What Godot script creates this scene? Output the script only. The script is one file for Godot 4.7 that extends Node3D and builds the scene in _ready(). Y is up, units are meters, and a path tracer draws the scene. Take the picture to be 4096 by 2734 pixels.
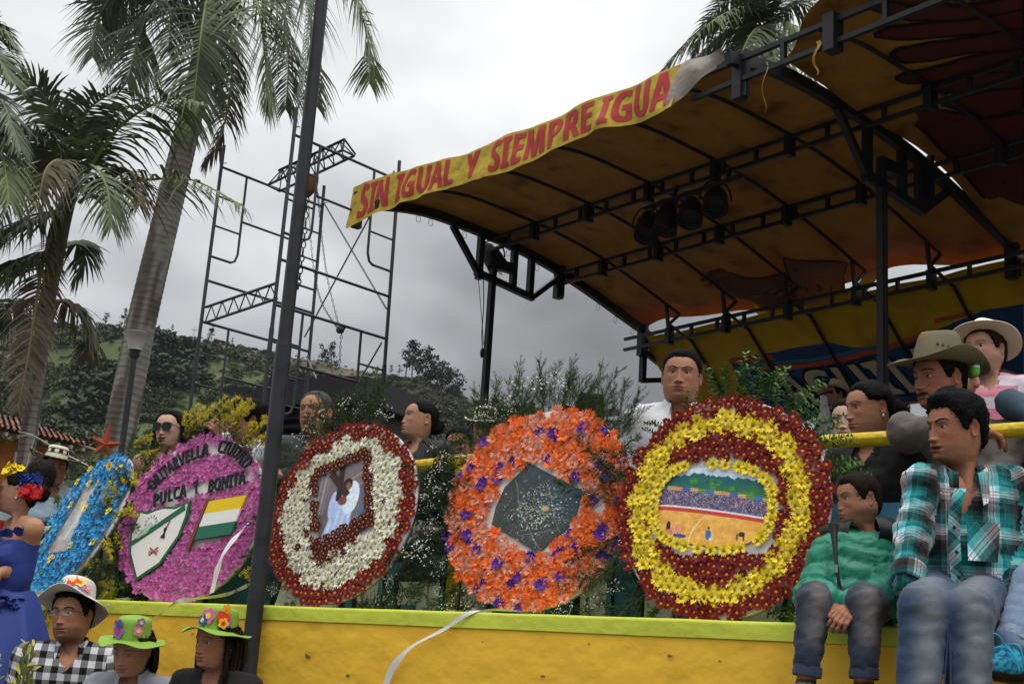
extends Node3D
# A flower festival: wreaths leaning on a yellow wall, people behind them, palms, a scaffold and a tarpaulin stage roof.

var rng := RandomNumberGenerator.new()
var fold_noise := FastNoiseLite.new()
var soft_noise := FastNoiseLite.new()
var taken := {}
var mats := {}

# ------------------------------------------------------------------ mesh builder
class MB:
	var v := PackedVector3Array()
	var c := PackedColorArray()
	var uv := PackedVector2Array()
	var idx := PackedInt32Array()
	var col := Color(1, 1, 1)
	var twin := {}   # copies of a vertex that share its normal

	func vert(p: Vector3, t := Vector2.ZERO) -> int:
		v.append(p); c.append(col); uv.append(t)
		return v.size() - 1

	func tri(a: int, b: int, d: int) -> void:
		idx.append(a); idx.append(b); idx.append(d)

	func face(a: int, b: int, d: int, e: int) -> void:
		tri(a, b, d); tri(a, d, e)

	func quad(a: Vector3, b: Vector3, d: Vector3, e: Vector3) -> void:
		var i := vert(a, Vector2(0, 0)); vert(b, Vector2(1, 0)); vert(d, Vector2(1, 1)); vert(e, Vector2(0, 1))
		face(i, i + 1, i + 2, i + 3)

	func tri3(a: Vector3, b: Vector3, d: Vector3) -> void:
		var i := vert(a); vert(b); vert(d)
		tri(i, i + 1, i + 2)

	func box(at: Vector3, size: Vector3, b := Basis.IDENTITY) -> void:
		var h := size / 2.0
		for ax in 3:
			for s in [-1.0, 1.0]:
				var n := Vector3.ZERO; n[ax] = s * h[ax]
				var p := Vector3.ZERO; p[(ax + 1) % 3] = h[(ax + 1) % 3]
				var q := Vector3.ZERO; q[(ax + 2) % 3] = h[(ax + 2) % 3] * s
				quad(at + b * (n - p - q), at + b * (n - p + q), at + b * (n + p + q), at + b * (n + p - q))

	func bar(a: Vector3, b: Vector3, w: float, h: float, up := Vector3.UP) -> void:   # a rectangular tube
		var d := (b - a).normalized()
		var x := d.cross(up).normalized()
		if x.length() < 0.5: x = d.cross(Vector3.RIGHT).normalized()
		var y := x.cross(d).normalized()
		box((a + b) / 2.0, Vector3(w, h, (b - a).length()), Basis(x, y, -d))

	func tube(pts: Array, rad, sides := 8, cap := true) -> void:
		var n := pts.size()
		var first := v.size()
		var side := Vector3.ZERO
		var run := 0.0
		for i in n:
			var d: Vector3 = (pts[mini(i + 1, n - 1)] - pts[maxi(i - 1, 0)]).normalized()
			if i == 0:
				side = d.cross(Vector3.UP)
				if side.length() < 0.1: side = d.cross(Vector3.RIGHT)
			else:
				run += pts[i].distance_to(pts[i - 1])
			side = (side - d * side.dot(d)).normalized()
			var other := d.cross(side)
			var r: float = rad[i] if rad is Array else rad
			for k in sides + 1:
				var a := TAU * k / sides
				vert(pts[i] + (side * cos(a) + other * sin(a)) * r, Vector2(float(k) / sides, run))
		for i in n - 1:
			for k in sides:
				var p := first + i * (sides + 1) + k
				face(p, p + 1, p + sides + 2, p + sides + 1)
		if cap:
			for e in [0, n - 1]:
				var m := vert(pts[e])
				var ring := first + (e as int) * (sides + 1)
				for k in sides:
					var q := vert(v[ring + k]); vert(v[ring + k + 1])
					if e == 0: tri(m, q + 1, q)
					else: tri(m, q, q + 1)

	func grid(rows: Array, closed := false) -> int:   # rows of equal-length Vector3 arrays
		var first := v.size()
		var w: int = rows[0].size()
		for i in rows.size():
			for k in w:
				vert(rows[i][k], Vector2(float(k) / (w - 1), float(i) / (rows.size() - 1)))
		for i in rows.size() - 1:
			for k in (w if closed else w - 1):
				var k2 := (k + 1) % w
				face(first + i * w + k, first + i * w + k2, first + (i + 1) * w + k2, first + (i + 1) * w + k)
		return first

	func lathe(prof: Array, sides: int, t := Transform3D.IDENTITY) -> void:   # Vector2(radius, height)
		var rows := []
		for p in prof:
			var row := []
			for k in sides:
				var a := -TAU * k / sides
				row.append(t * Vector3(cos(a) * p.x, p.y, sin(a) * p.x))
			rows.append(row)
		grid(rows, true)

	func ball(at: Vector3, r: Vector3, nu := 10, nv := 6, b := Basis.IDENTITY) -> void:
		var rows := []
		for i in nv + 1:
			var row := []
			var e := PI * i / nv - PI / 2
			for k in nu:
				var a := -TAU * k / nu
				row.append(at + b * (Vector3(cos(a) * cos(e), sin(e), sin(a) * cos(e)) * r))
			rows.append(row)
		grid(rows, true)

	func prism(poly: PackedVector2Array, depth: float, t := Transform3D.IDENTITY) -> void:   # polygon in xy, front at z = 0, back at z = -depth
		var ids := Geometry2D.triangulate_polygon(poly)
		for z in [0.0, -depth]:
			var i0 := v.size()
			for p in poly: vert(t * Vector3(p.x, p.y, z), Vector2(p.x, p.y))
			for k in range(0, ids.size(), 3):
				if z == 0.0: tri(i0 + ids[k], i0 + ids[k + 1], i0 + ids[k + 2])
				else: tri(i0 + ids[k], i0 + ids[k + 2], i0 + ids[k + 1])
		if depth > 0.0:
			for k in poly.size():
				var p := poly[k]
				var q := poly[(k + 1) % poly.size()]
				quad(t * Vector3(p.x, p.y, 0), t * Vector3(q.x, q.y, 0), t * Vector3(q.x, q.y, -depth), t * Vector3(p.x, p.y, -depth))

	func add(o: MB, t := Transform3D.IDENTITY) -> void:
		var n := v.size()
		v.append_array(t * o.v); c.append_array(o.c); uv.append_array(o.uv)
		for i in o.idx: idx.append(i + n)

	func cut(gone: Callable) -> void:   # drop the faces whose corners all lie where gone says
		var keep := PackedInt32Array()
		for i in range(0, idx.size(), 3):
			if not (gone.call(v[idx[i]]) and gone.call(v[idx[i + 1]]) and gone.call(v[idx[i + 2]])):
				keep.append(idx[i]); keep.append(idx[i + 1]); keep.append(idx[i + 2])
		idx = keep

	func normals() -> PackedVector3Array:
		var n := PackedVector3Array(); n.resize(v.size())
		for i in range(0, idx.size(), 3):
			var a := idx[i]; var b := idx[i + 1]; var d := idx[i + 2]
			var f := (v[d] - v[a]).cross(v[b] - v[a])
			n[a] += f; n[b] += f; n[d] += f
		for k in twin: n[twin[k]] += n[k]
		for k in twin: n[k] = n[twin[k]]
		for i in n.size():
			n[i] = n[i].normalized() if n[i].length_squared() > 1e-20 else Vector3.UP
		return n

	func mesh(with_uv := true) -> ArrayMesh:
		var a := []
		a.resize(Mesh.ARRAY_MAX)
		a[Mesh.ARRAY_VERTEX] = v; a[Mesh.ARRAY_NORMAL] = normals(); a[Mesh.ARRAY_COLOR] = c
		if with_uv: a[Mesh.ARRAY_TEX_UV] = uv
		a[Mesh.ARRAY_INDEX] = idx
		var m := ArrayMesh.new()
		m.add_surface_from_arrays(Mesh.PRIMITIVE_TRIANGLES, a)
		return m

# ------------------------------------------------------------------ scene helpers
func numbered(called: String) -> String:
	var n: int = taken.get(called, -1) + 1
	taken[called] = n
	return called if n == 0 else "%s_%03d" % [called, n]

func tag(o: Node3D, label: String, category: String, group := "") -> Node3D:
	o.set_meta("label", label); o.set_meta("category", category)
	if group: o.set_meta("group", group)
	return o

func thing(called: String, label: String, category: String, at := Vector3.ZERO, group := "") -> Node3D:
	var o := Node3D.new()
	o.name = numbered(called); o.position = at
	add_child(o, true)
	return tag(o, label, category, group)

func obj(called: String, mesh, m: Material, parent: Node3D = self, at := Transform3D.IDENTITY) -> MeshInstance3D:
	var o := MeshInstance3D.new()
	o.mesh = mesh.mesh() if mesh is MB else mesh
	o.material_override = m
	if parent == self: o.name = numbered(called)
	else: o.name = called
	o.transform = at
	parent.add_child(o, true)
	return o

func struct(called: String, mesh, m: Material) -> MeshInstance3D:
	var o := obj(called, mesh, m)
	o.set_meta("kind", "structure")
	return o

func many(called: String, mesh, m: Material, spots: Array, parent: Node3D = self) -> MultiMeshInstance3D:
	var mm := MultiMesh.new()
	mm.transform_format = MultiMesh.TRANSFORM_3D
	mm.mesh = mesh.mesh() if mesh is MB else mesh
	mm.instance_count = spots.size()
	for i in spots.size(): mm.set_instance_transform(i, spots[i])
	var o := MultiMeshInstance3D.new()
	o.multimesh = mm; o.material_override = m
	o.name = numbered(called) if parent == self else called
	parent.add_child(o, true)
	o.set_meta("kind", "stuff")
	return o

func lin(r: float, g: float, b: float) -> Color:
	return Color(r, g, b)

func noise_tex(freq: float, normal := false, ramp: Array = [], seed_ := 1, size := 256, octaves := 4, bump := 4.0) -> NoiseTexture2D:
	var n := FastNoiseLite.new()
	n.seed = seed_; n.frequency = freq; n.fractal_octaves = octaves
	n.noise_type = FastNoiseLite.TYPE_SIMPLEX_SMOOTH
	var t := NoiseTexture2D.new()
	t.width = size; t.height = size; t.seamless = true; t.noise = n
	if normal:
		t.as_normal_map = true; t.bump_strength = bump
	elif ramp.size():
		var g := Gradient.new()
		g.offsets = PackedFloat32Array(); g.colors = PackedColorArray()
		var off := PackedFloat32Array(); var cs := PackedColorArray()
		for i in ramp.size():
			off.append(ramp[i][0]); cs.append(ramp[i][1])
		g.offsets = off; g.colors = cs
		t.color_ramp = g
	return t

var tex_cache := {}
func bump_tex(kind: String) -> Texture2D:
	if not tex_cache.has(kind):
		match kind:
			"fine": tex_cache[kind] = noise_tex(0.12, true, [], 3, 256, 3, 3.0)
			"cloth": tex_cache[kind] = noise_tex(0.03, true, [], 5, 256, 5, 5.0)
			"rough": tex_cache[kind] = noise_tex(0.05, true, [], 7, 256, 5, 7.0)
			"mottle": tex_cache[kind] = noise_tex(0.012, false, [[0.0, Color(0.72, 0.72, 0.72)], [0.5, Color(0.93, 0.93, 0.93)], [1.0, Color(1, 1, 1)]], 11, 512, 6)
			"plaster": tex_cache[kind] = noise_tex(0.006, false, [[0.0, Color(0.80, 0.79, 0.77)], [0.22, Color(0.95, 0.945, 0.94)], [1.0, Color(1, 1, 1)]], 12, 1024, 7)
			"stain": tex_cache[kind] = noise_tex(0.008, false, [[0.0, Color(0.55, 0.5, 0.45)], [0.35, Color(0.9, 0.88, 0.85)], [1.0, Color(1, 1, 1)]], 13, 512, 6)
	return tex_cache[kind]

# a vertex-coloured or plain material; bump: which normal map, size of its tile in metres
func mat(key: String, col := Color(1, 1, 1), rough := 0.8, bump := "", tile := 0.2, mottle := "", mtile := 1.0, metal := 0.0) -> StandardMaterial3D:
	if mats.has(key): return mats[key]
	var m := StandardMaterial3D.new()
	m.resource_name = key
	m.albedo_color = col.linear_to_srgb()
	m.vertex_color_use_as_albedo = true
	m.roughness = rough; m.metallic = metal; m.metallic_specular = 0.35
	if bump or mottle:
		m.uv1_triplanar = true; m.uv1_world_triplanar = true
		m.uv1_scale = Vector3.ONE / (mtile if mottle else tile)
	if bump:
		m.normal_enabled = true; m.normal_texture = bump_tex(bump); m.normal_scale = 0.6
	if mottle: m.albedo_texture = bump_tex(mottle)
	mats[key] = m
	return m

func smooth(a: float, b: float, x: float) -> float:
	return smoothstep(a, b, x)

func rnd(a: float, b: float) -> float:
	return rng.randf_range(a, b)

func basis_to(z: Vector3, up := Vector3.UP) -> Basis:   # z axis along the given direction
	z = z.normalized()
	var x := up.cross(z)
	if x.length() < 0.01: x = Vector3.RIGHT.cross(z)
	x = x.normalized()
	return Basis(x, z.cross(x), z)

func curve(ctrl: Array, n: int) -> Array:   # a smooth line through the points
	var out := []
	var m := ctrl.size() - 1
	for i in n:
		var t := float(i) / (n - 1) * m
		var k := mini(int(t), m - 1)
		var f := t - k
		var p0: Vector3 = ctrl[maxi(k - 1, 0)]; var p1: Vector3 = ctrl[k]; var p2: Vector3 = ctrl[k + 1]; var p3: Vector3 = ctrl[mini(k + 2, m)]
		out.append(p1.cubic_interpolate(p2, p0, p3, f))
	return out

# letters as a flat mesh, x to the right, y up from the baseline, one unit = cap height times 1
func letters(text: String, bold := true) -> MB:
	var t := TextMesh.new()
	var f := SystemFont.new()
	f.font_names = PackedStringArray(["Droid Sans"]); f.font_weight = 700 if bold else 400
	t.font = f; t.font_size = 64; t.pixel_size = 1.0 / 46.0; t.depth = 0.0; t.curve_step = 2.0
	t.text = text; t.horizontal_alignment = HORIZONTAL_ALIGNMENT_LEFT; t.vertical_alignment = VERTICAL_ALIGNMENT_BOTTOM
	var a := t.get_mesh_arrays()
	var m := MB.new()
	var low := 1e9; var left := 1e9
	for p in a[Mesh.ARRAY_VERTEX]: low = minf(low, p.y); left = minf(left, p.x)
	for p in a[Mesh.ARRAY_VERTEX]: m.vert(Vector3(p.x - left, p.y - low, 0))
	if a[Mesh.ARRAY_INDEX]:
		for i in a[Mesh.ARRAY_INDEX]: m.idx.append(i)
	else:
		for i in m.v.size(): m.idx.append(i)
	return m


func _ready() -> void:
	# --- camera
	var cam := Camera3D.new()
	cam.name = "camera"
	cam.fov = 28.83; cam.near = 0.05; cam.far = 4000.0
	cam.position = Vector3(0, 1.6, 0)
	cam.basis = Basis(Vector3.RIGHT, deg_to_rad(14.0)) * Basis(Vector3.BACK, deg_to_rad(3.7))
	add_child(cam)
	cam.current = true
	# --- sky, sun, exposure
	var env := Environment.new()
	env.background_mode = Environment.BG_SKY
	env.sky = Sky.new()
	var pan := PanoramaSkyMaterial.new()
	pan.panorama = ImageTexture.create_from_image(cloudy_sky())
	env.sky.sky_material = pan
	env.tonemap_mode = Environment.TONE_MAPPER_LINEAR
	env.tonemap_exposure = 1.45
	env.fog_enabled = true; env.fog_density = 0.00007; env.fog_light_color = Color(0.62, 0.65, 0.68)
	env.sdfgi_enabled = true; env.ssao_enabled = true; env.ssil_enabled = true
	var we := WorldEnvironment.new()
	we.name = "environment"; we.environment = env
	add_child(we)
	var sun := DirectionalLight3D.new()
	sun.name = "sun"
	sun.light_energy = 0.30; sun.light_angular_distance = 20.0; sun.light_color = Color(1.0, 0.97, 0.93)
	sun.rotation_degrees = Vector3(-62, 25, 0); sun.shadow_enabled = true
	add_child(sun)
	rng.seed = 20
	fold_noise.seed = 4; fold_noise.frequency = 1.0; fold_noise.fractal_octaves = 3
	soft_noise.seed = 9; soft_noise.frequency = 1.0; soft_noise.fractal_octaves = 2
	# --- large structure
	build_land()
	build_house()
	build_wall_and_rail()
	build_stage()
	build_palms()
	# --- objects
	build_scaffold()
	build_poles()
	build_wreaths()
	build_people()
	build_small()

func cloudy_sky() -> Image:
	var w := 1024; var h := 512
	var im := Image.create(w, h, false, Image.FORMAT_RGBF)
	var n := FastNoiseLite.new()
	n.seed = 77; n.frequency = 1.6; n.fractal_octaves = 5
	for y in h:
		var el := (0.5 - (y + 0.5) / h) * PI
		for x in w:
			var az := wrapf((x + 0.5) / w * TAU, -PI, PI)
			var d := Vector3(sin(az) * cos(el), sin(el), -cos(az) * cos(el))
			var e := rad_to_deg(el)
			var k := n.get_noise_3d(d.x * 2.2, d.y * 5.0, d.z * 2.2)
			var k2 := n.get_noise_3d(d.x * 6.0 + 9.0, d.y * 12.0, d.z * 6.0)
			var dim := exp(-pow((rad_to_deg(az) - 4.0) / 15.0, 2))   # the darker bank of cloud over the valley
			var bright := lerpf(lerpf(0.33, 0.175, dim), 0.58, smoothstep(lerpf(4.0, 13.0, dim), lerpf(23.0, 25.5, dim), e + k * 4.0 + k2 * 1.5))
			bright = lerpf(bright, 1.45, smoothstep(27.0, 62.0, e))
			var a := (rad_to_deg(az) - 3.0) / 11.0
			var b := (e - 27.0) / 7.0
			bright += 0.11 * exp(-a * a - b * b)
			bright *= 1.0 + 0.16 * k + 0.10 * k2
			if e < 0.0: bright = 0.2
			var grey := 1.0 - smoothstep(0.3, 0.85, bright)
			im.set_pixel(x, y, Color(bright * (1.0 - 0.06 * grey), bright * (1.0 - 0.015 * grey), bright * (1.0 + 0.03 * grey)))
	return im


# ------------------------------------------------------------------ land
const RIDGE := [[-45.0, 0.214], [-24.85, 0.2137], [-21.62, 0.2231], [-18.39, 0.2308], [-16.44, 0.2316], [-14.07, 0.2304], [-10.9, 0.2268], [-8.23, 0.2214], [-5.92, 0.2167], [-4.0, 0.2144], [-2.04, 0.205], [-0.48, 0.2001], [2.6, 0.1943], [6.42, 0.1865], [10.17, 0.1807], [22.41, 0.1621], [45.0, 0.15]]
const RIDGE_R := 420.0

func ridge_tan(az: float) -> float:
	for i in RIDGE.size() - 1:
		if az <= RIDGE[i + 1][0]:
			return lerpf(RIDGE[i][1], RIDGE[i + 1][1], clampf((az - RIDGE[i][0]) / (RIDGE[i + 1][0] - RIDGE[i][0]), 0, 1))
	return 0.17

func land_y(az: float, r: float) -> float:
	var x := r * sin(deg_to_rad(az)); var z := -r * cos(deg_to_rad(az))
	var top := ridge_tan(az) * RIDGE_R + 1.6
	var t := clampf((r - 110.0) / (RIDGE_R - 110.0), 0, 1)
	var y := top * (0.35 * t + 0.65 * t * t * (1.6 - 0.6 * t))
	if r > RIDGE_R: y = top - (r - RIDGE_R) * 0.22 * smoothstep(0.0, 80.0, r - RIDGE_R)
	var rough := smoothstep(110.0, 200.0, r) * (1.0 - 0.75 * exp(-pow((r - RIDGE_R) / 25.0, 2)))
	y += rough * (soft_noise.get_noise_2d(x * 0.02, z * 0.02) * 7.0 + soft_noise.get_noise_2d(x * 0.07, z * 0.07) * 2.0)
	y += soft_noise.get_noise_2d(x * 0.25 + 40.0, z * 0.25) * 0.6 * smoothstep(110.0, 160.0, r)
	return y - 0.05

func land_point(az: float, r: float) -> Vector3:
	return Vector3(r * sin(deg_to_rad(az)), land_y(az, r), -r * cos(deg_to_rad(az)))

func build_land() -> void:
	var g := MB.new()
	g.quad(Vector3(-2500, 0, 400), Vector3(2500, 0, 400), Vector3(2500, 0, -2500), Vector3(-2500, 0, -2500))
	struct("ground", g, mat("plaza", lin(0.16, 0.155, 0.145), 0.9, "rough", 0.7, "stain", 6.0))
	# the hill
	var m := MB.new()
	var rows := []
	var nr := 110; var na := 200
	for i in nr:
		var r := 105.0 + 520.0 * pow(float(i) / (nr - 1), 1.15)
		for k in na:
			var az := -38.0 + 76.0 * k / (na - 1)
			var p := land_point(az, r)
			var a := soft_noise.get_noise_2d(p.x * 0.018 + 70.0, p.z * 0.03)
			var b := fold_noise.get_noise_2d(p.x * 0.09, p.z * 0.12)
			var up := p.y / (ridge_tan(az) * RIDGE_R)
			var dry := lin(0.070, 0.062, 0.040); var grass := lin(0.060, 0.088, 0.028); var scrub := lin(0.042, 0.056, 0.026)
			var col := grass.lerp(dry, smoothstep(0.62, 0.9, up + 0.25 * a))
			col = col.lerp(scrub, smoothstep(-0.1, 0.35, b + 0.5 * a))
			if b < -0.42 and up > 0.4: col = col.lerp(lin(0.16, 0.12, 0.09), 0.6)
			m.col = col
			m.vert(p)
	for i in nr - 1:
		for k in na - 1:
			var q := i * na + k
			m.face(q, q + na, q + na + 1, q + 1)
	struct("hills", m, mat("hill", Color(1, 1, 1), 0.95))
	# scrub on the slope
	var shapes := []
	for s in 3: shapes.append(bush_shape(s))
	for s in 3:
		var spots := []
		for i in 7500:
			var az := rnd(-26.0, 14.0)
			var r := 150.0 + 275.0 * sqrt(rng.randf())
			var p := land_point(az, r)
			var dense := soft_noise.get_noise_2d(p.x * 0.018 + 70.0, p.z * 0.03) + 0.55 * fold_noise.get_noise_2d(p.x * 0.09, p.z * 0.12)
			if dense < rnd(-0.45, 0.25) and s != 2: continue
			var k := rnd(0.35, 1.2) * (0.55 if s == 2 else 1.0) * (1.6 if dense > 0.3 and rng.randf() < 0.35 else 1.0) * (0.6 if r > 390.0 else 1.0)
			spots.append(Transform3D(Basis(Vector3.UP, rnd(0, TAU)).scaled(Vector3(k * 1.2, k, k * 1.2)), p))
		var o := many("scrub", shapes[s], mat("leafy", Color(1, 1, 1), 0.85), spots)
		o.name = "hillside_scrub" + ("" if s == 0 else "_%03d" % s)
		tag(o, ["dark green scrub bushes scattered over the far hillside", "olive scrub bushes scattered over the far hillside", "light green shrubs scattered over the grassy far hillside"][s], "scrub")
	# dark woods low on the slope and the plantation under the ridge
	var wood := []
	for i in 300:
		var az := rnd(-24.0, -3.0)
		var p := land_point(az, rnd(165.0, 235.0))
		if soft_noise.get_noise_2d(p.x * 0.03, p.z * 0.03) < -0.1: continue
		wood.append(Transform3D(Basis(Vector3.UP, rnd(0, TAU)).scaled(Vector3.ONE * rnd(1.3, 2.6)), p))
	for i in 150:
		var p := land_point(rnd(-15.52, -13.64), rnd(345.0, 372.0))
		wood.append(Transform3D(Basis(Vector3.UP, rnd(0, TAU)).scaled(Vector3.ONE * rnd(1.3, 2.0)), p))
	for i in 70:
		var p := land_point(rnd(-17.93, -16.89), rnd(300.0, 330.0))
		wood.append(Transform3D(Basis(Vector3.UP, rnd(0, TAU)).scaled(Vector3.ONE * rnd(1.3, 2.2)), p))
	tag(many("woodland", bush_shape(5, 2.4, lin(0.030, 0.046, 0.024)), mat("leafy"), wood), "dark green patches of woodland on the lower hillside", "woodland")
	# the trees that stand on the skyline: azimuth, distance, height, form
	var sky_trees := [
		[-18.43, 416, 5.5, 1, "spindly dark tree on the skyline just left of the thick palm trunk"],
		[-17.49, 416, 5.0, 0, "open crowned little tree on the skyline beside the thin palm trunk"],
		[-16.73, 416, 7.0, 2, "dark conical conifer on the skyline touching the thick palm trunk"],
		[-14.75, 418, 3.6, 1, "tiny thin tree on the skyline right of the thick palm trunk"],
		[-13.07, 414, 7.2, 2, "dark conifer on the skyline by the leftmost scaffold post"],
		[-12.20, 416, 3.4, 1, "tiny sapling on the skyline inside the scaffold"],
		[-8.26, 412, 8.0, 0, "broad tree on the skyline under the hanging chain"],
		[-7.85, 412, 9.0, 2, "taller pointed tree on the skyline beside the broad one under the chain"],
		[-5.24, 414, 4.5, 1, "thin bare tree on the skyline right of the rightmost scaffold post"],
		[-4.87, 414, 5.0, 1, "slender tree on the skyline left of the eucalyptus grove"],
	]
	for t in sky_trees: hill_tree("skyline_tree", t[4], t[0], t[1], t[2], t[3], "trees on the hill skyline")
	var grove := [
		[-4.58, 400, 12.0, 0], [-4.29, 396, 13.5, 0], [-3.99, 398, 11.0, 0], [-3.74, 392, 14.0, 0], [-3.46, 390, 14.5, 0], [-3.18, 388, 14.0, 0], [-2.94, 388, 13.5, 0], [-2.66, 386, 12.0, 0], [-2.42, 384, 11.0, 0], [-2.14, 382, 9.0, 0],
	]
	var words := ["leftmost", "second", "third", "fourth", "fifth", "sixth", "seventh", "eighth", "ninth", "rightmost"]
	for i in grove.size():
		var t: Array = grove[i]
		hill_tree("eucalyptus_tree", "%s eucalyptus from the left in the hilltop grove left of the stage post" % words[i], t[0], t[1], t[2], 0, "eucalyptus grove on the hill")
	var low := [
		[-1.76, 330, 12.0, "dark tree beside the foot of the left stage post"], [-1.16, 325, 9.0, "smaller dark tree right of the left stage post"],
		[5.49, 300, 15.0, "tall leafy tree rising right of the orange wreath"], [5.93, 300, 13.0, "leafy tree nearest the red and yellow wreath"], [4.98, 296, 10.0, "low tree behind the red and yellow wreath edge"], [1.63, 310, 9.0, "tree half hidden by the fern spray above the orange wreath"], [2.79, 305, 9.0, "dark tree behind the fern above the orange wreath"], [4.22, 302, 9.0, "bushy tree behind the right fern of the orange wreath"]]
	for t in low: hill_tree("hillside_tree", t[3], t[0], t[1], t[2], 0, "trees on the lower ridge")
	# the cross on the ridge
	var cr := MB.new()
	cr.box(Vector3(0, 2.4, 0), Vector3(0.22, 4.8, 0.22)); cr.box(Vector3(0, 3.6, 0.0), Vector3(2.2, 0.2, 0.19))
	tag(obj("cross", cr, mat("pale_wood", lin(0.35, 0.35, 0.35))), "small pale cross standing on the hill skyline", "cross").position = land_point(-13.83, 417.0)

func bush_shape(seed_: int, r := 1.5, col := Color(0, 0, 0)) -> MB:   # a clump of leaf-like faces with an uneven outline
	var m := MB.new()
	var g := RandomNumberGenerator.new(); g.seed = 100 + seed_
	var base: Color = [lin(0.046, 0.064, 0.028), lin(0.074, 0.080, 0.040), lin(0.070, 0.098, 0.034)][seed_ % 3] if col == Color(0, 0, 0) else col
	for i in 110:
		var d := Vector3(g.randfn(), absf(g.randfn()) * 0.8, g.randfn()).normalized() * r * g.randf_range(0.45, 1.0)
		d.y = d.y * 0.85 + 0.2 * r
		var k := g.randf_range(0.75, 1.25)
		m.col = Color(base.r * k, base.g * k, base.b * k)
		var s := r * g.randf_range(0.09, 0.20)
		var b := Basis.from_euler(Vector3(g.randf_range(-1, 1), g.randf() * TAU, g.randf_range(-1, 1)))
		m.quad(d + b * Vector3(-s, 0, -s * 0.6), d + b * Vector3(0, s * 0.3, -s), d + b * Vector3(s, 0, s * 0.5), d + b * Vector3(-s * 0.2, s * 0.2, s))
	return m

func hill_tree(called: String, label: String, az: float, r: float, h: float, form: int, group: String) -> void:
	var t := thing(called, label, "tree", land_point(az, r), group)
	var tr := MB.new()
	tr.col = lin(0.10, 0.085, 0.07)
	var lean := Vector3(rnd(-0.06, 0.06), 0, rnd(-0.06, 0.06)) * h
	tr.tube(curve([Vector3(0, -0.5, 0), lean * 0.3 + Vector3(0, h * 0.45, 0), lean + Vector3(0, h * 0.95, 0)], 7), [h * 0.02, h * 0.018, h * 0.016, h * 0.014, h * 0.011, h * 0.008, h * 0.003], 6)
	var cr := MB.new()
	var base := lin(0.026, 0.04, 0.022)
	var blobs := []
	if form == 2:
		for i in 26:
			var y := rnd(0.12, 1.0)
			var a := rnd(0, TAU)
			var rad := (1.04 - y) * h * 0.30 * rnd(0.6, 1.05)
			blobs.append([Vector3(cos(a) * rad, y * h, sin(a) * rad), h * 0.09])
	else:
		var n := 9 if form == 1 else 20
		for i in n:
			var y := rnd(0.40 if form == 0 else 0.5, 1.0)
			var a := rnd(0, TAU)
			var rad := h * (0.26 if form == 0 else 0.12) * rnd(0.2, 1.0) * (1.0 - 0.55 * absf(y - 0.68) / 0.32)
			blobs.append([Vector3(cos(a) * rad, y * h, sin(a) * rad) + lean * y, h * rnd(0.05, 0.11)])
			if form == 0 and i % 3 == 0:
				tr.tube([lean * y * 0.7 + Vector3(0, y * h * 0.75, 0), blobs[-1][0]], [h * 0.008, h * 0.003], 4)
	for b in blobs:
		for i in 20:
			var d: Vector3 = b[0] + Vector3(rng.randfn(), rng.randfn() * 0.7, rng.randfn()) * b[1] * 0.55
			var k := rnd(0.7, 1.35)
			cr.col = Color(base.r * k, base.g * k, base.b * k)
			var s := h * rnd(0.016, 0.034)
			var q := Basis.from_euler(Vector3(rnd(-1.2, 1.2), rnd(0, TAU), rnd(-1, 1)))
			cr.quad(d + q * Vector3(-s, 0, -s * 0.5), d + q * Vector3(0.1 * s, 0, -s), d + q * Vector3(s, 0, s * 0.4), d + q * Vector3(0, 0, s))
	obj("trunk", tr, mat("bark_far"), t)
	obj("crown", cr, mat("leafy"), t)

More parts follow.
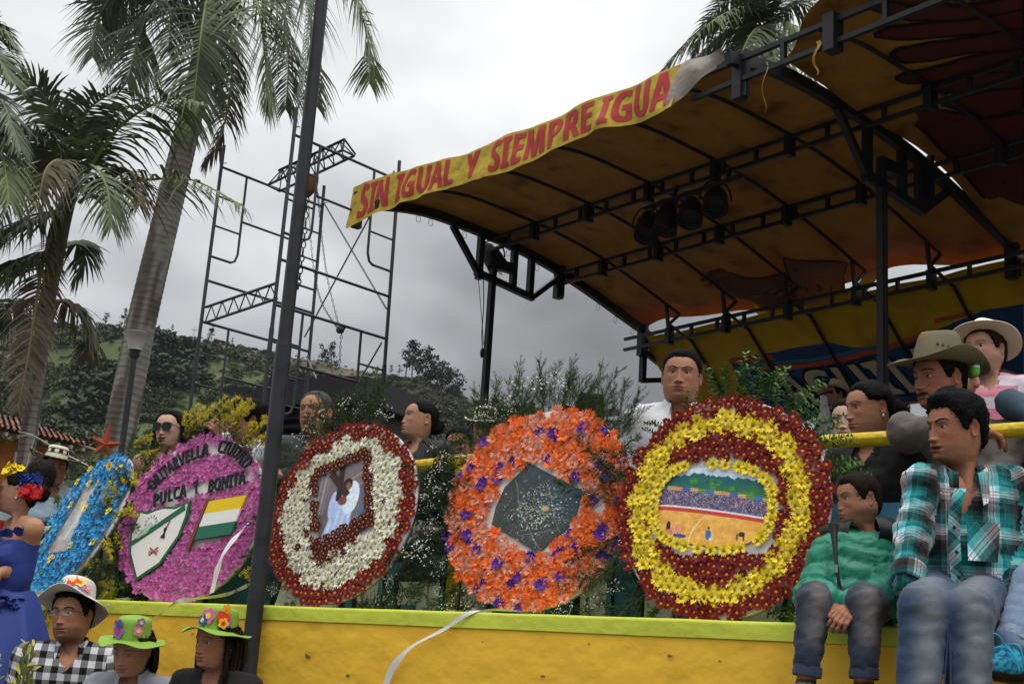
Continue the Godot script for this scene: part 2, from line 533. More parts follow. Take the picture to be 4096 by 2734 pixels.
# ------------------------------------------------------------------ the tiled house
func build_house() -> void:
	var s: Vector3 = Vector3(-15.32, 7.82, -40)
	var e := Vector3(0.616, 0, -0.788)          # along the eave
	var b := Vector3(-0.788, 0, -0.616)         # away from the eave, to the ridge
	var t := thing("tiled_house", "low orange walled house with an old terracotta tile roof behind the left palm", "house", Vector3(s.x, 0, s.z))
	var ey := s.y
	var o := Vector3(0, 0, 0)
	var x0 := -6.0; var x1 := 3.45
	var rise := 0.27
	var wall := MB.new()
	var wb := Basis(e, Vector3.UP, b)
	wall.box(e * (x0 + x1) / 2 + b * 3.6 + Vector3(0, (ey - 0.1) / 2, 0), Vector3(x1 - x0 - 0.6, ey - 0.1, 5.0), wb)
	obj("wall", wall, mat("orange_plaster", lin(0.42, 0.16, 0.045), 0.9, "rough", 0.8, "stain", 2.5), t)
	var under := MB.new()
	under.quad(e * x0 + Vector3(0, ey - 0.06, 0), e * x1 + Vector3(0, ey - 0.06, 0), e * x1 + b * 4 + Vector3(0, ey + 4 * rise - 0.06, 0), e * x0 + b * 4 + Vector3(0, ey + 4 * rise - 0.06, 0))
	obj("roof_boards", under, mat("dark_wood", lin(0.07, 0.05, 0.035), 0.9), t)
	var raf := MB.new()
	for i in 22:
		var x := x0 + 0.2 + i * 0.46
		raf.bar(e * x + b * -0.1 + Vector3(0, ey - 0.13, 0), e * x + b * 1.2 + Vector3(0, ey + 1.2 * rise - 0.16, 0), 0.08, 0.12)
	var ro := obj("rafters", raf, mat("rafter_wood", lin(0.30, 0.26, 0.2), 0.9), t)
	ro.set_meta("kind", "stuff")
	var tiles := MB.new()
	var nx := int((x1 - x0) / 0.21)
	for i in nx:
		for k in 11:
			var f := rnd(0.6, 1.25)
			tiles.col = lin(0.23, 0.105, 0.068).lerp(lin(0.12, 0.085, 0.07), rng.randf()) * f
			if rng.randf() < 0.12: tiles.col = lin(0.36, 0.15, 0.085)
			var x := x0 + i * 0.21 + rnd(-0.015, 0.015)
			var w0 := -0.12 + k * 0.38 + rnd(-0.02, 0.02)
			var rows := []
			for q in 2:
				var row := []
				var w := w0 + q * 0.46
				var rr := 0.105 - 0.012 * q
				for a in 6:
					var an := PI * a / 5.0
					row.append(e * (x + cos(an) * rr) + b * w + Vector3(0, ey + w * rise + sin(an) * rr * 0.9 + (0.035 if q == 0 else 0.0), 0))
				rows.append(row)
			tiles.grid(rows)
	obj("roof_tiles", tiles, mat("terracotta", Color(1, 1, 1), 0.9, "rough", 0.3), t).set_meta("kind", "stuff")
	# window with white surround on the front wall, seen under the eave
	for i in 4:
		var at := e * (-3.9 + i * 1.9) + b * 1.085 + Vector3(0, 6.6, 0)
		var fr := MB.new()
		for q in [[Vector3(-0.5, 0, 0), Vector3(0.08, 1.6, 0.08)], [Vector3(0.5, 0, 0), Vector3(0.08, 1.6, 0.08)], [Vector3(0, 0.76, 0), Vector3(0.92, 0.08, 0.08)], [Vector3(0, -0.76, 0), Vector3(0.92, 0.08, 0.08)]]:
			fr.box(at + wb * (q[0] as Vector3), q[1], wb)
		var w := obj("window", fr, mat("white_paint", lin(0.6, 0.58, 0.5), 0.6), t)
		var pane := MB.new(); pane.box(at + b * 0.01, Vector3(0.92, 1.44, 0.02), wb)
		obj("pane", pane, mat("dark_glass", lin(0.02, 0.025, 0.03), 0.15), w)


# ------------------------------------------------------------------ palms
# one frond: a rachis along the control points with drooping leaflets on both sides
func frond(ctrl: Array, leaf: float, col: Color, droop := 0.6, per := 46, dead := false, sub := 3) -> MB:
	var m := MB.new()
	var n := per
	var pts := curve(ctrl, n)
	var rad := []
	var length := 0.0
	for i in n:
		rad.append(lerpf(0.024, 0.005, float(i) / (n - 1)))
		if i: length += pts[i].distance_to(pts[i - 1])
	m.col = Color(col.r * 1.6 + 0.02, col.g * 1.5 + 0.02, col.b * 1.3)
	m.tube(pts, rad, 5)
	for i in range(int(n * 0.13), n):
		var d: Vector3 = (pts[mini(i + 1, n - 1)] - pts[i - 1]).normalized()
		var side := d.cross(Vector3.UP)
		if side.length() < 0.15: side = d.cross(Vector3(0.4, 0, 0.9))
		side = side.normalized()
		var up := side.cross(d).normalized()
		var t := float(i) / (n - 1)
		var ll := leaf * (0.55 + 0.45 * sin(PI * clampf(t * 1.05 + 0.12, 0, 1))) * (0.5 + 0.5 * (1.0 - smoothstep(0.85, 1.0, t)))
		for s in [-1.0, 1.0]:
			for q in sub:
				if dead and rng.randf() < 0.15: continue
				var k := rnd(0.72, 1.3)
				m.col = Color(col.r * k, col.g * k, col.b * k)
				var tip := rnd(0.35, 0.8) + 0.7 * smoothstep(0.7, 1.0, t)
				var dir: Vector3 = (side * s + d * tip + up * rnd(-0.25, 0.45)).normalized()
				var l := ll * rnd(0.8, 1.12)
				var w := 0.013 + 0.008 * rng.randf()
				var g := droop * rnd(0.6, 1.4)
				var p0: Vector3 = pts[i] - d * (q * length / n / sub)
				var wid: Vector3 = d.lerp(up, 0.3 * s).normalized()
				var prev := -1
				for j in 4:
					var f := j / 3.0
					var p := p0 + dir * l * f * (1.0 - 0.12 * g * f) + Vector3.DOWN * g * l * 0.62 * f * f
					var ww: float = w * [0.55, 1.0, 0.8, 0.08][j]
					var a := m.vert(p - wid * ww); m.vert(p + wid * ww)
					if prev >= 0: m.face(prev, prev + 1, a + 1, a)
					prev = a
	return m

func palm_trunk(pts: Array, rad: Array, rings: float, n := 420) -> MB:   # ringed trunk
	var m := MB.new()
	var line := curve(pts, n)
	var rr := []
	var run := 0.0
	for i in n:
		var t := float(i) / (n - 1) * (rad.size() - 1)
		var k := mini(int(t), rad.size() - 2)
		rr.append(lerpf(rad[k], rad[k + 1], t - k))
	var side := Vector3.RIGHT
	for i in n:
		if i: run += line[i].distance_to(line[i - 1])
		var d: Vector3 = (line[mini(i + 1, n - 1)] - line[maxi(i - 1, 0)]).normalized()
		side = (Vector3.RIGHT - d * Vector3.RIGHT.dot(d)).normalized()
		var o := d.cross(side)
		for k in 20:
			var a := TAU * k / 20
			var nz := soft_noise.get_noise_3d(cos(a) * 2.0, run * 5.0, sin(a) * 2.0)
			var ring := 1.0 + 0.015 * sin(run * rings + nz * 0.9)
			var pale_bark := smoothstep(-0.05, 0.12, soft_noise.get_noise_3d(cos(a) * 1.3 + 5.0, run * 0.6, sin(a) * 1.3) + 0.35 * cos(a))  # paler bark in uneven patches, mostly towards the right side
			var f := 1.0 - 0.42 * smoothstep(0.35, 1.0, sin(run * rings + nz * 0.9)) + 0.22 * nz + 0.15 * fold_noise.get_noise_3d(cos(a) * 3.0, run * 3.0, sin(a) * 3.0)
			m.col = lin(0.105, 0.092, 0.080).lerp(lin(0.25, 0.24, 0.21), pale_bark) * f
			m.vert(line[i] + (side * cos(a) + o * sin(a)) * rr[i] * ring)
	for i in n - 1:
		for k in 20:
			var k2 := (k + 1) % 20
			m.face(i * 20 + k, i * 20 + k2, (i + 1) * 20 + k2, (i + 1) * 20 + k)
	return m

func local(pts: Array, at: Vector3) -> Array:
	var out := []
	for p in pts: out.append(p - at)
	return out

func palm(called: String, label: String, trunk: Array, rad: Array, rings: float, fronds: Array, shaft: Array, shaft_rad: Array, leaf: float) -> Node3D:
	var foot: Vector3 = trunk[0]
	foot.y = 0.0
	var t := thing(called, label, "palm tree", foot)
	obj("trunk", palm_trunk(local(trunk, foot), rad, rings), mat("palm_bark", Color(1, 1, 1), 0.9, "fine", 0.12), t)
	if shaft.size():
		var s := MB.new()
		s.col = lin(0.075, 0.085, 0.05)
		var line := curve(local(shaft, foot), 24)
		var rr := []
		for i in 24:
			var f := i / 23.0 * (shaft_rad.size() - 1)
			var k := mini(int(f), shaft_rad.size() - 2)
			rr.append(lerpf(shaft_rad[k], shaft_rad[k + 1], f - k))
		s.tube(line, rr, 18)
		obj("crownshaft", s, mat("palm_bark"), t)
	for f in fronds:
		obj(f[3] if f.size() > 3 else "frond", frond(local(f[0], foot), leaf * (f[4] if f.size() > 4 else 1.0), f[1], f[2], f[5] if f.size() > 5 else (36 if called == "thin_palm" else 46), f.size() > 3, 2 if called == "thin_palm" else 3), mat("frond", Color(1, 1, 1), 0.6), t)
	return t

func build_palms() -> void:
	var g1 := lin(0.085, 0.115, 0.062); var g2 := lin(0.115, 0.145, 0.066); var g3 := lin(0.080, 0.104, 0.064)
	var dry := lin(0.17, 0.135, 0.095); var dull := lin(0.10, 0.095, 0.055)
	mat("frond", Color(1, 1, 1), 0.55).backlight_enabled = true
	mat("frond").backlight = Color(0.10, 0.14, 0.05)
	# the thick royal palm
	palm("royal_palm", "tall thick trunked royal palm, its crown cut by the top of the picture", [Vector3(-4.74, 3.46, -16), Vector3(-4.68, 4.1, -16), Vector3(-4.6, 5.53, -16), Vector3(-4.43, 7.26, -16), Vector3(-4.34, 8.22, -16), Vector3(-4.26, 9.33, -16), Vector3(-4.27, 10.35, -16)], [0.20, 0.195, 0.18, 0.165, 0.155, 0.14, 0.12], 78.0, [
		[[Vector3(-4.27, 10.35, -16), Vector3(-4.73, 10.65, -15.6), Vector3(-5.1, 9.9, -15.2), Vector3(-5.41, 9.21, -15.2), Vector3(-5.41, 8.67, -15.2)], g3, 0.75],
		[[Vector3(-4.27, 10.35, -16), Vector3(-4.47, 10, -15.3), Vector3(-4.69, 9.22, -14.9), Vector3(-4.8, 8.69, -14.9), Vector3(-4.84, 8.22, -14.9)], g3, 0.9],
		[[Vector3(-4.26, 10.28, -16), Vector3(-5.07, 10.91, -16.4), Vector3(-5.72, 10.45, -16.6), Vector3(-5.75, 9.79, -16.6)], g1, 0.9],
		[[Vector3(-4.25, 10.28, -16), Vector3(-4.01, 9.5, -14.9), Vector3(-3.87, 8.68, -14.3), Vector3(-3.86, 8.01, -14.3), Vector3(-3.85, 7.41, -14.3)], g1, 0.8],
		[[Vector3(-4.17, 10.29, -16), Vector3(-3.7, 9.93, -15.2), Vector3(-3.35, 9.27, -14.7), Vector3(-3.19, 8.64, -14.7), Vector3(-3.07, 7.92, -14.7)], g2, 0.8],
		[[Vector3(-4.18, 10.35, -16), Vector3(-3.57, 10.55, -15.5), Vector3(-2.94, 9.81, -15.2), Vector3(-2.73, 9.1, -15.2), Vector3(-2.6, 8.23, -15.2)], g1, 0.85],
		[[Vector3(-4.19, 10.42, -16), Vector3(-3.32, 11.01, -15.8), Vector3(-2.48, 10.25, -15.6), Vector3(-2.11, 9.41, -15.6), Vector3(-2.02, 8.75, -15.6)], g2, 0.8],
		[[Vector3(-4.21, 10.35, -16), Vector3(-4.08, 11.02, -16.8), Vector3(-3.62, 10.66, -17.2), Vector3(-3.4, 9.8, -17.2), Vector3(-3.35, 9.01, -17.2)], g3, 0.9],
		[[Vector3(-4.27, 10.35, -16), Vector3(-4.86, 11.07, -17), Vector3(-5.14, 10.59, -17.4), Vector3(-5.14, 9.84, -17.4)], g3, 0.9],
		[[Vector3(-4.24, 10.35, -16), Vector3(-4.64, 10.75, -17), Vector3(-4.41, 9.83, -17), Vector3(-4.23, 9.05, -17)], g3, 0.9],
		[[Vector3(-4.24, 10.35, -16), Vector3(-4.68, 11.36, -16), Vector3(-5.12, 12.06, -16), Vector3(-5.63, 12.36, -16)], g1, 0.5],
		[[Vector3(-4.24, 10.35, -16), Vector3(-3.99, 11.47, -16), Vector3(-3.46, 12.11, -16), Vector3(-2.88, 12.22, -16)], g1, 0.5],
		[[Vector3(-4.24, 10.35, -16), Vector3(-4.19, 11.33, -15.6), Vector3(-4.03, 12.18, -15.2)], g1, 0.4],
		[[Vector3(-4.13, 9.88, -15.6), Vector3(-3.8, 9.25, -15.3), Vector3(-3.69, 8.49, -15.3), Vector3(-3.73, 7.85, -15.3), Vector3(-3.9, 7.41, -15.3)], lin(0.10,0.075,0.065), 1.2, "dry_flower_stalk", 0.45, 40],
	], [], [], 0.86)
	# the thinner palm on the left
	palm("thin_palm", "thinner ringed palm on the left with a swollen green crownshaft and a dead hanging frond", [Vector3(-4.68, 2.8, -13), Vector3(-4.69, 3.35, -13), Vector3(-4.7, 4.01, -13), Vector3(-4.71, 4.91, -13), Vector3(-4.7, 5.32, -13)], [0.085, 0.083, 0.08, 0.078, 0.082], 95.0, [
		[[Vector3(-4.61, 6.32, -13), Vector3(-4.57, 6.61, -12.8), Vector3(-4.44, 6.89, -12.6), Vector3(-4.09, 7.05, -12.4)], g1, 0.5],
		[[Vector3(-4.55, 6.23, -13), Vector3(-4.21, 6.66, -12.7), Vector3(-3.83, 6.84, -12.4), Vector3(-3.48, 6.89, -12.2), Vector3(-3.16, 6.77, -12)], g2, 0.9, "frond", 1.15],
		[[Vector3(-4.54, 6.14, -13), Vector3(-4.19, 6.16, -12.8), Vector3(-3.62, 6.15, -12.5), Vector3(-3.19, 6.08, -12.3), Vector3(-2.63, 5.74, -12)], g2, 0.75, "frond", 1.1],
		[[Vector3(-4.54, 6.02, -13), Vector3(-4.24, 6.18, -12.8), Vector3(-3.9, 6.21, -12.5), Vector3(-3.71, 5.8, -12.3)], dull, 1.1, "dry_frond"],
		[[Vector3(-4.61, 6.23, -13), Vector3(-4.8, 6.48, -12.6), Vector3(-4.97, 6.53, -12.3), Vector3(-5.16, 6.3, -12)], g1, 0.7],
		[[Vector3(-4.63, 6.35, -13), Vector3(-4.82, 6.8, -12.8), Vector3(-5.03, 7.13, -12.6), Vector3(-5.38, 7.3, -12.5)], g2, 0.5],
		[[Vector3(-4.61, 6.18, -13), Vector3(-4.8, 6.12, -12.5), Vector3(-4.92, 5.77, -12.2), Vector3(-4.99, 5.21, -12)], g3, 0.9],
		[[Vector3(-4.6, 6.28, -13), Vector3(-4.19, 6.13, -12.2), Vector3(-3.92, 5.81, -11.9), Vector3(-3.79, 5.4, -11.8)], g1, 1.0],
		[[Vector3(-4.61, 6.23, -13), Vector3(-4.49, 6.16, -12.2), Vector3(-4.48, 5.91, -11.8), Vector3(-4.46, 5.49, -11.7)], dull, 1.0, "dry_frond"],
		[[Vector3(-4.67, 5.94, -13), Vector3(-4.85, 5.78, -12.8), Vector3(-5.01, 5.54, -12.6), Vector3(-5.14, 5.27, -12.5)], g2, 0.7],
		[[Vector3(-4.68, 5.59, -13.1), Vector3(-4.82, 5.4, -12.9), Vector3(-4.99, 5.23, -12.7), Vector3(-5.14, 4.96, -12.5)], g2, 0.8],
		[[Vector3(-4.68, 5.6, -13.2), Vector3(-4.65, 5.72, -13.4), Vector3(-4.57, 5.66, -13.5), Vector3(-4.64, 5.34, -13.5)], g1, 0.9, "frond", 0.7],
		[[Vector3(-4.77, 5.01, -13.2), Vector3(-4.59, 5.03, -13.4), Vector3(-4.41, 4.78, -13.5), Vector3(-4.39, 4.51, -13.5)], dull, 1.0, "frond", 0.8],
		[[Vector3(-4.81, 4.96, -13.2), Vector3(-5.08, 5.01, -13.3), Vector3(-5.3, 4.91, -13.4), Vector3(-5.43, 4.69, -13.4)], g3, 0.9, "frond", 0.8],
		[[Vector3(-4.73, 5.72, -13), Vector3(-4.74, 5.35, -12.8), Vector3(-4.71, 4.74, -12.7), Vector3(-4.71, 4.21, -12.7), Vector3(-4.73, 3.77, -12.7)], dry, 0.7, "dead_frond", 0.62, 60],
	], [Vector3(-4.7, 5.31, -13), Vector3(-4.71, 5.51, -13), Vector3(-4.7, 5.72, -13), Vector3(-4.67, 5.96, -13), Vector3(-4.63, 6.2, -13), Vector3(-4.6, 6.35, -13)], [0.082, 0.105, 0.10, 0.085, 0.075, 0.05], 0.55)
	# a palm whose crown reaches in from beyond the left edge
	palm("edge_palm", "palm beyond the left edge of which only frond tips reach into view", [Vector3(-5.47, 2.55, -12), Vector3(-5.54, 4.57, -12), Vector3(-5.7, 6.76, -12)], [0.13, 0.12, 0.1], 40.0, [
		[[Vector3(-5.7, 6.76, -12), Vector3(-5.45, 7, -11.8), Vector3(-5.13, 7.02, -11.6), Vector3(-4.79, 6.64, -11.5)], g1, 0.4],
		[[Vector3(-5.7, 6.76, -12), Vector3(-5.53, 7.28, -12), Vector3(-5.31, 7.49, -12), Vector3(-5.08, 7.27, -12)], g2, 0.4],
		[[Vector3(-5.7, 6.76, -12), Vector3(-5.24, 6.65, -11.6), Vector3(-4.84, 6.41, -11.4), Vector3(-4.55, 5.92, -11.3)], g3, 0.7],
		[[Vector3(-5.7, 6.76, -12), Vector3(-5.1, 6.31, -11.5), Vector3(-4.72, 5.87, -11.3), Vector3(-4.53, 5.38, -11.2)], g2, 0.8],
		[[Vector3(-5.7, 6.76, -12), Vector3(-6.01, 7.3, -12), Vector3(-6.34, 7.51, -12)], g2, 0.5],
		[[Vector3(-5.7, 6.76, -12), Vector3(-6.08, 6.73, -12), Vector3(-6.29, 6.27, -12)], g2, 0.6],
	], [], [], 0.55)
	# behind the stage roof
	palm("far_palm", "palm standing behind the stage roof, its fronds arching above the torn tarpaulin edge", [Vector3(5.05, 4.15, -24), Vector3(4.81, 9.47, -24), Vector3(4.67, 14.36, -24)], [0.2, 0.18, 0.15], 26.0, [
		[[Vector3(4.67, 14.36, -24), Vector3(4.05, 14.48, -23.6), Vector3(3.32, 13.85, -23.2), Vector3(2.5, 12.79, -23)], g2, 0.7],
		[[Vector3(4.67, 14.36, -24), Vector3(4.04, 14.32, -24), Vector3(3.45, 13.8, -24), Vector3(2.96, 12.93, -24)], g1, 0.9],
		[[Vector3(4.67, 14.36, -24), Vector3(4.36, 15.42, -24.4), Vector3(3.81, 15.11, -24.8), Vector3(3.33, 14.19, -25)], g1, 0.6],
		[[Vector3(4.67, 14.36, -24), Vector3(4.4, 14.56, -23), Vector3(4.38, 14.92, -22.5)], g1, 0.5],
		[[Vector3(4.67, 14.36, -24), Vector3(4.9, 15.24, -24), Vector3(5.33, 15.66, -24)], g3, 0.5],
		[[Vector3(4.67, 14.36, -24), Vector3(4.21, 13.72, -23), Vector3(3.9, 12.96, -22.6), Vector3(3.82, 12.12, -22.5)], g1, 1.0],
		[[Vector3(4.67, 14.36, -24), Vector3(4.89, 14.21, -23.5), Vector3(5.17, 13.71, -23.2), Vector3(5.29, 12.72, -23)], g2, 0.9],
		[[Vector3(4.67, 14.36, -24), Vector3(5.16, 14.87, -24), Vector3(5.69, 14.72, -24), Vector3(6.12, 13.99, -24)], g1, 0.7],
		[[Vector3(4.67, 14.36, -24), Vector3(4.58, 13.47, -23), Vector3(4.64, 12.49, -22.8)], g2, 0.9],
		[[Vector3(4.67, 14.36, -24), Vector3(4.19, 14.73, -23), Vector3(4.13, 15.08, -22.5)], g1, 0.4],
		[[Vector3(4.67, 14.36, -24), Vector3(3.95, 13.54, -23.4), Vector3(3.52, 12.69, -23.2)], g1, 1.0],
	], [], [], 0.75)


# ------------------------------------------------------------------ the yellow wall, the rail and the painted parapet
const WD := Vector3(0.8102, 0, 0.5862)      # along the wall, towards the right of the view
const WO := Vector3(-0.5862, 0, 0.8102)     # out of the wall, towards the viewer
const W0 := Vector3(-0.2, 0, -5.58)         # on its front face
const WTOP := 1.835

func wp(s: float, out: float, y: float) -> Vector3:   # a point by its run along the wall, its distance before the front face and its height
	return W0 + WD * s + WO * out + Vector3(0, y, 0)

func rounded_slab(s0: float, s1: float, back: float, front: float, y0: float, y1: float, r: float) -> MB:
	var m := MB.new()
	var prof := [Vector2(back, y0), Vector2(back, y1), Vector2(back + 0.002, y1), Vector2(front - r - 0.002, y1)]
	for k in 6:
		var a := PI / 2 * (1.0 - k / 5.0)
		prof.append(Vector2(front - r + r * cos(a), y1 - r + r * sin(a)))
	prof.append(Vector2(front, y1 - r - 0.002)); prof.append(Vector2(front, y0 + 0.002)); prof.append(Vector2(front, y0)); prof.append(Vector2(back, y0))
	var rows := []
	var n := 60
	for i in n + 1:
		var s := lerpf(s0, s1, float(i) / n)
		var row := []
		for k in prof.size():
			var p: Vector2 = prof[k]
			var w := soft_noise.get_noise_2d(s * 3.0, p.y * 8.0) * 0.004 if k > 1 and k < prof.size() - 1 else 0.0
			row.append(wp(s, p.x + w, p.y + w * 0.6))
		rows.append(row)
	m.grid(rows)
	return m

func build_wall_and_rail() -> void:
	var wall := thing("yellow_wall", "long low plastered wall, ochre yellow below and lime green along the top", "wall", Vector3(W0.x, 0, W0.z))
	var here := Transform3D(Basis.IDENTITY, -wall.position)
	obj("plaster_face", rounded_slab(-6.0, 5.5, -0.5, 0.0, 0.0, WTOP - 0.066, 0.004), mat("ochre_plaster", lin(0.82, 0.50, 0.045), 0.75, "rough", 0.22, "plaster", 1.7), wall, here)
	obj("green_coping", rounded_slab(-6.0, 5.5, -0.5, 0.005, WTOP - 0.066, WTOP, 0.012), mat("lime_plaster", lin(0.56, 0.63, 0.07), 0.7, "rough", 0.2, "plaster", 1.1), wall, here)
	mat("ochre_plaster").normal_scale = 0.16; mat("lime_plaster").normal_scale = 0.16
	var chips := MB.new()   # places where the paint has flaked off
	for q in [[1.05, 1.70, 0.012], [-0.75, 1.62, 0.02], [0.5, 1.60, 0.010], [0.95, 1.58, 0.008], [-0.2, 1.66, 0.007], [1.25, 1.69, 0.007], [-1.5, 1.69, 0.009], [0.2, 1.72, 0.006], [-0.5, 1.55, 0.012], [0.7, 1.73, 0.006]]:
		var poly := PackedVector2Array()
		for k in 9: poly.append(Vector2(cos(TAU * k / 9), sin(TAU * k / 9) * 0.6) * q[2] * rnd(0.5, 1.2))
		chips.prism(poly, 0.0, Transform3D(Basis(WD, Vector3.UP, WO), wp(q[0], 0.006, q[1])))
	obj("paint_chips", chips, mat("bare_plaster", lin(0.26, 0.21, 0.14), 0.9), wall, here).set_meta("kind", "stuff")
	var terrace := MB.new()
	terrace.box(wp(0, -2.4, 0.675), Vector3(13, 1.35, 3.6), Basis(WD, Vector3.UP, WO))
	struct("terrace_floor", terrace, mat("concrete", lin(0.22, 0.21, 0.2), 0.9, "rough", 0.5))
	# painted sheet parapet under the rail: tall lettering, white with black outlines on blue
	var par := thing("painted_parapet", "sheet parapet behind the wreaths painted with tall white black edged letters on blue", "parapet", wp(0, -0.47, 0))
	here = Transform3D(Basis.IDENTITY, -par.position)
	var bd := MB.new()
	bd.box(wp(-0.3, -0.47, 1.94), Vector3(10.5, 0.74, 0.03), Basis(WD, Vector3.UP, WO))
	obj("panel", bd, mat("parapet_blue", lin(0.05, 0.20, 0.34), 0.5, "", 1, "mottle", 1.3), par, here)
	var x := -5.0
	for word in ["AGUILA", "AGUILA", "AGUILA"]:
		for pass_ in 3:
			var l := letters(word)
			var o := MB.new()
			o.col = [lin(0.012, 0.012, 0.014), lin(0.05, 0.28, 0.45), lin(0.62, 0.62, 0.62)][pass_]
			var grow: float = [0.06, 0.03, 0.0][pass_]
			var w := 0.0
			for p in l.v: w = maxf(w, p.x)
			var spread: Array = [[-1, -1], [1, -1], [1, 1], [-1, 1], [0, 0], [0, 1], [1, 0], [-1, 0], [0, -1]] if pass_ == 0 else [[0.6, -0.6]] if pass_ == 1 else [[0, 0]]
			for d in spread:
				var q := MB.new(); q.col = o.col
				for p in l.v: q.vert(wp(x + p.x / w * 3.1 + d[0] * 0.035, -0.452 + 0.003 * pass_ + 0.0002 * spread.find(d), 1.64 + p.y * 0.62 + d[1] * 0.03))
				q.idx = l.idx
				o.add(q)
			obj("painted_letter", o, mat("print", Color(1, 1, 1), 0.5), par, here)
		x += 3.5
	# rails
	var ym := mat("yellow_enamel", lin(0.66, 0.47, 0.018), 0.35, "fine", 0.15, "mottle", 0.6)
	var rail := thing("right_rail", "thick yellow pipe rail on the right that the hat man leans on", "railing", Vector3(1.277, 2.571, -5.193))
	var base := rail.position
	var r := MB.new()
	r.tube(local(curve([Vector3(0.644, 2.571, -5.693), Vector3(1.277, 2.571, -5.193), Vector3(1.866, 2.571, -4.707), Vector3(2.253, 2.571, -4.375)], 40), base), 0.029, 16)
	obj("top_pipe", r, ym, rail)
	for p in [Vector3(1.234, 2.571, -5.23), Vector3(1.95, 2.571, -4.641)]:
		var c := MB.new()
		c.tube([p - base, Vector3(p.x, 1.35, p.z) - base], 0.025, 12)
		obj("rail_post", c, ym, rail)
	rail = thing("left_rail", "yellow pipe rail behind the left and middle wreaths, seen in short lengths between them", "railing", Vector3(-0.216, 2.544, -6.15))
	base = rail.position
	r = MB.new()
	var ends := [Vector3(-0.054, 2.551, -6.05), Vector3(-0.236, 2.539, -6.15), Vector3(-1.269, 2.492, -7), Vector3(-2.697, 2.434, -8.2), Vector3(-4.105, 2.375, -9.4)]
	r.tube(local(curve(ends, 60), base), 0.03, 16)
	obj("top_pipe", r, ym, rail)
	for p in [Vector3(-0.195, 2.533, -6.12), Vector3(-1.162, 2.492, -6.9), Vector3(-2.239, 2.433, -7.8)]:
		var c := MB.new()
		c.tube([p - base, Vector3(p.x, 1.35, p.z) - base], 0.032, 12)
		obj("rail_post", c, ym, rail)


# ------------------------------------------------------------------ the stage roof
const SD := Vector3(0.61566, 0, 0.78801)    # along the eave, coming nearer to the right
const SN := Vector3(0.78801, 0, -0.61566)   # from the eave to the back
const SO := Vector3(-1.45343, 0, -13.8)
const ROOF := [[-0.6, 6.42], [0.0, 6.53], [0.5, 6.6], [1.1, 6.58], [1.7, 6.53], [2.35, 6.42], [3.0, 6.25], [3.6, 6.06], [4.05, 5.88], [5.0, 5.3]]
const BAY := 5.1

func sp(s: float, l: float, y: float) -> Vector3:
	return SO + SD * s + SN * l + Vector3(0, y, 0)

func roof_y(l: float) -> float:
	for i in ROOF.size() - 1:
		if l <= ROOF[i + 1][0]:
			var a: Array = ROOF[i]; var b: Array = ROOF[i + 1]
			var p: Array = ROOF[maxi(i - 1, 0)]; var n: Array = ROOF[mini(i + 2, ROOF.size() - 1)]
			return cubic_interpolate(a[1], b[1], p[1], n[1], (l - a[0]) / (b[0] - a[0]))
	return 5.3

func sheet_point(s: float, l: float, below := 0.0) -> Vector3:   # on the tarpaulin, which sags between the ribs
	var k := (s - 0.8) / 0.92
	var sag := 0.022 * (0.5 - 0.5 * cos(TAU * k)) + 0.018 * soft_noise.get_noise_2d(s * 1.1, l * 1.6) + 0.007 * fold_noise.get_noise_2d(s * 3.0, l * 5.0)
	var edge := smoothstep(3.3, 4.0, l)
	var flap := edge * (0.03 + 0.07 * sin(s * 2.1 + 0.6) + 0.03 * sin(s * 5.3))
	return sp(s, l, roof_y(l) + 0.012 - sag - below + flap)

func on_sheet(poly: PackedVector2Array, col: Color, m: MB, below := 0.006) -> void:   # a painted shape lying on the underside
	var tris := Geometry2D.triangulate_polygon(poly)
	for i in range(0, tris.size(), 3):
		var a := poly[tris[i]]; var b := poly[tris[i + 1]]; var c := poly[tris[i + 2]]
		var n := clampi(int(ceil(maxf(a.distance_to(b), maxf(b.distance_to(c), c.distance_to(a))) / 0.12)), 1, 26)
		m.col = col
		var first := m.v.size()
		for j in n + 1:
			for k in n + 1 - j:
				var p := a + (b - a) * (float(k) / n) + (c - a) * (float(j) / n)
				m.vert(sheet_point(p.x, p.y, below))
		var row := first
		for j in n:
			var w := n + 1 - j
			for k in w - 1:
				m.tri(row + k, row + k + 1, row + w + k)
				if k < w - 2: m.tri(row + k + 1, row + w + k + 1, row + w + k)
			row += w

func grown(poly: PackedVector2Array, by: float) -> PackedVector2Array:
	var out := Geometry2D.offset_polygon(poly, by, Geometry2D.JOIN_ROUND)
	return out[0] if out.size() else poly

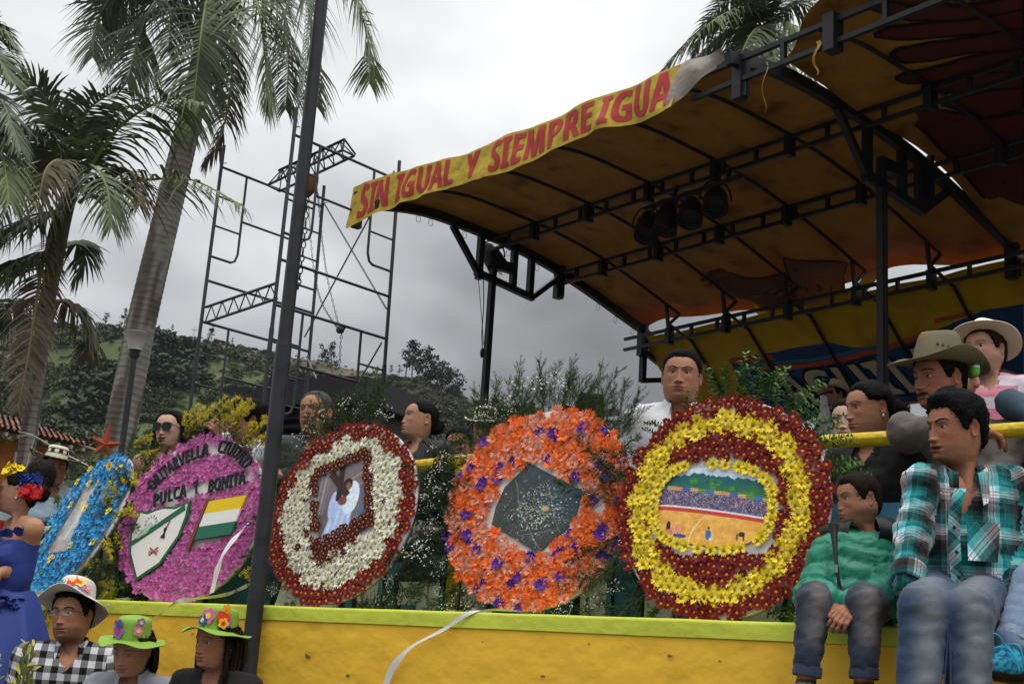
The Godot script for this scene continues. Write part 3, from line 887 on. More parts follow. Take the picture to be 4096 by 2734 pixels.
func build_stage() -> void:
	var t := thing("stage_roof", "big dark yellow tarpaulin stage roof on a black steel frame with two posts", "stage roof", sp(0, 1.5, 0))
	var here := Transform3D(Basis.IDENTITY, -t.position)
	var steel := mat("black_steel", lin(0.014, 0.015, 0.018), 0.45, "fine", 0.3)
	# the platform the singer stands on
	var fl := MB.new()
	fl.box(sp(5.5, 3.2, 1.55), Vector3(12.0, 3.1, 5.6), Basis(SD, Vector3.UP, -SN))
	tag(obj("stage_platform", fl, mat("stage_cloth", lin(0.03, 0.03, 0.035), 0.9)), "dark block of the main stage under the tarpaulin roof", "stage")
	# tarpaulin: the left bay, the right bay and the back
	var tarp := mat("tarpaulin", Color(1, 1, 1), 0.7, "cloth", 0.9, "stain", 2.2)
	tarp.backlight_enabled = true; tarp.backlight = Color(0.10, 0.052, 0.006)
	for bay in 2:
		var m := MB.new()
		var rows := []
		var ns := 64; var nl := 44
		var s0 := -0.08 if bay == 0 else BAY + 0.03
		var s1 := BAY - 0.05 if bay == 0 else BAY + 5.6
		var first := m.v.size()
		for i in ns + 1:
			var s := lerpf(s0, s1, float(i) / ns)
			var lo := -0.03
			if bay == 1: lo = 0.45 * (1.0 - smoothstep(0.0, 0.7, s - s0)) - 0.16 * smoothstep(0.4, 1.0, s - s0)
			for k in nl + 1:
				var l := lerpf(lo, 4.02, float(k) / nl)
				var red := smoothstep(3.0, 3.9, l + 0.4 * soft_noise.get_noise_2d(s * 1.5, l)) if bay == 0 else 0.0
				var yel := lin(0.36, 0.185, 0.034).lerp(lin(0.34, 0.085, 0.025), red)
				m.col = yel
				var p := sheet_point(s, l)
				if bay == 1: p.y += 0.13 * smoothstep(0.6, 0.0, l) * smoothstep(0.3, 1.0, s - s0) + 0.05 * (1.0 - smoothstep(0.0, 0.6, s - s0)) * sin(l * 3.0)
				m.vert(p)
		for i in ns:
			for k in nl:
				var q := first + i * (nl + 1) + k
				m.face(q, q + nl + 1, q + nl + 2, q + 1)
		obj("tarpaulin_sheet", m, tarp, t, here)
	# back sheet with its lettering
	var bk := MB.new()
	var rows2 := []
	for i in 61:
		var row := []
		for k in 16: row.append(back_point(lerpf(0.0, 10.5, i / 60.0), lerpf(-0.02, 0.56, k / 15.0), 0.0))
		rows2.append(row)
	bk.col = lin(0.52, 0.33, 0.012)
	bk.grid(rows2)
	var back := obj("back_sheet", bk, mat("back_tarpaulin", Color(1, 1, 1), 0.7, "cloth", 0.9, "stain", 2.0), t, here)
	var pr := MB.new()
	var navy := lin(0.018, 0.05, 0.13); var teal := lin(0.03, 0.13, 0.22); var redline := lin(0.36, 0.06, 0.03); var cream := lin(0.42, 0.34, 0.22); var ink := lin(0.01, 0.01, 0.012)
	on_back(PackedVector2Array([Vector2(1.128, 0.174), Vector2(1.863, 0.170), Vector2(2.640, 0.173), Vector2(2.897, 0.220), Vector2(3.276, 0.235), Vector2(3.654, 0.240), Vector2(3.841, 0.221), Vector2(4.202, 0.184), Vector2(4.592, 0.152), Vector2(5.000, 0.165), Vector2(4.479, 0.593), Vector2(3.766, 0.556), Vector2(2.850, 0.535), Vector2(1.918, 0.545), Vector2(1.299, 0.603), Vector2(1.135, 0.451)]), navy, pr, 0.004)
	on_back(PackedVector2Array([Vector2(1.128, 0.174), Vector2(1.786, 0.177), Vector2(1.799, 0.210), Vector2(1.158, 0.201)]), redline, pr, 0.008)
	on_back(PackedVector2Array([Vector2(1.456, 0.236), Vector2(1.815, 0.240), Vector2(2.247, 0.250), Vector2(2.761, 0.252), Vector2(3.276, 0.235), Vector2(3.910, 0.209), Vector2(3.888, 0.233), Vector2(3.248, 0.263), Vector2(2.725, 0.280), Vector2(2.217, 0.277), Vector2(1.784, 0.268), Vector2(1.442, 0.265)]), redline, pr, 0.008)
	on_back(PackedVector2Array([Vector2(4.013, 0.152), Vector2(4.248, 0.149), Vector2(4.461, 0.139), Vector2(4.446, 0.159), Vector2(4.232, 0.169), Vector2(3.994, 0.174)]), redline, pr, 0.008)
	on_back(PackedVector2Array([Vector2(1.493, 0.214), Vector2(1.850, 0.218), Vector2(2.280, 0.228), Vector2(2.792, 0.231), Vector2(3.292, 0.216), Vector2(3.276, 0.231), Vector2(2.772, 0.248), Vector2(2.259, 0.246), Vector2(1.828, 0.236), Vector2(1.470, 0.232)]), teal, pr, 0.0085)
	on_back(PackedVector2Array([Vector2(1.108, 0.218), Vector2(1.379, 0.221), Vector2(1.264, 0.394), Vector2(1.173, 0.324)]), teal, pr, 0.0085)
	obj("painted_banner", pr, mat("print_dull", Color(1, 1, 1), 0.75), back)
	var word := letters("AGUILA")
	var wid := 0.0
	for p in word.v: wid = maxf(wid, p.x)
	for pass_ in 3:
		var lt := MB.new()
		lt.col = [ink, lin(0.02, 0.16, 0.30), cream][pass_]
		for d in ([[-1, 0], [1, 0], [0, 1], [0, -1], [1.6, 1.2], [0.7, 0.7]] if pass_ == 0 else [[0.5, 0.4]] if pass_ == 1 else [[0, 0]]):
			var q := MB.new(); q.col = lt.col
			for p in word.v:
				var a: float = p.x / wid
				var s: float = 1.62 + a * 2.25 + d[0] * 0.035 - (p.y - 0.5) * 0.12
				var f: float = 0.475 - 0.21 * p.y * (1.0 - 0.12 * sin(a * PI)) + d[1] * 0.016 + 0.012 * sin(a * PI)
				q.vert(back_point(s, f, 0.010 + 0.002 * pass_ + 0.0001 * d[0]))
			q.idx = word.idx
			lt.add(q)
		obj("painted_letter", lt, mat("print_dull"), back)
	# paintings on the underside: an eagle in the left bay, big feathers in the right
	var eg := MB.new()
	var wing := lin(0.085, 0.032, 0.022); var wing2 := lin(0.11, 0.044, 0.03)
	var a1 := PackedVector2Array([Vector2(1.670, 3.357), Vector2(1.871, 3.298), Vector2(2.064, 3.476), Vector2(2.340, 3.555), Vector2(2.579, 3.618), Vector2(2.582, 3.861), Vector2(2.437, 4.117), Vector2(2.172, 4.134), Vector2(1.947, 4.050), Vector2(1.872, 3.877), Vector2(1.645, 3.780), Vector2(1.594, 3.603)])
	on_sheet(grown(a1, 0.02), lin(0.02, 0.012, 0.012), eg, 0.006); on_sheet(a1, wing, eg, 0.009)
	var a2 := PackedVector2Array([Vector2(2.759, 3.334), Vector2(2.993, 3.514), Vector2(3.243, 3.622), Vector2(3.299, 3.719), Vector2(3.101, 3.896), Vector2(2.987, 4.074), Vector2(2.959, 4.204), Vector2(2.650, 4.234), Vector2(2.381, 4.155), Vector2(2.408, 3.946), Vector2(2.633, 3.553)])
	on_sheet(grown(a2, 0.02), lin(0.02, 0.012, 0.012), eg, 0.011); on_sheet(a2, wing2, eg, 0.014)
	for i in 9:   # flight feathers
		var f := i / 8.0
		var c := PackedVector2Array()
		var tip := Vector2(lerpf(a1[0].x, a1[9].x + 0.1, f), lerpf(a1[0].y, a1[9].y, f)) + Vector2(-0.16, 0.02 + 0.03 * sin(i * 2.0))
		var root := tip + Vector2(0.42, -0.06)
		c.append(tip); c.append(tip.lerp(root, 0.3) + Vector2(0, 0.05)); c.append(root + Vector2(0, 0.06)); c.append(root - Vector2(0, 0.06)); c.append(tip.lerp(root, 0.3) - Vector2(0, 0.05))
		on_sheet(grown(c, 0.012), lin(0.02, 0.012, 0.012), eg, 0.005); on_sheet(c, wing, eg, 0.010)
	on_sheet(PackedVector2Array([Vector2(2.964, 4.135), Vector2(3.126, 4.076), Vector2(3.336, 3.985), Vector2(3.469, 3.979), Vector2(3.475, 4.047), Vector2(3.307, 4.139), Vector2(3.108, 4.213), Vector2(2.935, 4.251)]), lin(0.22, 0.13, 0.08), eg, 0.009)
	on_sheet(PackedVector2Array([Vector2(3.339, 4.126), Vector2(3.470, 4.083), Vector2(3.488, 4.135), Vector2(3.347, 4.207)]), lin(0.30, 0.06, 0.03), eg, 0.012)
	on_sheet(PackedVector2Array([Vector2(1.837, 3.903), Vector2(1.942, 4.087), Vector2(2.100, 4.145), Vector2(2.065, 4.187), Vector2(1.810, 4.150), Vector2(1.763, 4.050)]), lin(0.5, 0.30, 0.03), eg, 0.009)
	for i in 70:   # rows of small feathers over both wings
		var wing_poly := a1 if i % 2 else a2
		var p := Vector2(rnd(wing_poly[0].x, wing_poly[5].x + 0.2), rnd(3.0, 3.85))
		var c := PackedVector2Array([p, p + Vector2(0.05, 0.022), p + Vector2(0.20, -0.012), p + Vector2(0.06, -0.022)])
		if inside(p, wing_poly) and inside(c[2], wing_poly): on_sheet(c, [lin(0.16, 0.07, 0.045), lin(0.03, 0.014, 0.012), lin(0.12, 0.05, 0.03)][i % 3], eg, 0.016)
	obj("painted_eagle", eg, mat("print_dull"), t, here)
	var ft := MB.new()
	var dark := lin(0.013, 0.010, 0.011); var maroon := lin(0.085, 0.016, 0.012)
	for q in [PackedVector2Array([Vector2(6.000, 0.559), Vector2(6.118, 0.551), Vector2(6.222, 0.627), Vector2(6.332, 0.693), Vector2(6.538, 0.782), Vector2(6.994, 0.950), Vector2(6.868, 1.161), Vector2(6.465, 0.951), Vector2(6.233, 0.837), Vector2(6.087, 0.706)]), PackedVector2Array([Vector2(5.916, 0.900), Vector2(6.002, 0.859), Vector2(6.102, 0.912), Vector2(6.283, 0.994), Vector2(6.562, 1.094), Vector2(6.862, 1.171), Vector2(6.709, 1.427), Vector2(6.368, 1.278), Vector2(6.091, 1.162), Vector2(5.915, 1.035)]), PackedVector2Array([Vector2(5.713, 1.243), Vector2(5.803, 1.223), Vector2(5.936, 1.270), Vector2(6.136, 1.334), Vector2(6.697, 1.446), Vector2(6.532, 1.722), Vector2(6.139, 1.512), Vector2(5.846, 1.401), Vector2(5.730, 1.326)]), PackedVector2Array([Vector2(5.790, 1.483), Vector2(5.912, 1.488), Vector2(6.087, 1.530), Vector2(6.518, 1.746), Vector2(6.402, 1.939), Vector2(6.027, 1.747), Vector2(5.831, 1.607)]), PackedVector2Array([Vector2(6.268, 0.128), Vector2(6.402, 0.155), Vector2(6.414, 0.352), Vector2(6.555, 0.421), Vector2(6.687, 0.611), Vector2(7.083, 0.801), Vector2(7.006, 0.930), Vector2(6.565, 0.741), Vector2(6.331, 0.582), Vector2(6.259, 0.409)]), PackedVector2Array([Vector2(5.758, 1.816), Vector2(5.904, 1.810), Vector2(6.119, 1.855), Vector2(6.388, 1.963), Vector2(6.234, 2.219), Vector2(5.943, 2.134), Vector2(5.836, 1.978)])]:
		on_sheet(grown(q, 0.045), dark, ft, 0.006); on_sheet(q, maroon, ft, 0.009)
	var body := PackedVector2Array([Vector2(5.443, 1.735), Vector2(5.618, 1.859), Vector2(5.792, 2.044), Vector2(5.978, 2.209), Vector2(6.204, 2.296), Vector2(5.204, 3.951), Vector2(5.200, 3.816), Vector2(5.262, 3.350), Vector2(5.308, 2.855), Vector2(5.349, 2.388), Vector2(5.376, 2.021), Vector2(5.366, 1.782)])
	on_sheet(grown(body, 0.04), dark, ft, 0.011); on_sheet(body, maroon, ft, 0.014)
	for i in 14:
		var p := Vector2(rnd(BAY + 0.7, BAY + 3.0), rnd(1.9, 3.4))
		var c := PackedVector2Array([p, p + Vector2(0.10, 0.07), p + Vector2(0.34, 0.02), p + Vector2(0.12, -0.05)])
		on_sheet(c, dark, ft, 0.018)
	obj("painted_feathers", ft, mat("print_dull"), t, here)
	# steel: the two arches with their ribs, trusses and hangers
	for bay in 3:
		var m := MB.new()
		var prev := sp(BAY * bay, -0.15, roof_y(-0.15) - 0.05)
		for i in 22:
			var l := -0.15 + 4.25 * (i + 1) / 22.0
			var p := sp(BAY * bay, l, roof_y(l) - 0.05)
			m.bar(prev, p + (p - prev) * 0.05, 0.07, 0.10)
			prev = p
		obj("arch_beam", m, steel, t, here)
		for l in ([0.0, 2.5, 3.9] if bay != 0 else [2.5, 3.92]):
			var h := MB.new()
			h.box(sp(BAY * bay, l, roof_y(l) - 0.22), Vector3(0.09, 0.34, 0.10), Basis(SD, Vector3.UP, -SN))
			h.box(sp(BAY * bay + 0.06, l, roof_y(l) - 0.18), Vector3(0.05, 0.40, 0.05), Basis(SD, Vector3.UP, -SN))
			obj("hanger", h, steel, t, here)
	for bay in 2:
		for k in 5:
			var s := BAY * bay + 0.78 + 0.905 * k
			var m := MB.new()
			var pts := []
			for i in 24:
				var l := 0.02 + 3.75 * i / 23.0
				pts.append(sp(s, l, roof_y(l) - 0.055))
			m.tube(pts, 0.019, 6)
			obj("rib", m, steel, t, here)
			m = MB.new()   # the strut that carries the rib's end, and the bar that goes on down along the back sheet
			m.bar(sp(s, 3.55, roof_y(3.55) - 0.06), sp(s, 3.6, 5.72), 0.035, 0.035)
			m.bar(sp(s, 3.6, 5.78), sp(s, 3.78, roof_y(3.78) - 0.06), 0.03, 0.03)
			m.tube([sp(s, 3.62, 5.78), sp(s, 4.0, 5.66), sp(s, 5.0, 4.73)], 0.02, 6)
			obj("back_strut", m, steel, t, here)
		for tr in [[1.45, -0.05], [2.5, -0.05], [3.62, -0.30]]:
			var m := MB.new()
			var y: float = roof_y(tr[0]) + tr[1]
			var a := BAY * bay; var b := BAY * (bay + 1)
			m.bar(sp(a, tr[0], y - 0.03), sp(b, tr[0], y - 0.03), 0.035, 0.035)
			m.bar(sp(a, tr[0], y - 0.165), sp(b, tr[0], y - 0.165), 0.035, 0.035)
			for k in 12:
				m.box(sp(a + 0.32 + 0.4525 * k * 0.905, tr[0], y - 0.097), Vector3(0.035, 0.11, 0.035), Basis(SD, Vector3.UP, -SN))
			for k in 5:
				m.box(sp(a + 0.78 + 0.905 * k, tr[0], y - 0.115), Vector3(0.06, 0.20, 0.10), Basis(SD, Vector3.UP, -SN))
			obj("purlin_truss", m, steel, t, here)
	var fr := MB.new()   # front eave truss, bare in the right bay where the sheet has slipped back
	for dy in [-0.02, -0.20]:
		fr.bar(sp(BAY - 0.5, -0.02, 6.50 + dy), sp(BAY * 2.2, -0.02, 6.50 + dy), 0.04, 0.04)
	for k in 13: fr.box(sp(BAY + 0.46 + 0.47 * k, -0.02, 6.39), Vector3(0.04, 0.15, 0.04), Basis(SD, Vector3.UP, -SN))
	for s in [BAY + 0.93, BAY + 2.1]: fr.box(sp(s, -0.02, 6.38), Vector3(0.10, 0.30, 0.12), Basis(SD, Vector3.UP, -SN))
	obj("eave_truss", fr, steel, t, here)
	var en := MB.new()
	en.box(sp(-0.55, -0.05, 6.55), Vector3(0.08, 0.42, 0.10), Basis(SD, Vector3.UP, -SN))
	en.bar(sp(-0.55, -0.05, 6.55), sp(0.0, -0.05, 6.48), 0.05, 0.05)
	obj("eave_end", en, steel, t, here)
	# the posts with their box brackets
	for k in 3:
		var s := BAY * k
		var l := 1.5 if k == 0 else 1.85
		var b0 := roof_y(l) - 0.62
		var post := MB.new()
		post.box(sp(s, l, (b0 + 0.25) / 2), Vector3(0.068, b0 + 0.25, 0.068), Basis(SD, Vector3.UP, -SN))
		post.box(sp(s + 0.042, l, b0 / 2), Vector3(0.016, b0, 0.035), Basis(SD, Vector3.UP, -SN))
		obj("post", post, steel, t, here)
		var br := MB.new()
		var lo := l - 0.20; var hi := l + 0.62
		br.bar(sp(s, lo - 0.05, b0 + 0.10), sp(s, hi, b0 - 0.02), 0.07, 0.07)
		br.bar(sp(s, lo - 0.02, b0 + 0.10), sp(s, lo - 0.42, roof_y(lo - 0.42) - 0.1), 0.06, 0.06)
		br.bar(sp(s, hi, b0), sp(s, hi + 0.40, roof_y(hi + 0.40) - 0.1), 0.06, 0.06)
		for q in [lo, l + 0.30, hi - 0.06]: br.bar(sp(s, q, b0 + 0.02), sp(s, q, roof_y(q) - 0.08), 0.07, 0.07, SN)
		br.box(sp(s, l + 0.14, b0 + 0.26), Vector3(0.075, 0.12, 0.34), Basis(SD, Vector3.UP, -SN))
		obj("bracket", br, steel, t, here)
	# end frame at the back left corner
	var ef := MB.new()
	var e0 := sp(0, 3.95, 5.86)
	for q in [[0.0, 0.06, 0.0, -0.62], [0.18, 0.0, 0.18, -0.30]]:
		ef.bar(e0 + SN * q[0] + Vector3(0, q[1], 0), e0 + SN * q[2] + Vector3(0, q[3], 0), 0.07, 0.07, SN)
	ef.bar(e0 + Vector3(0, -0.22, 0), e0 + SN * 0.5 + Vector3(0, -0.40, 0), 0.06, 0.06)
	ef.bar(e0 + Vector3(0, -0.60, 0), e0 + SN * 0.5 + Vector3(0, -0.50, 0), 0.06, 0.06)
	obj("corner_frame", ef, steel, t, here)
	# lacing rings along the left edge
	var lr := MB.new()
	for l in [0.45, 0.62, 1.1, 1.75, 2.2, 2.62, 3.2, 3.5, 3.8]:
		var c := sp(-0.06, l, roof_y(l) - 0.13)
		var ring := []
		for k in 13: ring.append(c + SN * cos(TAU * k / 12) * 0.03 + Vector3(0, sin(TAU * k / 12) * 0.04, 0))
		lr.tube(ring, 0.004, 4, false)
	obj("lacing_rings", lr, mat("galvanised", lin(0.35, 0.36, 0.37), 0.4, "", 1, "", 1, 0.8), t, here)
	fascia(t, here)
	# stage lights
	var bar := MB.new()
	bar.bar(sp(2.65, 1.35, 6.18), sp(3.9, 1.35, 6.20), 0.04, 0.04)
	bar.bar(sp(3.0, 1.40, 6.2), sp(3.0, 1.43, 6.36), 0.03, 0.03, SN); bar.bar(sp(3.7, 1.40, 6.2), sp(3.7, 1.43, 6.36), 0.03, 0.03, SN)
	obj("light_bar", bar, steel, t, here)
	var spots := [[2.72, 1.33, 5.98, 0.1, "leftmost"], [2.98, 1.33, 6.0, -0.2, "second from left"], [3.30, 1.33, 6.0, 0.35, "third from left"], [3.62, 1.33, 6.03, 0.5, "rightmost"]]
	for q in spots:
		par_can(sp(q[0], q[1], q[2]), Vector3(-0.15, -0.93, 0.35 + q[3]), "%s of the four black stage lamps hung together under the roof" % q[4], "stage lamps under the roof")
	par_can(Vector3(-0.25, 6.3, -14.74) - SD * 0.08, Vector3(0.45, -0.75, 0.3), "single black stage lamp clamped to the bracket of the left stage post", "")
	# the cable with its plug beside the left post
	var cb := MB.new()
	cb.tube(curve([Vector3(-0.38, 6.02, -14.64), Vector3(-0.35, 5.67, -14.66), Vector3(-0.35, 5.36, -14.66), Vector3(-0.33, 5.15, -14.68)], 20), 0.006, 5)
	cb.tube(curve([Vector3(-0.43, 5.95, -14.6), Vector3(-0.37, 5.56, -14.65), Vector3(-0.32, 5.21, -14.69)], 20), 0.004, 5)
	cb.ball(Vector3(-0.33, 5.11, -14.68), Vector3(0.025, 0.06, 0.025), 8, 6)
	tag(obj("cable", cb, mat("rubber", lin(0.012, 0.012, 0.013), 0.6)), "thin black cable with a plug hanging beside the left stage post", "cable")

func back_point(s: float, f: float, proud: float) -> Vector3:
	var l := 3.95 + 1.95 * f
	var y := 5.75 - 1.75 * f
	var w := 0.03 * soft_noise.get_noise_2d(s * 0.9, f * 3.0) - 0.03 * sin(PI * clampf(f / 0.55, 0, 1))
	return sp(s, l, y + w - proud * 1.3) - SN * proud

func on_back(poly: PackedVector2Array, col: Color, m: MB, proud: float) -> void:
	var tris := Geometry2D.triangulate_polygon(poly)
	for i in range(0, tris.size(), 3):
		var a := poly[tris[i]]; var b := poly[tris[i + 1]]; var c := poly[tris[i + 2]]
		m.col = col
		var n := 10
		var row := m.v.size()
		for j in n + 1:
			for k in n + 1 - j:
				var p := a + (b - a) * (float(k) / n) + (c - a) * (float(j) / n)
				m.vert(back_point(p.x, p.y, proud))
		for j in n:
			var w := n + 1 - j
			for k in w - 1:
				m.tri(row + k, row + k + 1, row + w + k)
				if k < w - 2: m.tri(row + k + 1, row + w + k + 1, row + w + k)
			row += w

# the lettered strip along the eave; a: 0..1 along, h: 0 (bottom) .. 1 (top)
func fascia_point(a: float, h: float, proud := 0.0) -> Vector3:
	var s := lerpf(-0.62, 4.52, a)
	var top := 6.83 - 0.17 * smoothstep(0.0, 0.5, a) - 0.05 * a + 0.02 * sin(a * 26.0) * smoothstep(0.1, 0.6, a)
	var low := 6.36 - 0.10 * smoothstep(0.2, 0.6, a) + 0.035 * sin(a * 17.0 + 1.2) * smoothstep(0.4, 0.7, a) - 0.05 * exp(-pow((a - 0.02) * 30.0, 2)) - 0.035 * smoothstep(0.85, 1.0, a)
	var fold := 0.03 * soft_noise.get_noise_2d(a * 9.0, h * 0.8) * (1.2 - h) + 0.035 * smoothstep(0.6, 0.9, a) * sin(a * 40.0 + h * 2.0) * (1.0 - 0.6 * h) + 0.008 * sin(a * 63.0 - h * 2.0)
	return sp(s, -0.10 - fold - proud - 0.04 * (1.0 - h), lerpf(low, top, h))

func fascia(t: Node3D, here: Transform3D) -> void:
	var m := MB.new()
	var rows := []
	for i in 181:
		var row := []
		for k in 13: row.append(fascia_point(i / 180.0, k / 12.0))
		rows.append(row)
	m.col = lin(0.56, 0.40, 0.045)
	m.grid(rows)
	var f := obj("lettered_fascia", m, mat("fascia_cloth", Color(1, 1, 1), 0.65, "cloth", 0.6, "mottle", 0.8), t, here)
	var w := letters("SIN IGUAL  Y  SIEMPRE IGUA")
	var wid := 0.0
	for p in w.v: wid = maxf(wid, p.x)
	var l := MB.new()
	l.col = lin(0.40, 0.028, 0.035)
	for heavy in [-0.0017, 0.0, 0.0017]:   # thrice for heavier strokes; long edges are split so that the letters follow the folds
		for i in range(0, w.idx.size(), 3):
			var a := w.v[w.idx[i]]; var b := w.v[w.idx[i + 1]]; var c := w.v[w.idx[i + 2]]
			var n := clampi(int(ceil(maxf(a.distance_to(b), maxf(b.distance_to(c), c.distance_to(a))) / 0.15)), 1, 8)
			var row := l.v.size()
			for j in n + 1:
				for k in n + 1 - j:
					var p := a + (b - a) * (float(k) / n) + (c - a) * (float(j) / n)
					l.vert(fascia_point(0.045 + 0.945 * p.x / wid + heavy, 0.10 + 0.80 * p.y, 0.006 + heavy * 0.2))
			for j in n:
				var ww := n + 1 - j
				for k in ww - 1:
					l.tri(row + k, row + k + 1, row + ww + k)
					if k < ww - 2: l.tri(row + k + 1, row + ww + k + 1, row + ww + k)
				row += ww
	obj("painted_letter", l, mat("print", Color(1, 1, 1), 0.55), f)
	# the grey turned-over end of the sheet, and the torn ribbons
	var g := MB.new()
	var p0 := fascia_point(1.0, 1.0); var p1 := fascia_point(0.985, 0.0)
	rows = []
	for i in 13:
		var a := i / 12.0
		var row := []
		for k in 7:
			var h := k / 6.0
			var top := p0.lerp(sp(BAY - 0.12, -0.08, 6.60), a)
			var bot := p1.lerp(sp(BAY - 0.15, -0.02, 6.52), pow(a, 0.8))
			row.append(bot.lerp(top, h) - SN * 0.05 * sin(h * PI) * (1.0 - a) + SN * 0.02 * sin(a * 8.0 + h * 3.0))
		rows.append(row)
	g.grid(rows)
	obj("turned_end", g, mat("grey_canvas", lin(0.36, 0.34, 0.31), 0.8, "cloth", 0.5, "stain", 0.9), f)
	var rb := MB.new()
	for q in [[BAY + 0.80, 0.30, 0.022], [BAY + 0.30, 0.45, 0.006]]:
		var st := sp(q[0], -0.05, 6.36)
		var pts := []
		for i in 10: pts.append(st + Vector3(0, -q[1] * i / 9.0, 0) + SD * 0.03 * sin(i * 0.9) + SN * 0.02 * cos(i))
		for i in 9:
			var ww: float = q[2] * (1.0 - i / 10.0)
			rb.quad(pts[i] - SD * ww, pts[i] + SD * ww, pts[i + 1] + SD * ww * 0.9, pts[i + 1] - SD * ww * 0.9)
	for i in rb.c.size(): rb.c[i] = lin(0.42, 0.27, 0.03)
	obj("torn_ribbons", rb, mat("tarpaulin"), f)

func par_can(at: Vector3, aim: Vector3, label: String, group: String) -> void:   # a stage lamp: can, yoke, lens with a wire grid
	var t := thing("stage_lamp", label, "stage lamp", at, group)
	var b := basis_to(aim) * Basis(Vector3.RIGHT, PI / 2)   # y along the aim
	var x := Transform3D(b, Vector3.ZERO)
	var blk := mat("lamp_black", lin(0.012, 0.012, 0.013), 0.6)
	var c := MB.new()
	c.lathe([Vector2(0.0, -0.17), Vector2(0.06, -0.165), Vector2(0.085, -0.13), Vector2(0.09, -0.05), Vector2(0.115, -0.03), Vector2(0.12, 0.14), Vector2(0.125, 0.15), Vector2(0.108, 0.15), Vector2(0.105, 0.05)], 20, x)
	obj("can", c, blk, t)
	var l := MB.new()
	l.lathe([Vector2(0.0, 0.07), Vector2(0.06, 0.06), Vector2(0.105, 0.04)], 20, x)
	var lens := obj("lens", l, mat("lamp_lens", lin(0.03, 0.03, 0.032), 0.3), t)
	var g := MB.new()
	for k in 7:
		var o := -0.09 + 0.03 * k
		var h := sqrt(0.108 * 0.108 - o * o)
		g.tube([x * Vector3(o, 0.148, -h), x * Vector3(o, 0.148, h)], 0.0025, 4)
		g.tube([x * Vector3(-h, 0.151, o), x * Vector3(h, 0.151, o)], 0.0025, 4)
	obj("wire_grid", g, mat("chain_iron", lin(0.05, 0.045, 0.045), 0.6), lens)
	var y := MB.new()
	var yk := []
	for k in 13:
		var a := PI * k / 12.0
		yk.append(Vector3(cos(a) * 0.15, sin(a) * 0.2, 0))
	y.tube(yk, 0.01, 5)
	obj("yoke", y, blk, t)
	var cab := MB.new()
	var ring := []
	for k in 11: ring.append(b * Vector3(0.09 + 0.03 * cos(TAU * k / 10), 0.17 + 0.05 * sin(TAU * k / 10), 0.05))
	cab.tube(ring, 0.005, 4)
	obj("safety_loop", cab, blk, t)


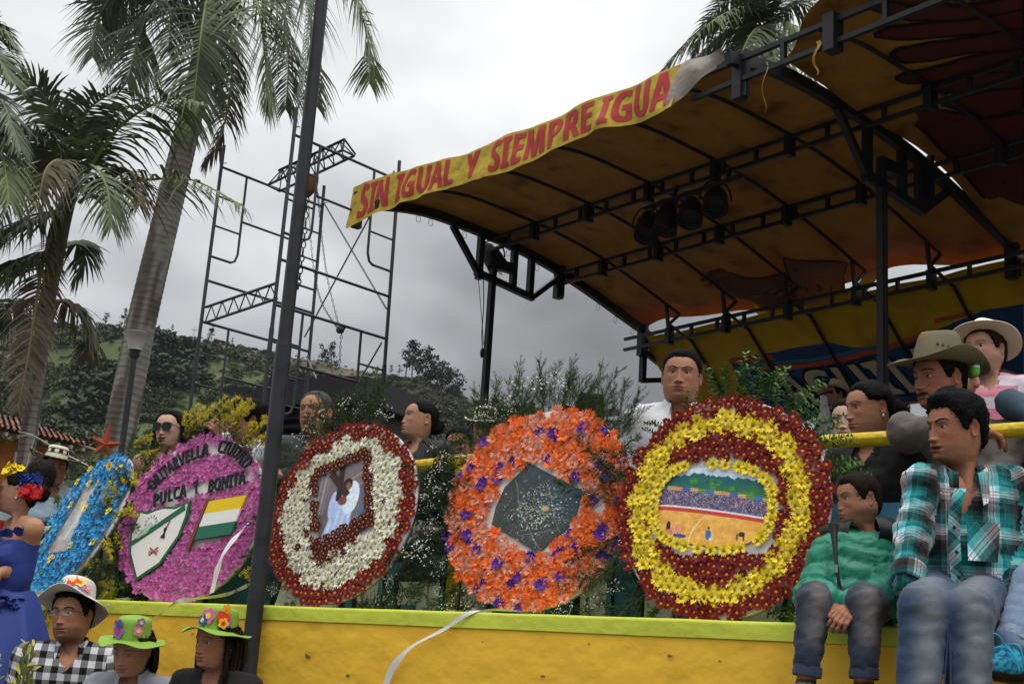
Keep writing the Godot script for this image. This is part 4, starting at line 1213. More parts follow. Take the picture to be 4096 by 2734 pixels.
# ------------------------------------------------------------------ the scaffold tower
func build_scaffold() -> void:
	var steel := mat("scaffold_steel", lin(0.040, 0.045, 0.055), 0.5, "fine", 0.3)
	var thin := mat("galvanised_dull", lin(0.14, 0.145, 0.15), 0.5)
	var tops := [Vector3(-3.61, 7.54, -15), Vector3(-2.55, 7.55, -16.2), Vector3(-2.51, 7.44, -13.5), Vector3(-1.46, 7.37, -14.7)]
	var low := [Vector3(-3.63, 4.26, -15), Vector3(-2.52, 5.27, -16.2), Vector3(-2.52, 4.22, -13.5), Vector3(-1.42, 4.61, -14.7)]
	var t := thing("scaffold_tower", "open scaffold tower of dark steel frames with truss beams and a hanging chain hoist", "scaffold", Vector3(low[2].x, 0, low[2].z))
	var o := t.position
	var foot := []
	for i in 4:
		var d: Vector3 = (low[i] - tops[i]).normalized()
		foot.append(tops[i] + d * (tops[i].y / -d.y))
	for i in 4:
		var m := MB.new()
		m.tube([tops[i] - o, foot[i] - o], 0.021, 10)
		var d: Vector3 = foot[i] - tops[i]
		m.tube([tops[i] + d * 0.335 - o, tops[i] + d * 0.38 - o], 0.026, 10)
		m.tube([tops[i] + d * 0.03 - o, tops[i] + d * 0.03 - o + Vector3(0.06, 0, 0)], 0.006, 5)
		obj("standard", m, steel, t)
	var seen := [[434.0, 0.0]]
	for fr in 2:   # frame 0: posts 0 and 1, frame 1: posts 2 and 3
		var a0: Vector3 = tops[fr * 2] - o; var b0: Vector3 = tops[fr * 2 + 1] - o
		# run measured down the part of the post that shows (to where the low point is)
		var a1: Vector3 = low[fr * 2] - o; var b1: Vector3 = low[fr * 2 + 1] - o
		var h0 := a0.y - 0.28; var h1 := b0.y - 0.28
		var top := (h0 + h1) / 2.0
		var at := func(f: float, y: float) -> Vector3:
			var pa := a0.lerp(a1, (a0.y - y) / (a0.y - a1.y)); var pb := b0.lerp(b1, (b0.y - y) / (b0.y - b1.y))
			return pa.lerp(pb, f)
		for level in 3:
			var y := top - level * 1.92
			if y < 0.4: break
			var m := MB.new()
			m.tube([at.call(0.0, y), at.call(1.0, y)], 0.017, 8)
			m.tube([at.call(0.0, y - 1.42), at.call(1.0, y - 1.42)], 0.017, 8)
			m.tube([at.call(0.24, y - 0.58), at.call(0.76, y - 0.58)], 0.015, 8)
			obj("ledger", m, steel, t)
			for s in 2:
				var x := 0.24 if s == 0 else 0.76
				var e := 0.0 if s == 0 else 1.0
				var near := lerpf(x, e, 0.22)
				var inner := MB.new()
				inner.tube([at.call(x, y), at.call(x, y - 1.0), at.call(lerpf(x, e, 0.08), y - 1.09), at.call(near, y - 1.12), at.call(e, y - 1.12)], 0.015, 8)
				for r in 2: inner.tube([at.call(x, y - 0.37 - 0.37 * r), at.call(e, y - 0.37 - 0.37 * r)], 0.012, 6)
				obj("ladder_side", inner, steel, t)
		# truss beams from frame 0 to frame 1
	var zig := func(pa: Vector3, pb: Vector3, qa: Vector3, qb: Vector3, n: int) -> MB:
		var m := MB.new()
		m.tube([pa - o, pb - o], 0.016, 6); m.tube([qa - o, qb - o], 0.016, 6)
		for k in n:
			var u := float(k) / n; var w := (k + 0.5) / n; var x := (k + 1.0) / n
			m.tube([qa.lerp(qb, u) - o, pa.lerp(pb, w) - o], 0.008, 5)
			m.tube([pa.lerp(pb, w) - o, qa.lerp(qb, x) - o], 0.008, 5)
		return m
	obj("lower_truss", zig.call(Vector3(-3.59, 5.52, -15), Vector3(-2.52, 5.44, -13.5), Vector3(-3.58, 5.33, -15), Vector3(-2.5, 5.27, -13.5), 6), steel, t)
	obj("upper_truss", zig.call(Vector3(-2.98, 7.38, -15.3), Vector3(-2.03, 7.31, -14), Vector3(-3.1, 7.18, -15.3), Vector3(-2.04, 7.18, -14), 8), steel, t)
	obj("upper_truss", zig.call(Vector3(-2.98, 7.38, -15.3), Vector3(-2.03, 7.31, -14), Vector3(-3, 7.22, -15.6), Vector3(-1.93, 7.2, -14.2), 8), steel, t)
	var tie := MB.new()
	for q in [[Vector3(-3.1, 7.18, -15.3), Vector3(-3, 7.22, -15.6)], [Vector3(-2.04, 7.18, -14), Vector3(-1.93, 7.2, -14.2)], [Vector3(-2.03, 7.31, -14), Vector3(-1.92, 7.22, -14.2)], [Vector3(-2.03, 7.31, -14), Vector3(-2.04, 7.18, -14)]]: tie.tube([q[0] - o, q[1] - o], 0.012, 6)
	obj("truss_end", tie, steel, t)
	for q in [[Vector3(-2.54, 7.33, -16.2), Vector3(-1.46, 5.56, -14.7)], [Vector3(-1.51, 7.24, -14.7), Vector3(-2.6, 5.53, -16.2)], [Vector3(-1.48, 5.16, -14.7), Vector3(-1.73, 4.71, -14.9)], [Vector3(-2.55, 5.28, -16.2), Vector3(-2.31, 4.88, -15.6)]]:
		var m := MB.new()
		m.tube([q[0] - o, q[1] - o], 0.011, 6)
		obj("cross_brace", m, thin, t)
	# the chain hoist
	var c := thing("chain_hoist", "rusty chain hoist with long loose chains hanging inside the scaffold", "hoist", Vector3(-2.49, 7.03, -14.8))
	var h := MB.new()
	h.lathe([Vector2(0, -0.14), Vector2(0.05, -0.13), Vector2(0.075, -0.06), Vector2(0.075, 0.06), Vector2(0.05, 0.13), Vector2(0, 0.14)], 14, Transform3D(Basis(Vector3.FORWARD, 0.3), Vector3.ZERO))
	obj("hoist_body", h, mat("rust", lin(0.14, 0.05, 0.025), 0.85, "rough", 0.2), c)
	var links := [[[Vector3(-2.52, 6.95, -14.8), Vector3(-2.5, 6.51, -14.8), Vector3(-2.5, 6.09, -14.8), Vector3(-2.51, 5.77, -14.8)], 0.022, "heavy_chain"], [[Vector3(-2.4, 6.95, -14.8), Vector3(-2.3, 6.42, -14.8), Vector3(-2.18, 5.9, -14.8), Vector3(-1.99, 5.32, -14.8)], 0.009, "loose_chain"], [[Vector3(-2.49, 6.78, -14.8), Vector3(-2.37, 6.09, -14.8), Vector3(-2.23, 5.63, -14.8), Vector3(-2.01, 5.32, -14.8)], 0.009, "loose_chain"], [[Vector3(-1.93, 5.23, -14.6), Vector3(-1.93, 5.03, -14.6), Vector3(-1.92, 4.88, -14.6)], 0.011, "loose_chain"], [[Vector3(-2.42, 7.01, -14.8), Vector3(-2.36, 6.79, -14.8), Vector3(-2.32, 6.53, -14.8)], 0.009, "loose_chain"]]
	for l in links:
		obj(l[2], chain(local(l[0], c.position), l[1]), mat("chain_iron", lin(0.05, 0.045, 0.045), 0.6), c)
	var hook := MB.new()
	hook.ball(Vector3(-1.95, 5.25, -14.6) - c.position, Vector3(0.05, 0.045, 0.05), 10, 6)
	hook.ball(Vector3(-1.92, 5.28, -14.6) - c.position, Vector3(0.03, 0.03, 0.03), 8, 6)
	obj("hook_block", hook, mat("chain_iron"), c)
	# dark louvred kiosk behind the scaffold
	var k := thing("dark_kiosk", "dark louvred metal kiosk with a sloping roof behind the scaffold", "kiosk", Vector3(Vector3(-2.94, 4.87, -18).x, 0, -18))
	var b := Basis(Vector3.UP, deg_to_rad(-28))
	var dark := mat("kiosk_steel", lin(0.022, 0.022, 0.026), 0.6, "fine", 0.5)
	var body := MB.new()
	var ytop: float = Vector3(-2.91, 5.1, -18).y
	body.box(b * Vector3(0.15, (ytop - 0.15) / 2, -0.7), Vector3(1.9, ytop - 0.15, 1.2), b)
	obj("wall", body, dark, k)
	for i in 9:
		var s := MB.new()
		s.box(b * Vector3(0.15, ytop - 0.25 - 0.13 * i, -0.04), Vector3(1.9, 0.03, 0.16), b * Basis(Vector3.RIGHT, 0.6))
		obj("louvre", s, dark, k)
	var roof := MB.new()
	roof.prism(PackedVector2Array([Vector2(-0.95, ytop - 0.12), Vector2(1.25, ytop - 0.12), Vector2(1.25, ytop + 0.22), Vector2(-0.35, ytop + 0.30)]), 1.4, Transform3D(b, b * Vector3(0, 0, 0.12)))
	obj("roof", roof, dark, k)
	var arm := MB.new()
	arm.bar(b * Vector3(-1.1, ytop + 0.16, 0.05), b * Vector3(-0.75, ytop + 0.10, 0.05), 0.05, 0.1)
	obj("roof_arm", arm, dark, k)

func chain(ctrl: Array, r: float) -> MB:
	var m := MB.new()
	var length := 0.0
	for i in ctrl.size() - 1: length += ctrl[i].distance_to(ctrl[i + 1])
	var step := r * 3.2
	var n := maxi(3, int(length / step))
	var pts := curve(ctrl, n)
	for i in n - 1:
		var d: Vector3 = (pts[i + 1] - pts[i]).normalized()
		var side := d.cross(Vector3.FORWARD if i % 2 else Vector3.RIGHT).normalized()
		var mid: Vector3 = (pts[i] + pts[i + 1]) / 2.0
		var ring := []
		for k in 9:
			var a := TAU * k / 8.0
			ring.append(mid + d * cos(a) * r * 2.0 + side * sin(a) * r * 1.1)
		m.tube(ring, r * 0.36, 4, false)
	return m

# ------------------------------------------------------------------ pole, lamp post, star, rope
func build_poles() -> void:
	var t := thing("flag_pole", "tall dark steel pole in front of the wreaths, between the pink and white ones", "pole", Vector3(-1.20, 0, -6.15))
	var m := MB.new()
	var a: Vector3 = Vector3(-1.084, 1.484, -6.15); var b: Vector3 = Vector3(-1.086, 4.955, -6.2)
	var d := (b - a).normalized()
	var foot := a - d * (a.y / d.y)
	m.tube([foot - t.position, a - t.position, a.lerp(b, 0.45) - t.position], 0.0385, 20)
	m.tube([a.lerp(b, 0.45) - t.position, a.lerp(b, 0.46) - t.position, b + d * 2.0 - t.position], [0.0385, 0.034, 0.032], 20)
	obj("shaft", m, mat("pole_steel", lin(0.030, 0.031, 0.036), 0.36, "", 1, "mottle", 0.8), t)
	var rope := MB.new()
	rope.col = lin(0.30, 0.36, 0.33)
	for k in 5:
		var pts := []
		for i in 40:
			var f := i / 39.0
			var p: Vector3 = (Vector3(-1.119, 4.282, -6.15)).lerp(Vector3(-1.126, 4.928, -6.2), f)
			pts.append(p - t.position + Vector3(0.016 * sin(i * 0.9 + k * 1.3) - 0.012, 0, 0.02 + 0.016 * cos(i * 0.8 + k)))
		rope.tube(pts, 0.003, 4)
	obj("tinsel_rope", rope, mat("tinsel", Color(1, 1, 1), 0.6), t)
	# street lamp
	var s: Vector3 = Vector3(-4.2, 4.86, -14.5)
	var l := thing("street_lamp", "street lamp with a flared frosted glass shade on a thin pole before the thick palm", "street lamp", Vector3(s.x, 0, s.z))
	var pole := MB.new()
	pole.tube([Vector3(0, 0, 0), Vector3(0, s.y - 0.09, 0)], 0.036, 12)
	obj("pole", pole, mat("lamp_post", lin(0.035, 0.037, 0.042), 0.5), l)
	var sock := MB.new()
	sock.lathe([Vector2(0.036, s.y - 0.12), Vector2(0.06, s.y - 0.08), Vector2(0.055, s.y - 0.04), Vector2(0.07, s.y - 0.02), Vector2(0.0, s.y)], 14)
	obj("socket", sock, mat("lamp_post"), l)
	var shade := MB.new()
	shade.lathe([Vector2(0.075, s.y - 0.02), Vector2(0.082, s.y + 0.02), Vector2(0.10, s.y + 0.08), Vector2(0.122, s.y + 0.125), Vector2(0.150, s.y + 0.158), Vector2(0.157, s.y + 0.165)], 28)
	var glass := mat("frosted_glass", lin(0.50, 0.50, 0.48), 0.35)
	glass.backlight_enabled = true; glass.backlight = Color(0.3, 0.3, 0.3)
	obj("lamp_shade", shade, glass, l)
	var cap := MB.new()
	cap.lathe([Vector2(0.157, s.y + 0.166), Vector2(0.158, s.y + 0.172), Vector2(0.10, s.y + 0.195), Vector2(0.02, s.y + 0.205), Vector2(0.0, s.y + 0.21)], 28)
	obj("lamp_cap", cap, mat("lamp_cap_grey", lin(0.12, 0.12, 0.12), 0.6), l)
	# the red star
	var c: Vector3 = Vector3(-3.48, 3.31, -11.5)
	var star := MB.new()
	var q := PackedVector2Array()
	var ring := []
	for k in 10:
		var an := PI / 2 + TAU * k / 10.0 - 0.10
		var r := 0.15 if k % 2 == 0 else 0.055
		if k == 0: r = 0.22
		ring.append(Vector3(cos(an) * r, sin(an) * r, 0))
	for side in [1.0, -1.0]:
		for k in 10:
			var p0: Vector3 = ring[k]; var p1: Vector3 = ring[(k + 1) % 10]
			star.tri3(Vector3(0, 0, 0.04 * side), p1 if side > 0 else p0, p0 if side > 0 else p1)
	tag(obj("hanging_star", star, mat("red_netting", lin(0.32, 0.06, 0.022), 0.8, "cloth", 0.05, "mottle", 0.2), self, Transform3D(Basis(Vector3.UP, 0.35), c)), "red five pointed star decoration hanging before the foot of the thick palm", "star")
	var rp := MB.new()
	rp.tube(curve([Vector3(-4.73, 3.58, -12.8), Vector3(-4.53, 3.53, -12.7), Vector3(-4.12, 3.34, -12.3), Vector3(-3.62, 3.13, -11.8)], 24), 0.006, 5)
	rp.tube(curve([Vector3(-4.54, 3.53, -12.75), Vector3(-4.57, 3.32, -12.75), Vector3(-4.59, 2.94, -12.75)], 16), 0.006, 5)
	rp.tube(curve([Vector3(-4.68, 3.53, -12.78), Vector3(-4.59, 3.54, -12.7), Vector3(-4.54, 3.53, -12.75)], 10), 0.006, 5)
	tag(obj("rope", rp, mat("pale_rope", lin(0.42, 0.41, 0.38), 0.9)), "pale rope tied round the thin palm and stretched to the red star", "rope")

# ------------------------------------------------------------------ small things
func build_small() -> void:
	# white ribbons
	var ribbon := func(called: String, label: String, pts: Array, w: float, up: Vector3) -> void:
		var m := MB.new()
		var c := curve(pts, 40)
		for i in 39:
			var d: Vector3 = (c[i + 1] - c[i]).normalized()
			var tw: Vector3 = up.rotated(d, 0.5 * sin(i * 0.35))
			var s0: Vector3 = tw * w * (1.0 + 0.15 * sin(i * 0.7))
			if i == 0: m.vert(c[0] - s0); m.vert(c[0] + s0)
			m.vert(c[i + 1] - s0); m.vert(c[i + 1] + s0)
			var q := m.v.size() - 4
			m.face(q, q + 1, q + 3, q + 2)
		tag(obj(called, m, mat("ribbon_white", lin(0.68, 0.67, 0.66), 0.55)), label, "ribbon", "white ribbons")
	ribbon.call("ribbon", "white ribbon trailing from the wall top down across its yellow face", [wp(0.33, -0.10, WTOP + 0.012), wp(0.2, -0.02, WTOP + 0.012), wp(0.12, 0.015, WTOP - 0.01), wp(0.02, 0.03, 1.76), wp(-0.15, 0.03, 1.68), wp(-0.24, 0.035, 1.58), wp(-0.28, 0.03, 1.45)], 0.016, WD)
	ribbon.call("ribbon", "white ribbon hanging down the right side of the pink wreath", [Vector3(-1.239, 2.255, -6.65), Vector3(-1.287, 2.182, -6.6), Vector3(-1.331, 2.09, -6.55), Vector3(-1.354, 2.015, -6.55), Vector3(-1.371, 1.889, -6.55)], 0.013, Vector3(0.9, 0.3, 0.2))
	ribbon.call("ribbon", "white ribbon looping from the pink wreath over the wall edge to the middle green hat", [Vector3(-1.184, 1.973, -6.7), Vector3(-1.317, 1.893, -6.65), Vector3(-1.471, 1.848, -6.5), Vector3(-1.506, 1.818, -6.35), Vector3(-1.516, 1.738, -6.1)], 0.011, Vector3(0.3, 0.9, 0.3))
	ribbon.call("ribbon", "white ribbon lying on the wall beside the white bucket hat", [Vector3(-1.875, 1.851, -7), Vector3(-1.939, 1.84, -6.95), Vector3(-1.937, 1.811, -6.8), Vector3(-1.942, 1.787, -6.75)], 0.010, Vector3(0.3, 0.9, 0.3))
	var pp := MB.new()
	pp.prism(PackedVector2Array([Vector2(-0.11, -0.02), Vector2(0.13, -0.03), Vector2(0.07, 0.03), Vector2(-0.05, 0.035)]), 0.012, Transform3D(Basis(WD, WO * -1.0, Vector3.UP), wp(-0.02, -0.2, WTOP + 0.016)))
	tag(obj("paper", pp, mat("ribbon_white")), "crumpled white paper lying on the green wall top", "paper")
	# young shrubs at the bottom left, in front of the wall
	for q in [[Vector3(-1.965, 1.542, -5.6), "yellow green leafy shrub at the lower left corner beside the blue dress"], [Vector3(-1.878, 1.436, -5.5), "yellow green leafy shrub lowest in the left corner, behind the checked shirt"], [Vector3(-1.419, 1.45, -6.2), "small yellow green shrub between the two green hats"]]:
		var at: Vector3 = q[0]
		var t := thing("garden_shrub", q[1], "shrub", Vector3(at.x, 0, at.z), "yellow green shrubs along the wall")
		var st := MB.new(); var lf := MB.new()
		for k in 12:
			var tip := Vector3(rnd(-0.12, 0.12), at.y + rnd(-0.1, 0.06), rnd(-0.12, 0.12))
			var base := Vector3(tip.x * 0.2, 0, tip.z * 0.2)
			st.tube([base, base.lerp(tip, 0.6) + Vector3(rnd(-0.03, 0.03), 0, 0), tip], 0.005, 4)
			for j in 14:
				var p := base.lerp(tip, lerpf(0.55, 1.0, j / 13.0))
				var k2 := rnd(0.7, 1.2)
				lf.col = lin(0.30 * k2, 0.30 * k2, 0.03)
				leaf(lf, p, Vector3(rnd(-1, 1), rnd(0.1, 1.0), rnd(-1, 1)), rnd(0.03, 0.055), 0.35)
		obj("stems", st, mat("stem_green", lin(0.10, 0.12, 0.04)), t)
		obj("foliage", lf, mat("wreath_leaf"), t)

func leaf(m: MB, at: Vector3, dir: Vector3, l: float, wide := 0.5) -> void:   # one folded oval leaf
	dir = dir.normalized()
	var s := dir.cross(Vector3(0.3, 1, 0.2)).normalized()
	var n := s.cross(dir)
	var w := l * wide * 0.5
	var a := m.vert(at); m.vert(at + dir * l * 0.35 + s * w + n * w * 0.3); m.vert(at + dir * l * 0.75 + s * w * 0.8 + n * w * 0.2); m.vert(at + dir * l - n * w * 0.5)
	m.vert(at + dir * l * 0.75 - s * w * 0.8 + n * w * 0.2); m.vert(at + dir * l * 0.35 - s * w + n * w * 0.3)
	m.tri(a, a + 1, a + 3); m.tri(a + 1, a + 2, a + 3); m.tri(a, a + 3, a + 5); m.tri(a + 5, a + 3, a + 4)


# ------------------------------------------------------------------ flowers
var flower_meshes := {}

func flower_mesh(kind: String, variant: int) -> ArrayMesh:
	var key := kind + str(variant)
	if flower_meshes.has(key): return flower_meshes[key]
	var g := RandomNumberGenerator.new(); g.seed = hash(key)
	var d: Dictionary = FLOWERS[kind]
	var m := MB.new()
	var n: int = d.n
	var r: float = d.r
	for i in n:
		var a := TAU * (i + g.randf_range(-0.22, 0.22)) / n
		var l := r * g.randf_range(0.84, 1.1)
		var w: float = r * d.w * g.randf_range(0.85, 1.15)
		var lift: float = r * (d.lift + g.randf_range(-0.16, 0.18))
		var k := g.randf_range(0.78, 1.12)
		var c: Color = d.col
		if d.has("tip") and g.randf() < 0.5: c = c.lerp(d.tip, g.randf() * 0.8)
		m.col = Color(c.r * k, c.g * k, c.b * k)
		var u := Vector3(cos(a), sin(a), 0); var s := Vector3(-sin(a), cos(a), 0)
		var z := Vector3(0, 0, 1)
		var rise := g.randf_range(0.02, 0.16) * r
		var q := m.vert(u * r * 0.10 + z * rise * 0.3)
		m.vert(u * l * 0.62 - s * w * 0.5 + z * (lift * 0.5 + rise)); m.vert(u * l * 0.62 + s * w * 0.5 + z * (lift * 0.5 + rise))
		m.vert(u * l + s * w * g.randf_range(-0.15, 0.15) + z * (lift + rise * 0.3))
		m.tri(q, q + 1, q + 2); m.tri(q + 1, q + 3, q + 2)
	var cc: Color = d.eye
	m.col = cc
	var cr: float = r * d.er
	var top := m.vert(Vector3(0, 0, r * 0.30))
	for i in 8:
		var a := TAU * i / 8
		m.col = Color(cc.r * 0.75, cc.g * 0.7, cc.b * 0.7)
		m.vert(Vector3(cos(a) * cr, sin(a) * cr, r * 0.16))
	for i in 8: m.tri(top, top + 1 + (i + 1) % 8, top + 1 + i)
	flower_meshes[key] = m.mesh(false)
	return flower_meshes[key]

const FLOWERS := {
	"white_daisy": {"n": 17, "r": 0.0286, "w": 0.34, "lift": 0.1, "col": Color(0.74, 0.73, 0.60), "eye": Color(0.33, 0.30, 0.03), "er": 0.25},
	"dark_red_daisy": {"n": 17, "r": 0.0260, "w": 0.34, "lift": 0.12, "col": Color(0.155, 0.006, 0.010), "tip": Color(0.25, 0.018, 0.015), "eye": Color(0.50, 0.26, 0.01), "er": 0.24},
	"wine_red_daisy": {"n": 15, "r": 0.0189, "w": 0.4, "lift": 0.2, "col": Color(0.085, 0.005, 0.012), "eye": Color(0.45, 0.28, 0.02), "er": 0.26},
	"yellow_daisy": {"n": 16, "r": 0.0286, "w": 0.36, "lift": 0.12, "col": Color(0.82, 0.60, 0.015), "tip": Color(0.86, 0.74, 0.20), "eye": Color(0.28, 0.22, 0.01), "er": 0.25},
	"pink_daisy": {"n": 17, "r": 0.0261, "w": 0.32, "lift": 0.22, "col": Color(0.50, 0.085, 0.34), "tip": Color(0.66, 0.25, 0.50), "eye": Color(0.38, 0.14, 0.06), "er": 0.17},
	"orange_daisy": {"n": 18, "r": 0.0294, "w": 0.3, "lift": 0.18, "col": Color(0.80, 0.115, 0.014), "tip": Color(0.84, 0.22, 0.05), "eye": Color(0.45, 0.12, 0.02), "er": 0.16},
	"salmon_daisy": {"n": 18, "r": 0.0286, "w": 0.28, "lift": 0.18, "col": Color(0.72, 0.22, 0.13), "tip": Color(0.80, 0.48, 0.40), "eye": Color(0.40, 0.14, 0.05), "er": 0.16},
	"purple_daisy": {"n": 17, "r": 0.0286, "w": 0.32, "lift": 0.28, "col": Color(0.065, 0.016, 0.24), "tip": Color(0.10, 0.03, 0.36), "eye": Color(0.03, 0.01, 0.10), "er": 0.15},
	"blue_daisy": {"n": 17, "r": 0.0243, "w": 0.36, "lift": 0.5, "col": Color(0.03, 0.30, 0.62), "tip": Color(0.10, 0.42, 0.74), "eye": Color(0.02, 0.20, 0.45), "er": 0.16},
}

func disc_basis(lean: float) -> Basis:
	var n := (WO * cos(lean) + Vector3.UP * sin(lean)).normalized()
	var y := (Vector3.UP * cos(lean) - WO * sin(lean)).normalized()
	return Basis(WD, y, n)

# flowers spread over the disc; choose(p) names the flower for a spot (in radii) or "" for none
func strew(t: Node3D, b: Basis, radius: float, spacing: float, choose: Callable, edge := 1.0, jitter := 0.25, lift := 0.0) -> void:
	var spots := []
	var cell := spacing / radius
	var n := int(1.1 / cell) + 1
	for j in range(-n * 2, n * 2 + 1):
		for i in range(-n * 2, n * 2 + 1):
			var p := Vector2((i + 0.5 * (j & 1)) * cell + rnd(-1, 1) * cell * jitter, j * cell * 0.866 + rnd(-1, 1) * cell * jitter)
			if p.length() > edge: continue
			var kind: String = choose.call(p)
			if kind: spots.append([p, kind])
	var count := {}
	var rest := {}
	for q in spots:
		var p: Vector2 = q[0]
		var kind: String = q[1]
		var tilt := Basis(Vector3(rnd(-1, 1), rnd(-1, 1), 0).normalized(), absf(rng.randfn()) * 0.2) * Basis(Vector3.BACK, rnd(0, TAU))
		var k := rnd(0.86, 1.16)
		var x := Transform3D(b * tilt.scaled_local(Vector3.ONE * k), b * Vector3(p.x * radius, p.y * radius, 0.008 + lift + rnd(0, 0.010)))
		count[kind] = count.get(kind, 0) + 1
		var mesh := flower_mesh(kind, rng.randi() % 4)
		if count[kind] <= 300: obj(kind, mesh, mat("petal"), t, x)
		else:
			if not rest.has(kind): rest[kind] = []
			rest[kind].append(x)
	for kind in rest: many(kind, flower_mesh(kind, 0), mat("petal"), rest[kind], t)

# ------------------------------------------------------------------ greenery
func fern_mesh(seed_: int, length: float, col: Color, bend := 0.25, tall := false) -> MB:   # asparagus fern: a stem, branchlets, thread-like needles
	var m := MB.new()
	var g := RandomNumberGenerator.new(); g.seed = seed_
	var stem := []
	var side := g.randf_range(-1, 1) * bend
	for i in 12:
		var f := i / 11.0
		stem.append(Vector3(side * f * f * length, f * length * (1.0 - 0.15 * f * absf(side)), 0.10 * length * sin(f * 2.0) * g.randf_range(0.6, 1.0)))
	m.col = Color(col.r * 1.3, col.g * 1.1, col.b)
	var rr := []
	for i in 12: rr.append(lerpf(0.0022, 0.0007, i / 11.0))
	m.tube(stem, rr, 4)
	var nb := 26 if not tall else 24
	for i in nb:
		var f := lerpf(0.10, 0.96, float(i) / (nb - 1))
		var k := mini(int(f * 11), 10)
		var p: Vector3 = stem[k].lerp(stem[k + 1], f * 11 - k)
		var d: Vector3 = (stem[k + 1] - stem[k]).normalized()
		var az := g.randf() * TAU
		var out := Vector3(cos(az), 0.0, sin(az) * 0.7)
		var bl := length * (0.30 if not tall else 0.36) * (1.0 - 0.55 * f) * g.randf_range(0.7, 1.2)
		var dir := (out * (1.0 if not tall else 0.62) + d * g.randf_range(0.7, 1.5)).normalized()
		var line := []
		for j in 5:
			var u := j / 4.0
			line.append(p + dir * bl * u + Vector3(0, (-0.12 if not tall else 0.10) * bl * u * u, 0) + out * (0.0 if not tall else -0.10 * bl * u * u))
		var shade := g.randf_range(0.7, 1.35)
		m.col = Color(col.r * shade, col.g * shade, col.b * shade)
		m.tube(line, [0.0011, 0.001, 0.0009, 0.0007, 0.0004], 3, false)
		var nn := 18 if not tall else 16
		for j in nn:
			var u := g.randf_range(0.08, 1.0)
			var kk := mini(int(u * 4), 3)
			var q: Vector3 = line[kk].lerp(line[kk + 1], u * 4 - kk)
			var nd := (dir * g.randf_range(0.5, 1.2) + Vector3(g.randfn(), g.randfn(), g.randfn()) * 0.55).normalized()
			var nl := g.randf_range(0.018, 0.042) * (1.0 - 0.3 * u) * (1.0 if not tall else 1.25)
			var w := nd.cross(Vector3(g.randfn(), g.randfn(), g.randfn())).normalized() * 0.00125
			m.tri3(q - w, q + nd * nl, q + w)
			m.tri3(q - w + w.cross(nd), q + nd * nl * 0.9, q + w.cross(nd) * -1.0)
	return m

func plume_mesh(seed_: int, length: float) -> MB:   # goldenrod: plumes of tiny yellow heads on green stems
	var m := MB.new()
	var g := RandomNumberGenerator.new(); g.seed = seed_
	var green := lin(0.09, 0.13, 0.03)
	var sweep := g.randf_range(-0.3, 0.3)
	var stem := []
	for i in 8:
		var f := i / 7.0
		stem.append(Vector3(sweep * f * f * length, f * length, 0.05 * sin(f * 3.0)))
	m.col = green
	m.tube(stem, 0.002, 4)
	for i in 13:
		var f := lerpf(0.42, 1.0, i / 12.0)
		var k := mini(int(f * 7), 6)
		var p: Vector3 = stem[k].lerp(stem[k + 1], f * 7 - k)
		var az := g.randf() * TAU
		var bl := length * 0.26 * (1.25 - f) * g.randf_range(0.7, 1.2)
		var dir := Vector3(cos(az), 0.75, sin(az) * 0.7).normalized()
		m.col = green
		m.tube([p, p + dir * bl * 0.6, p + dir * bl + Vector3(0, -0.15 * bl, 0)], 0.001, 3, false)
		for j in 26:
			var u := g.randf_range(0.15, 1.0)
			var q := p + dir * bl * u + Vector3(g.randfn(), g.randfn() * 0.8 + 0.5, g.randfn()) * 0.006
			var sh := g.randf_range(0.75, 1.2)
			m.col = Color(0.58 * sh, 0.46 * sh, 0.02)
			var r := g.randf_range(0.0022, 0.004)
			var i0 := m.vert(q + Vector3(r, 0, 0)); m.vert(q + Vector3(-r, 0, 0)); m.vert(q + Vector3(0, r, 0)); m.vert(q + Vector3(0, -r, 0)); m.vert(q + Vector3(0, 0, r))
			for e in [[0, 2], [2, 1], [1, 3], [3, 0]]: m.tri(i0 + e[1], i0 + e[0], i0 + 4)
	for i in 16:
		var f := g.randf_range(0.1, 0.7)
		m.col = Color(green.r * 0.8, green.g * 0.85, green.b * 0.7)
		leaf(m, Vector3(sweep * f * f * length, f * length, 0.05 * sin(f * 3.0)), Vector3(g.randfn(), g.randf() * 0.8, g.randfn()), g.randf_range(0.03, 0.055), 0.25)
	return m

func breath_mesh(seed_: int, length: float) -> MB:   # baby's breath: wiry forks with small white blossoms
	var m := MB.new()
	var g := RandomNumberGenerator.new(); g.seed = seed_
	for i in 5:
		var tip := Vector3(g.randfn() * 0.28, g.randf_range(0.5, 1.0), g.randfn() * 0.2) * length
		m.col = lin(0.06, 0.09, 0.035)
		m.tube([Vector3.ZERO, tip * 0.5 + Vector3(0.01, 0, 0), tip], 0.0009, 3, false)
		for j in 7:
			var q := tip + Vector3(g.randfn(), g.randfn(), g.randfn()) * 0.02
			m.col = lin(0.06, 0.09, 0.035)
			m.tube([tip * 0.92, q], 0.0006, 3, false)
			var k := g.randf_range(0.75, 1.0)
			m.col = Color(0.70 * k, 0.69 * k, 0.62 * k)
			var r := g.randf_range(0.0038, 0.0062)
			for e in 5:
				var a := TAU * e / 5.0
				m.tri3(q, q + Vector3(cos(a) * r, sin(a) * r, r * 0.5), q + Vector3(cos(a + 0.9) * r, sin(a + 0.9) * r, r * 0.4))
			m.tri3(q + Vector3(r, 0, 0), q + Vector3(-r * 0.5, r, 0), q + Vector3(-r * 0.5, -r, r * 0.3))
	return m

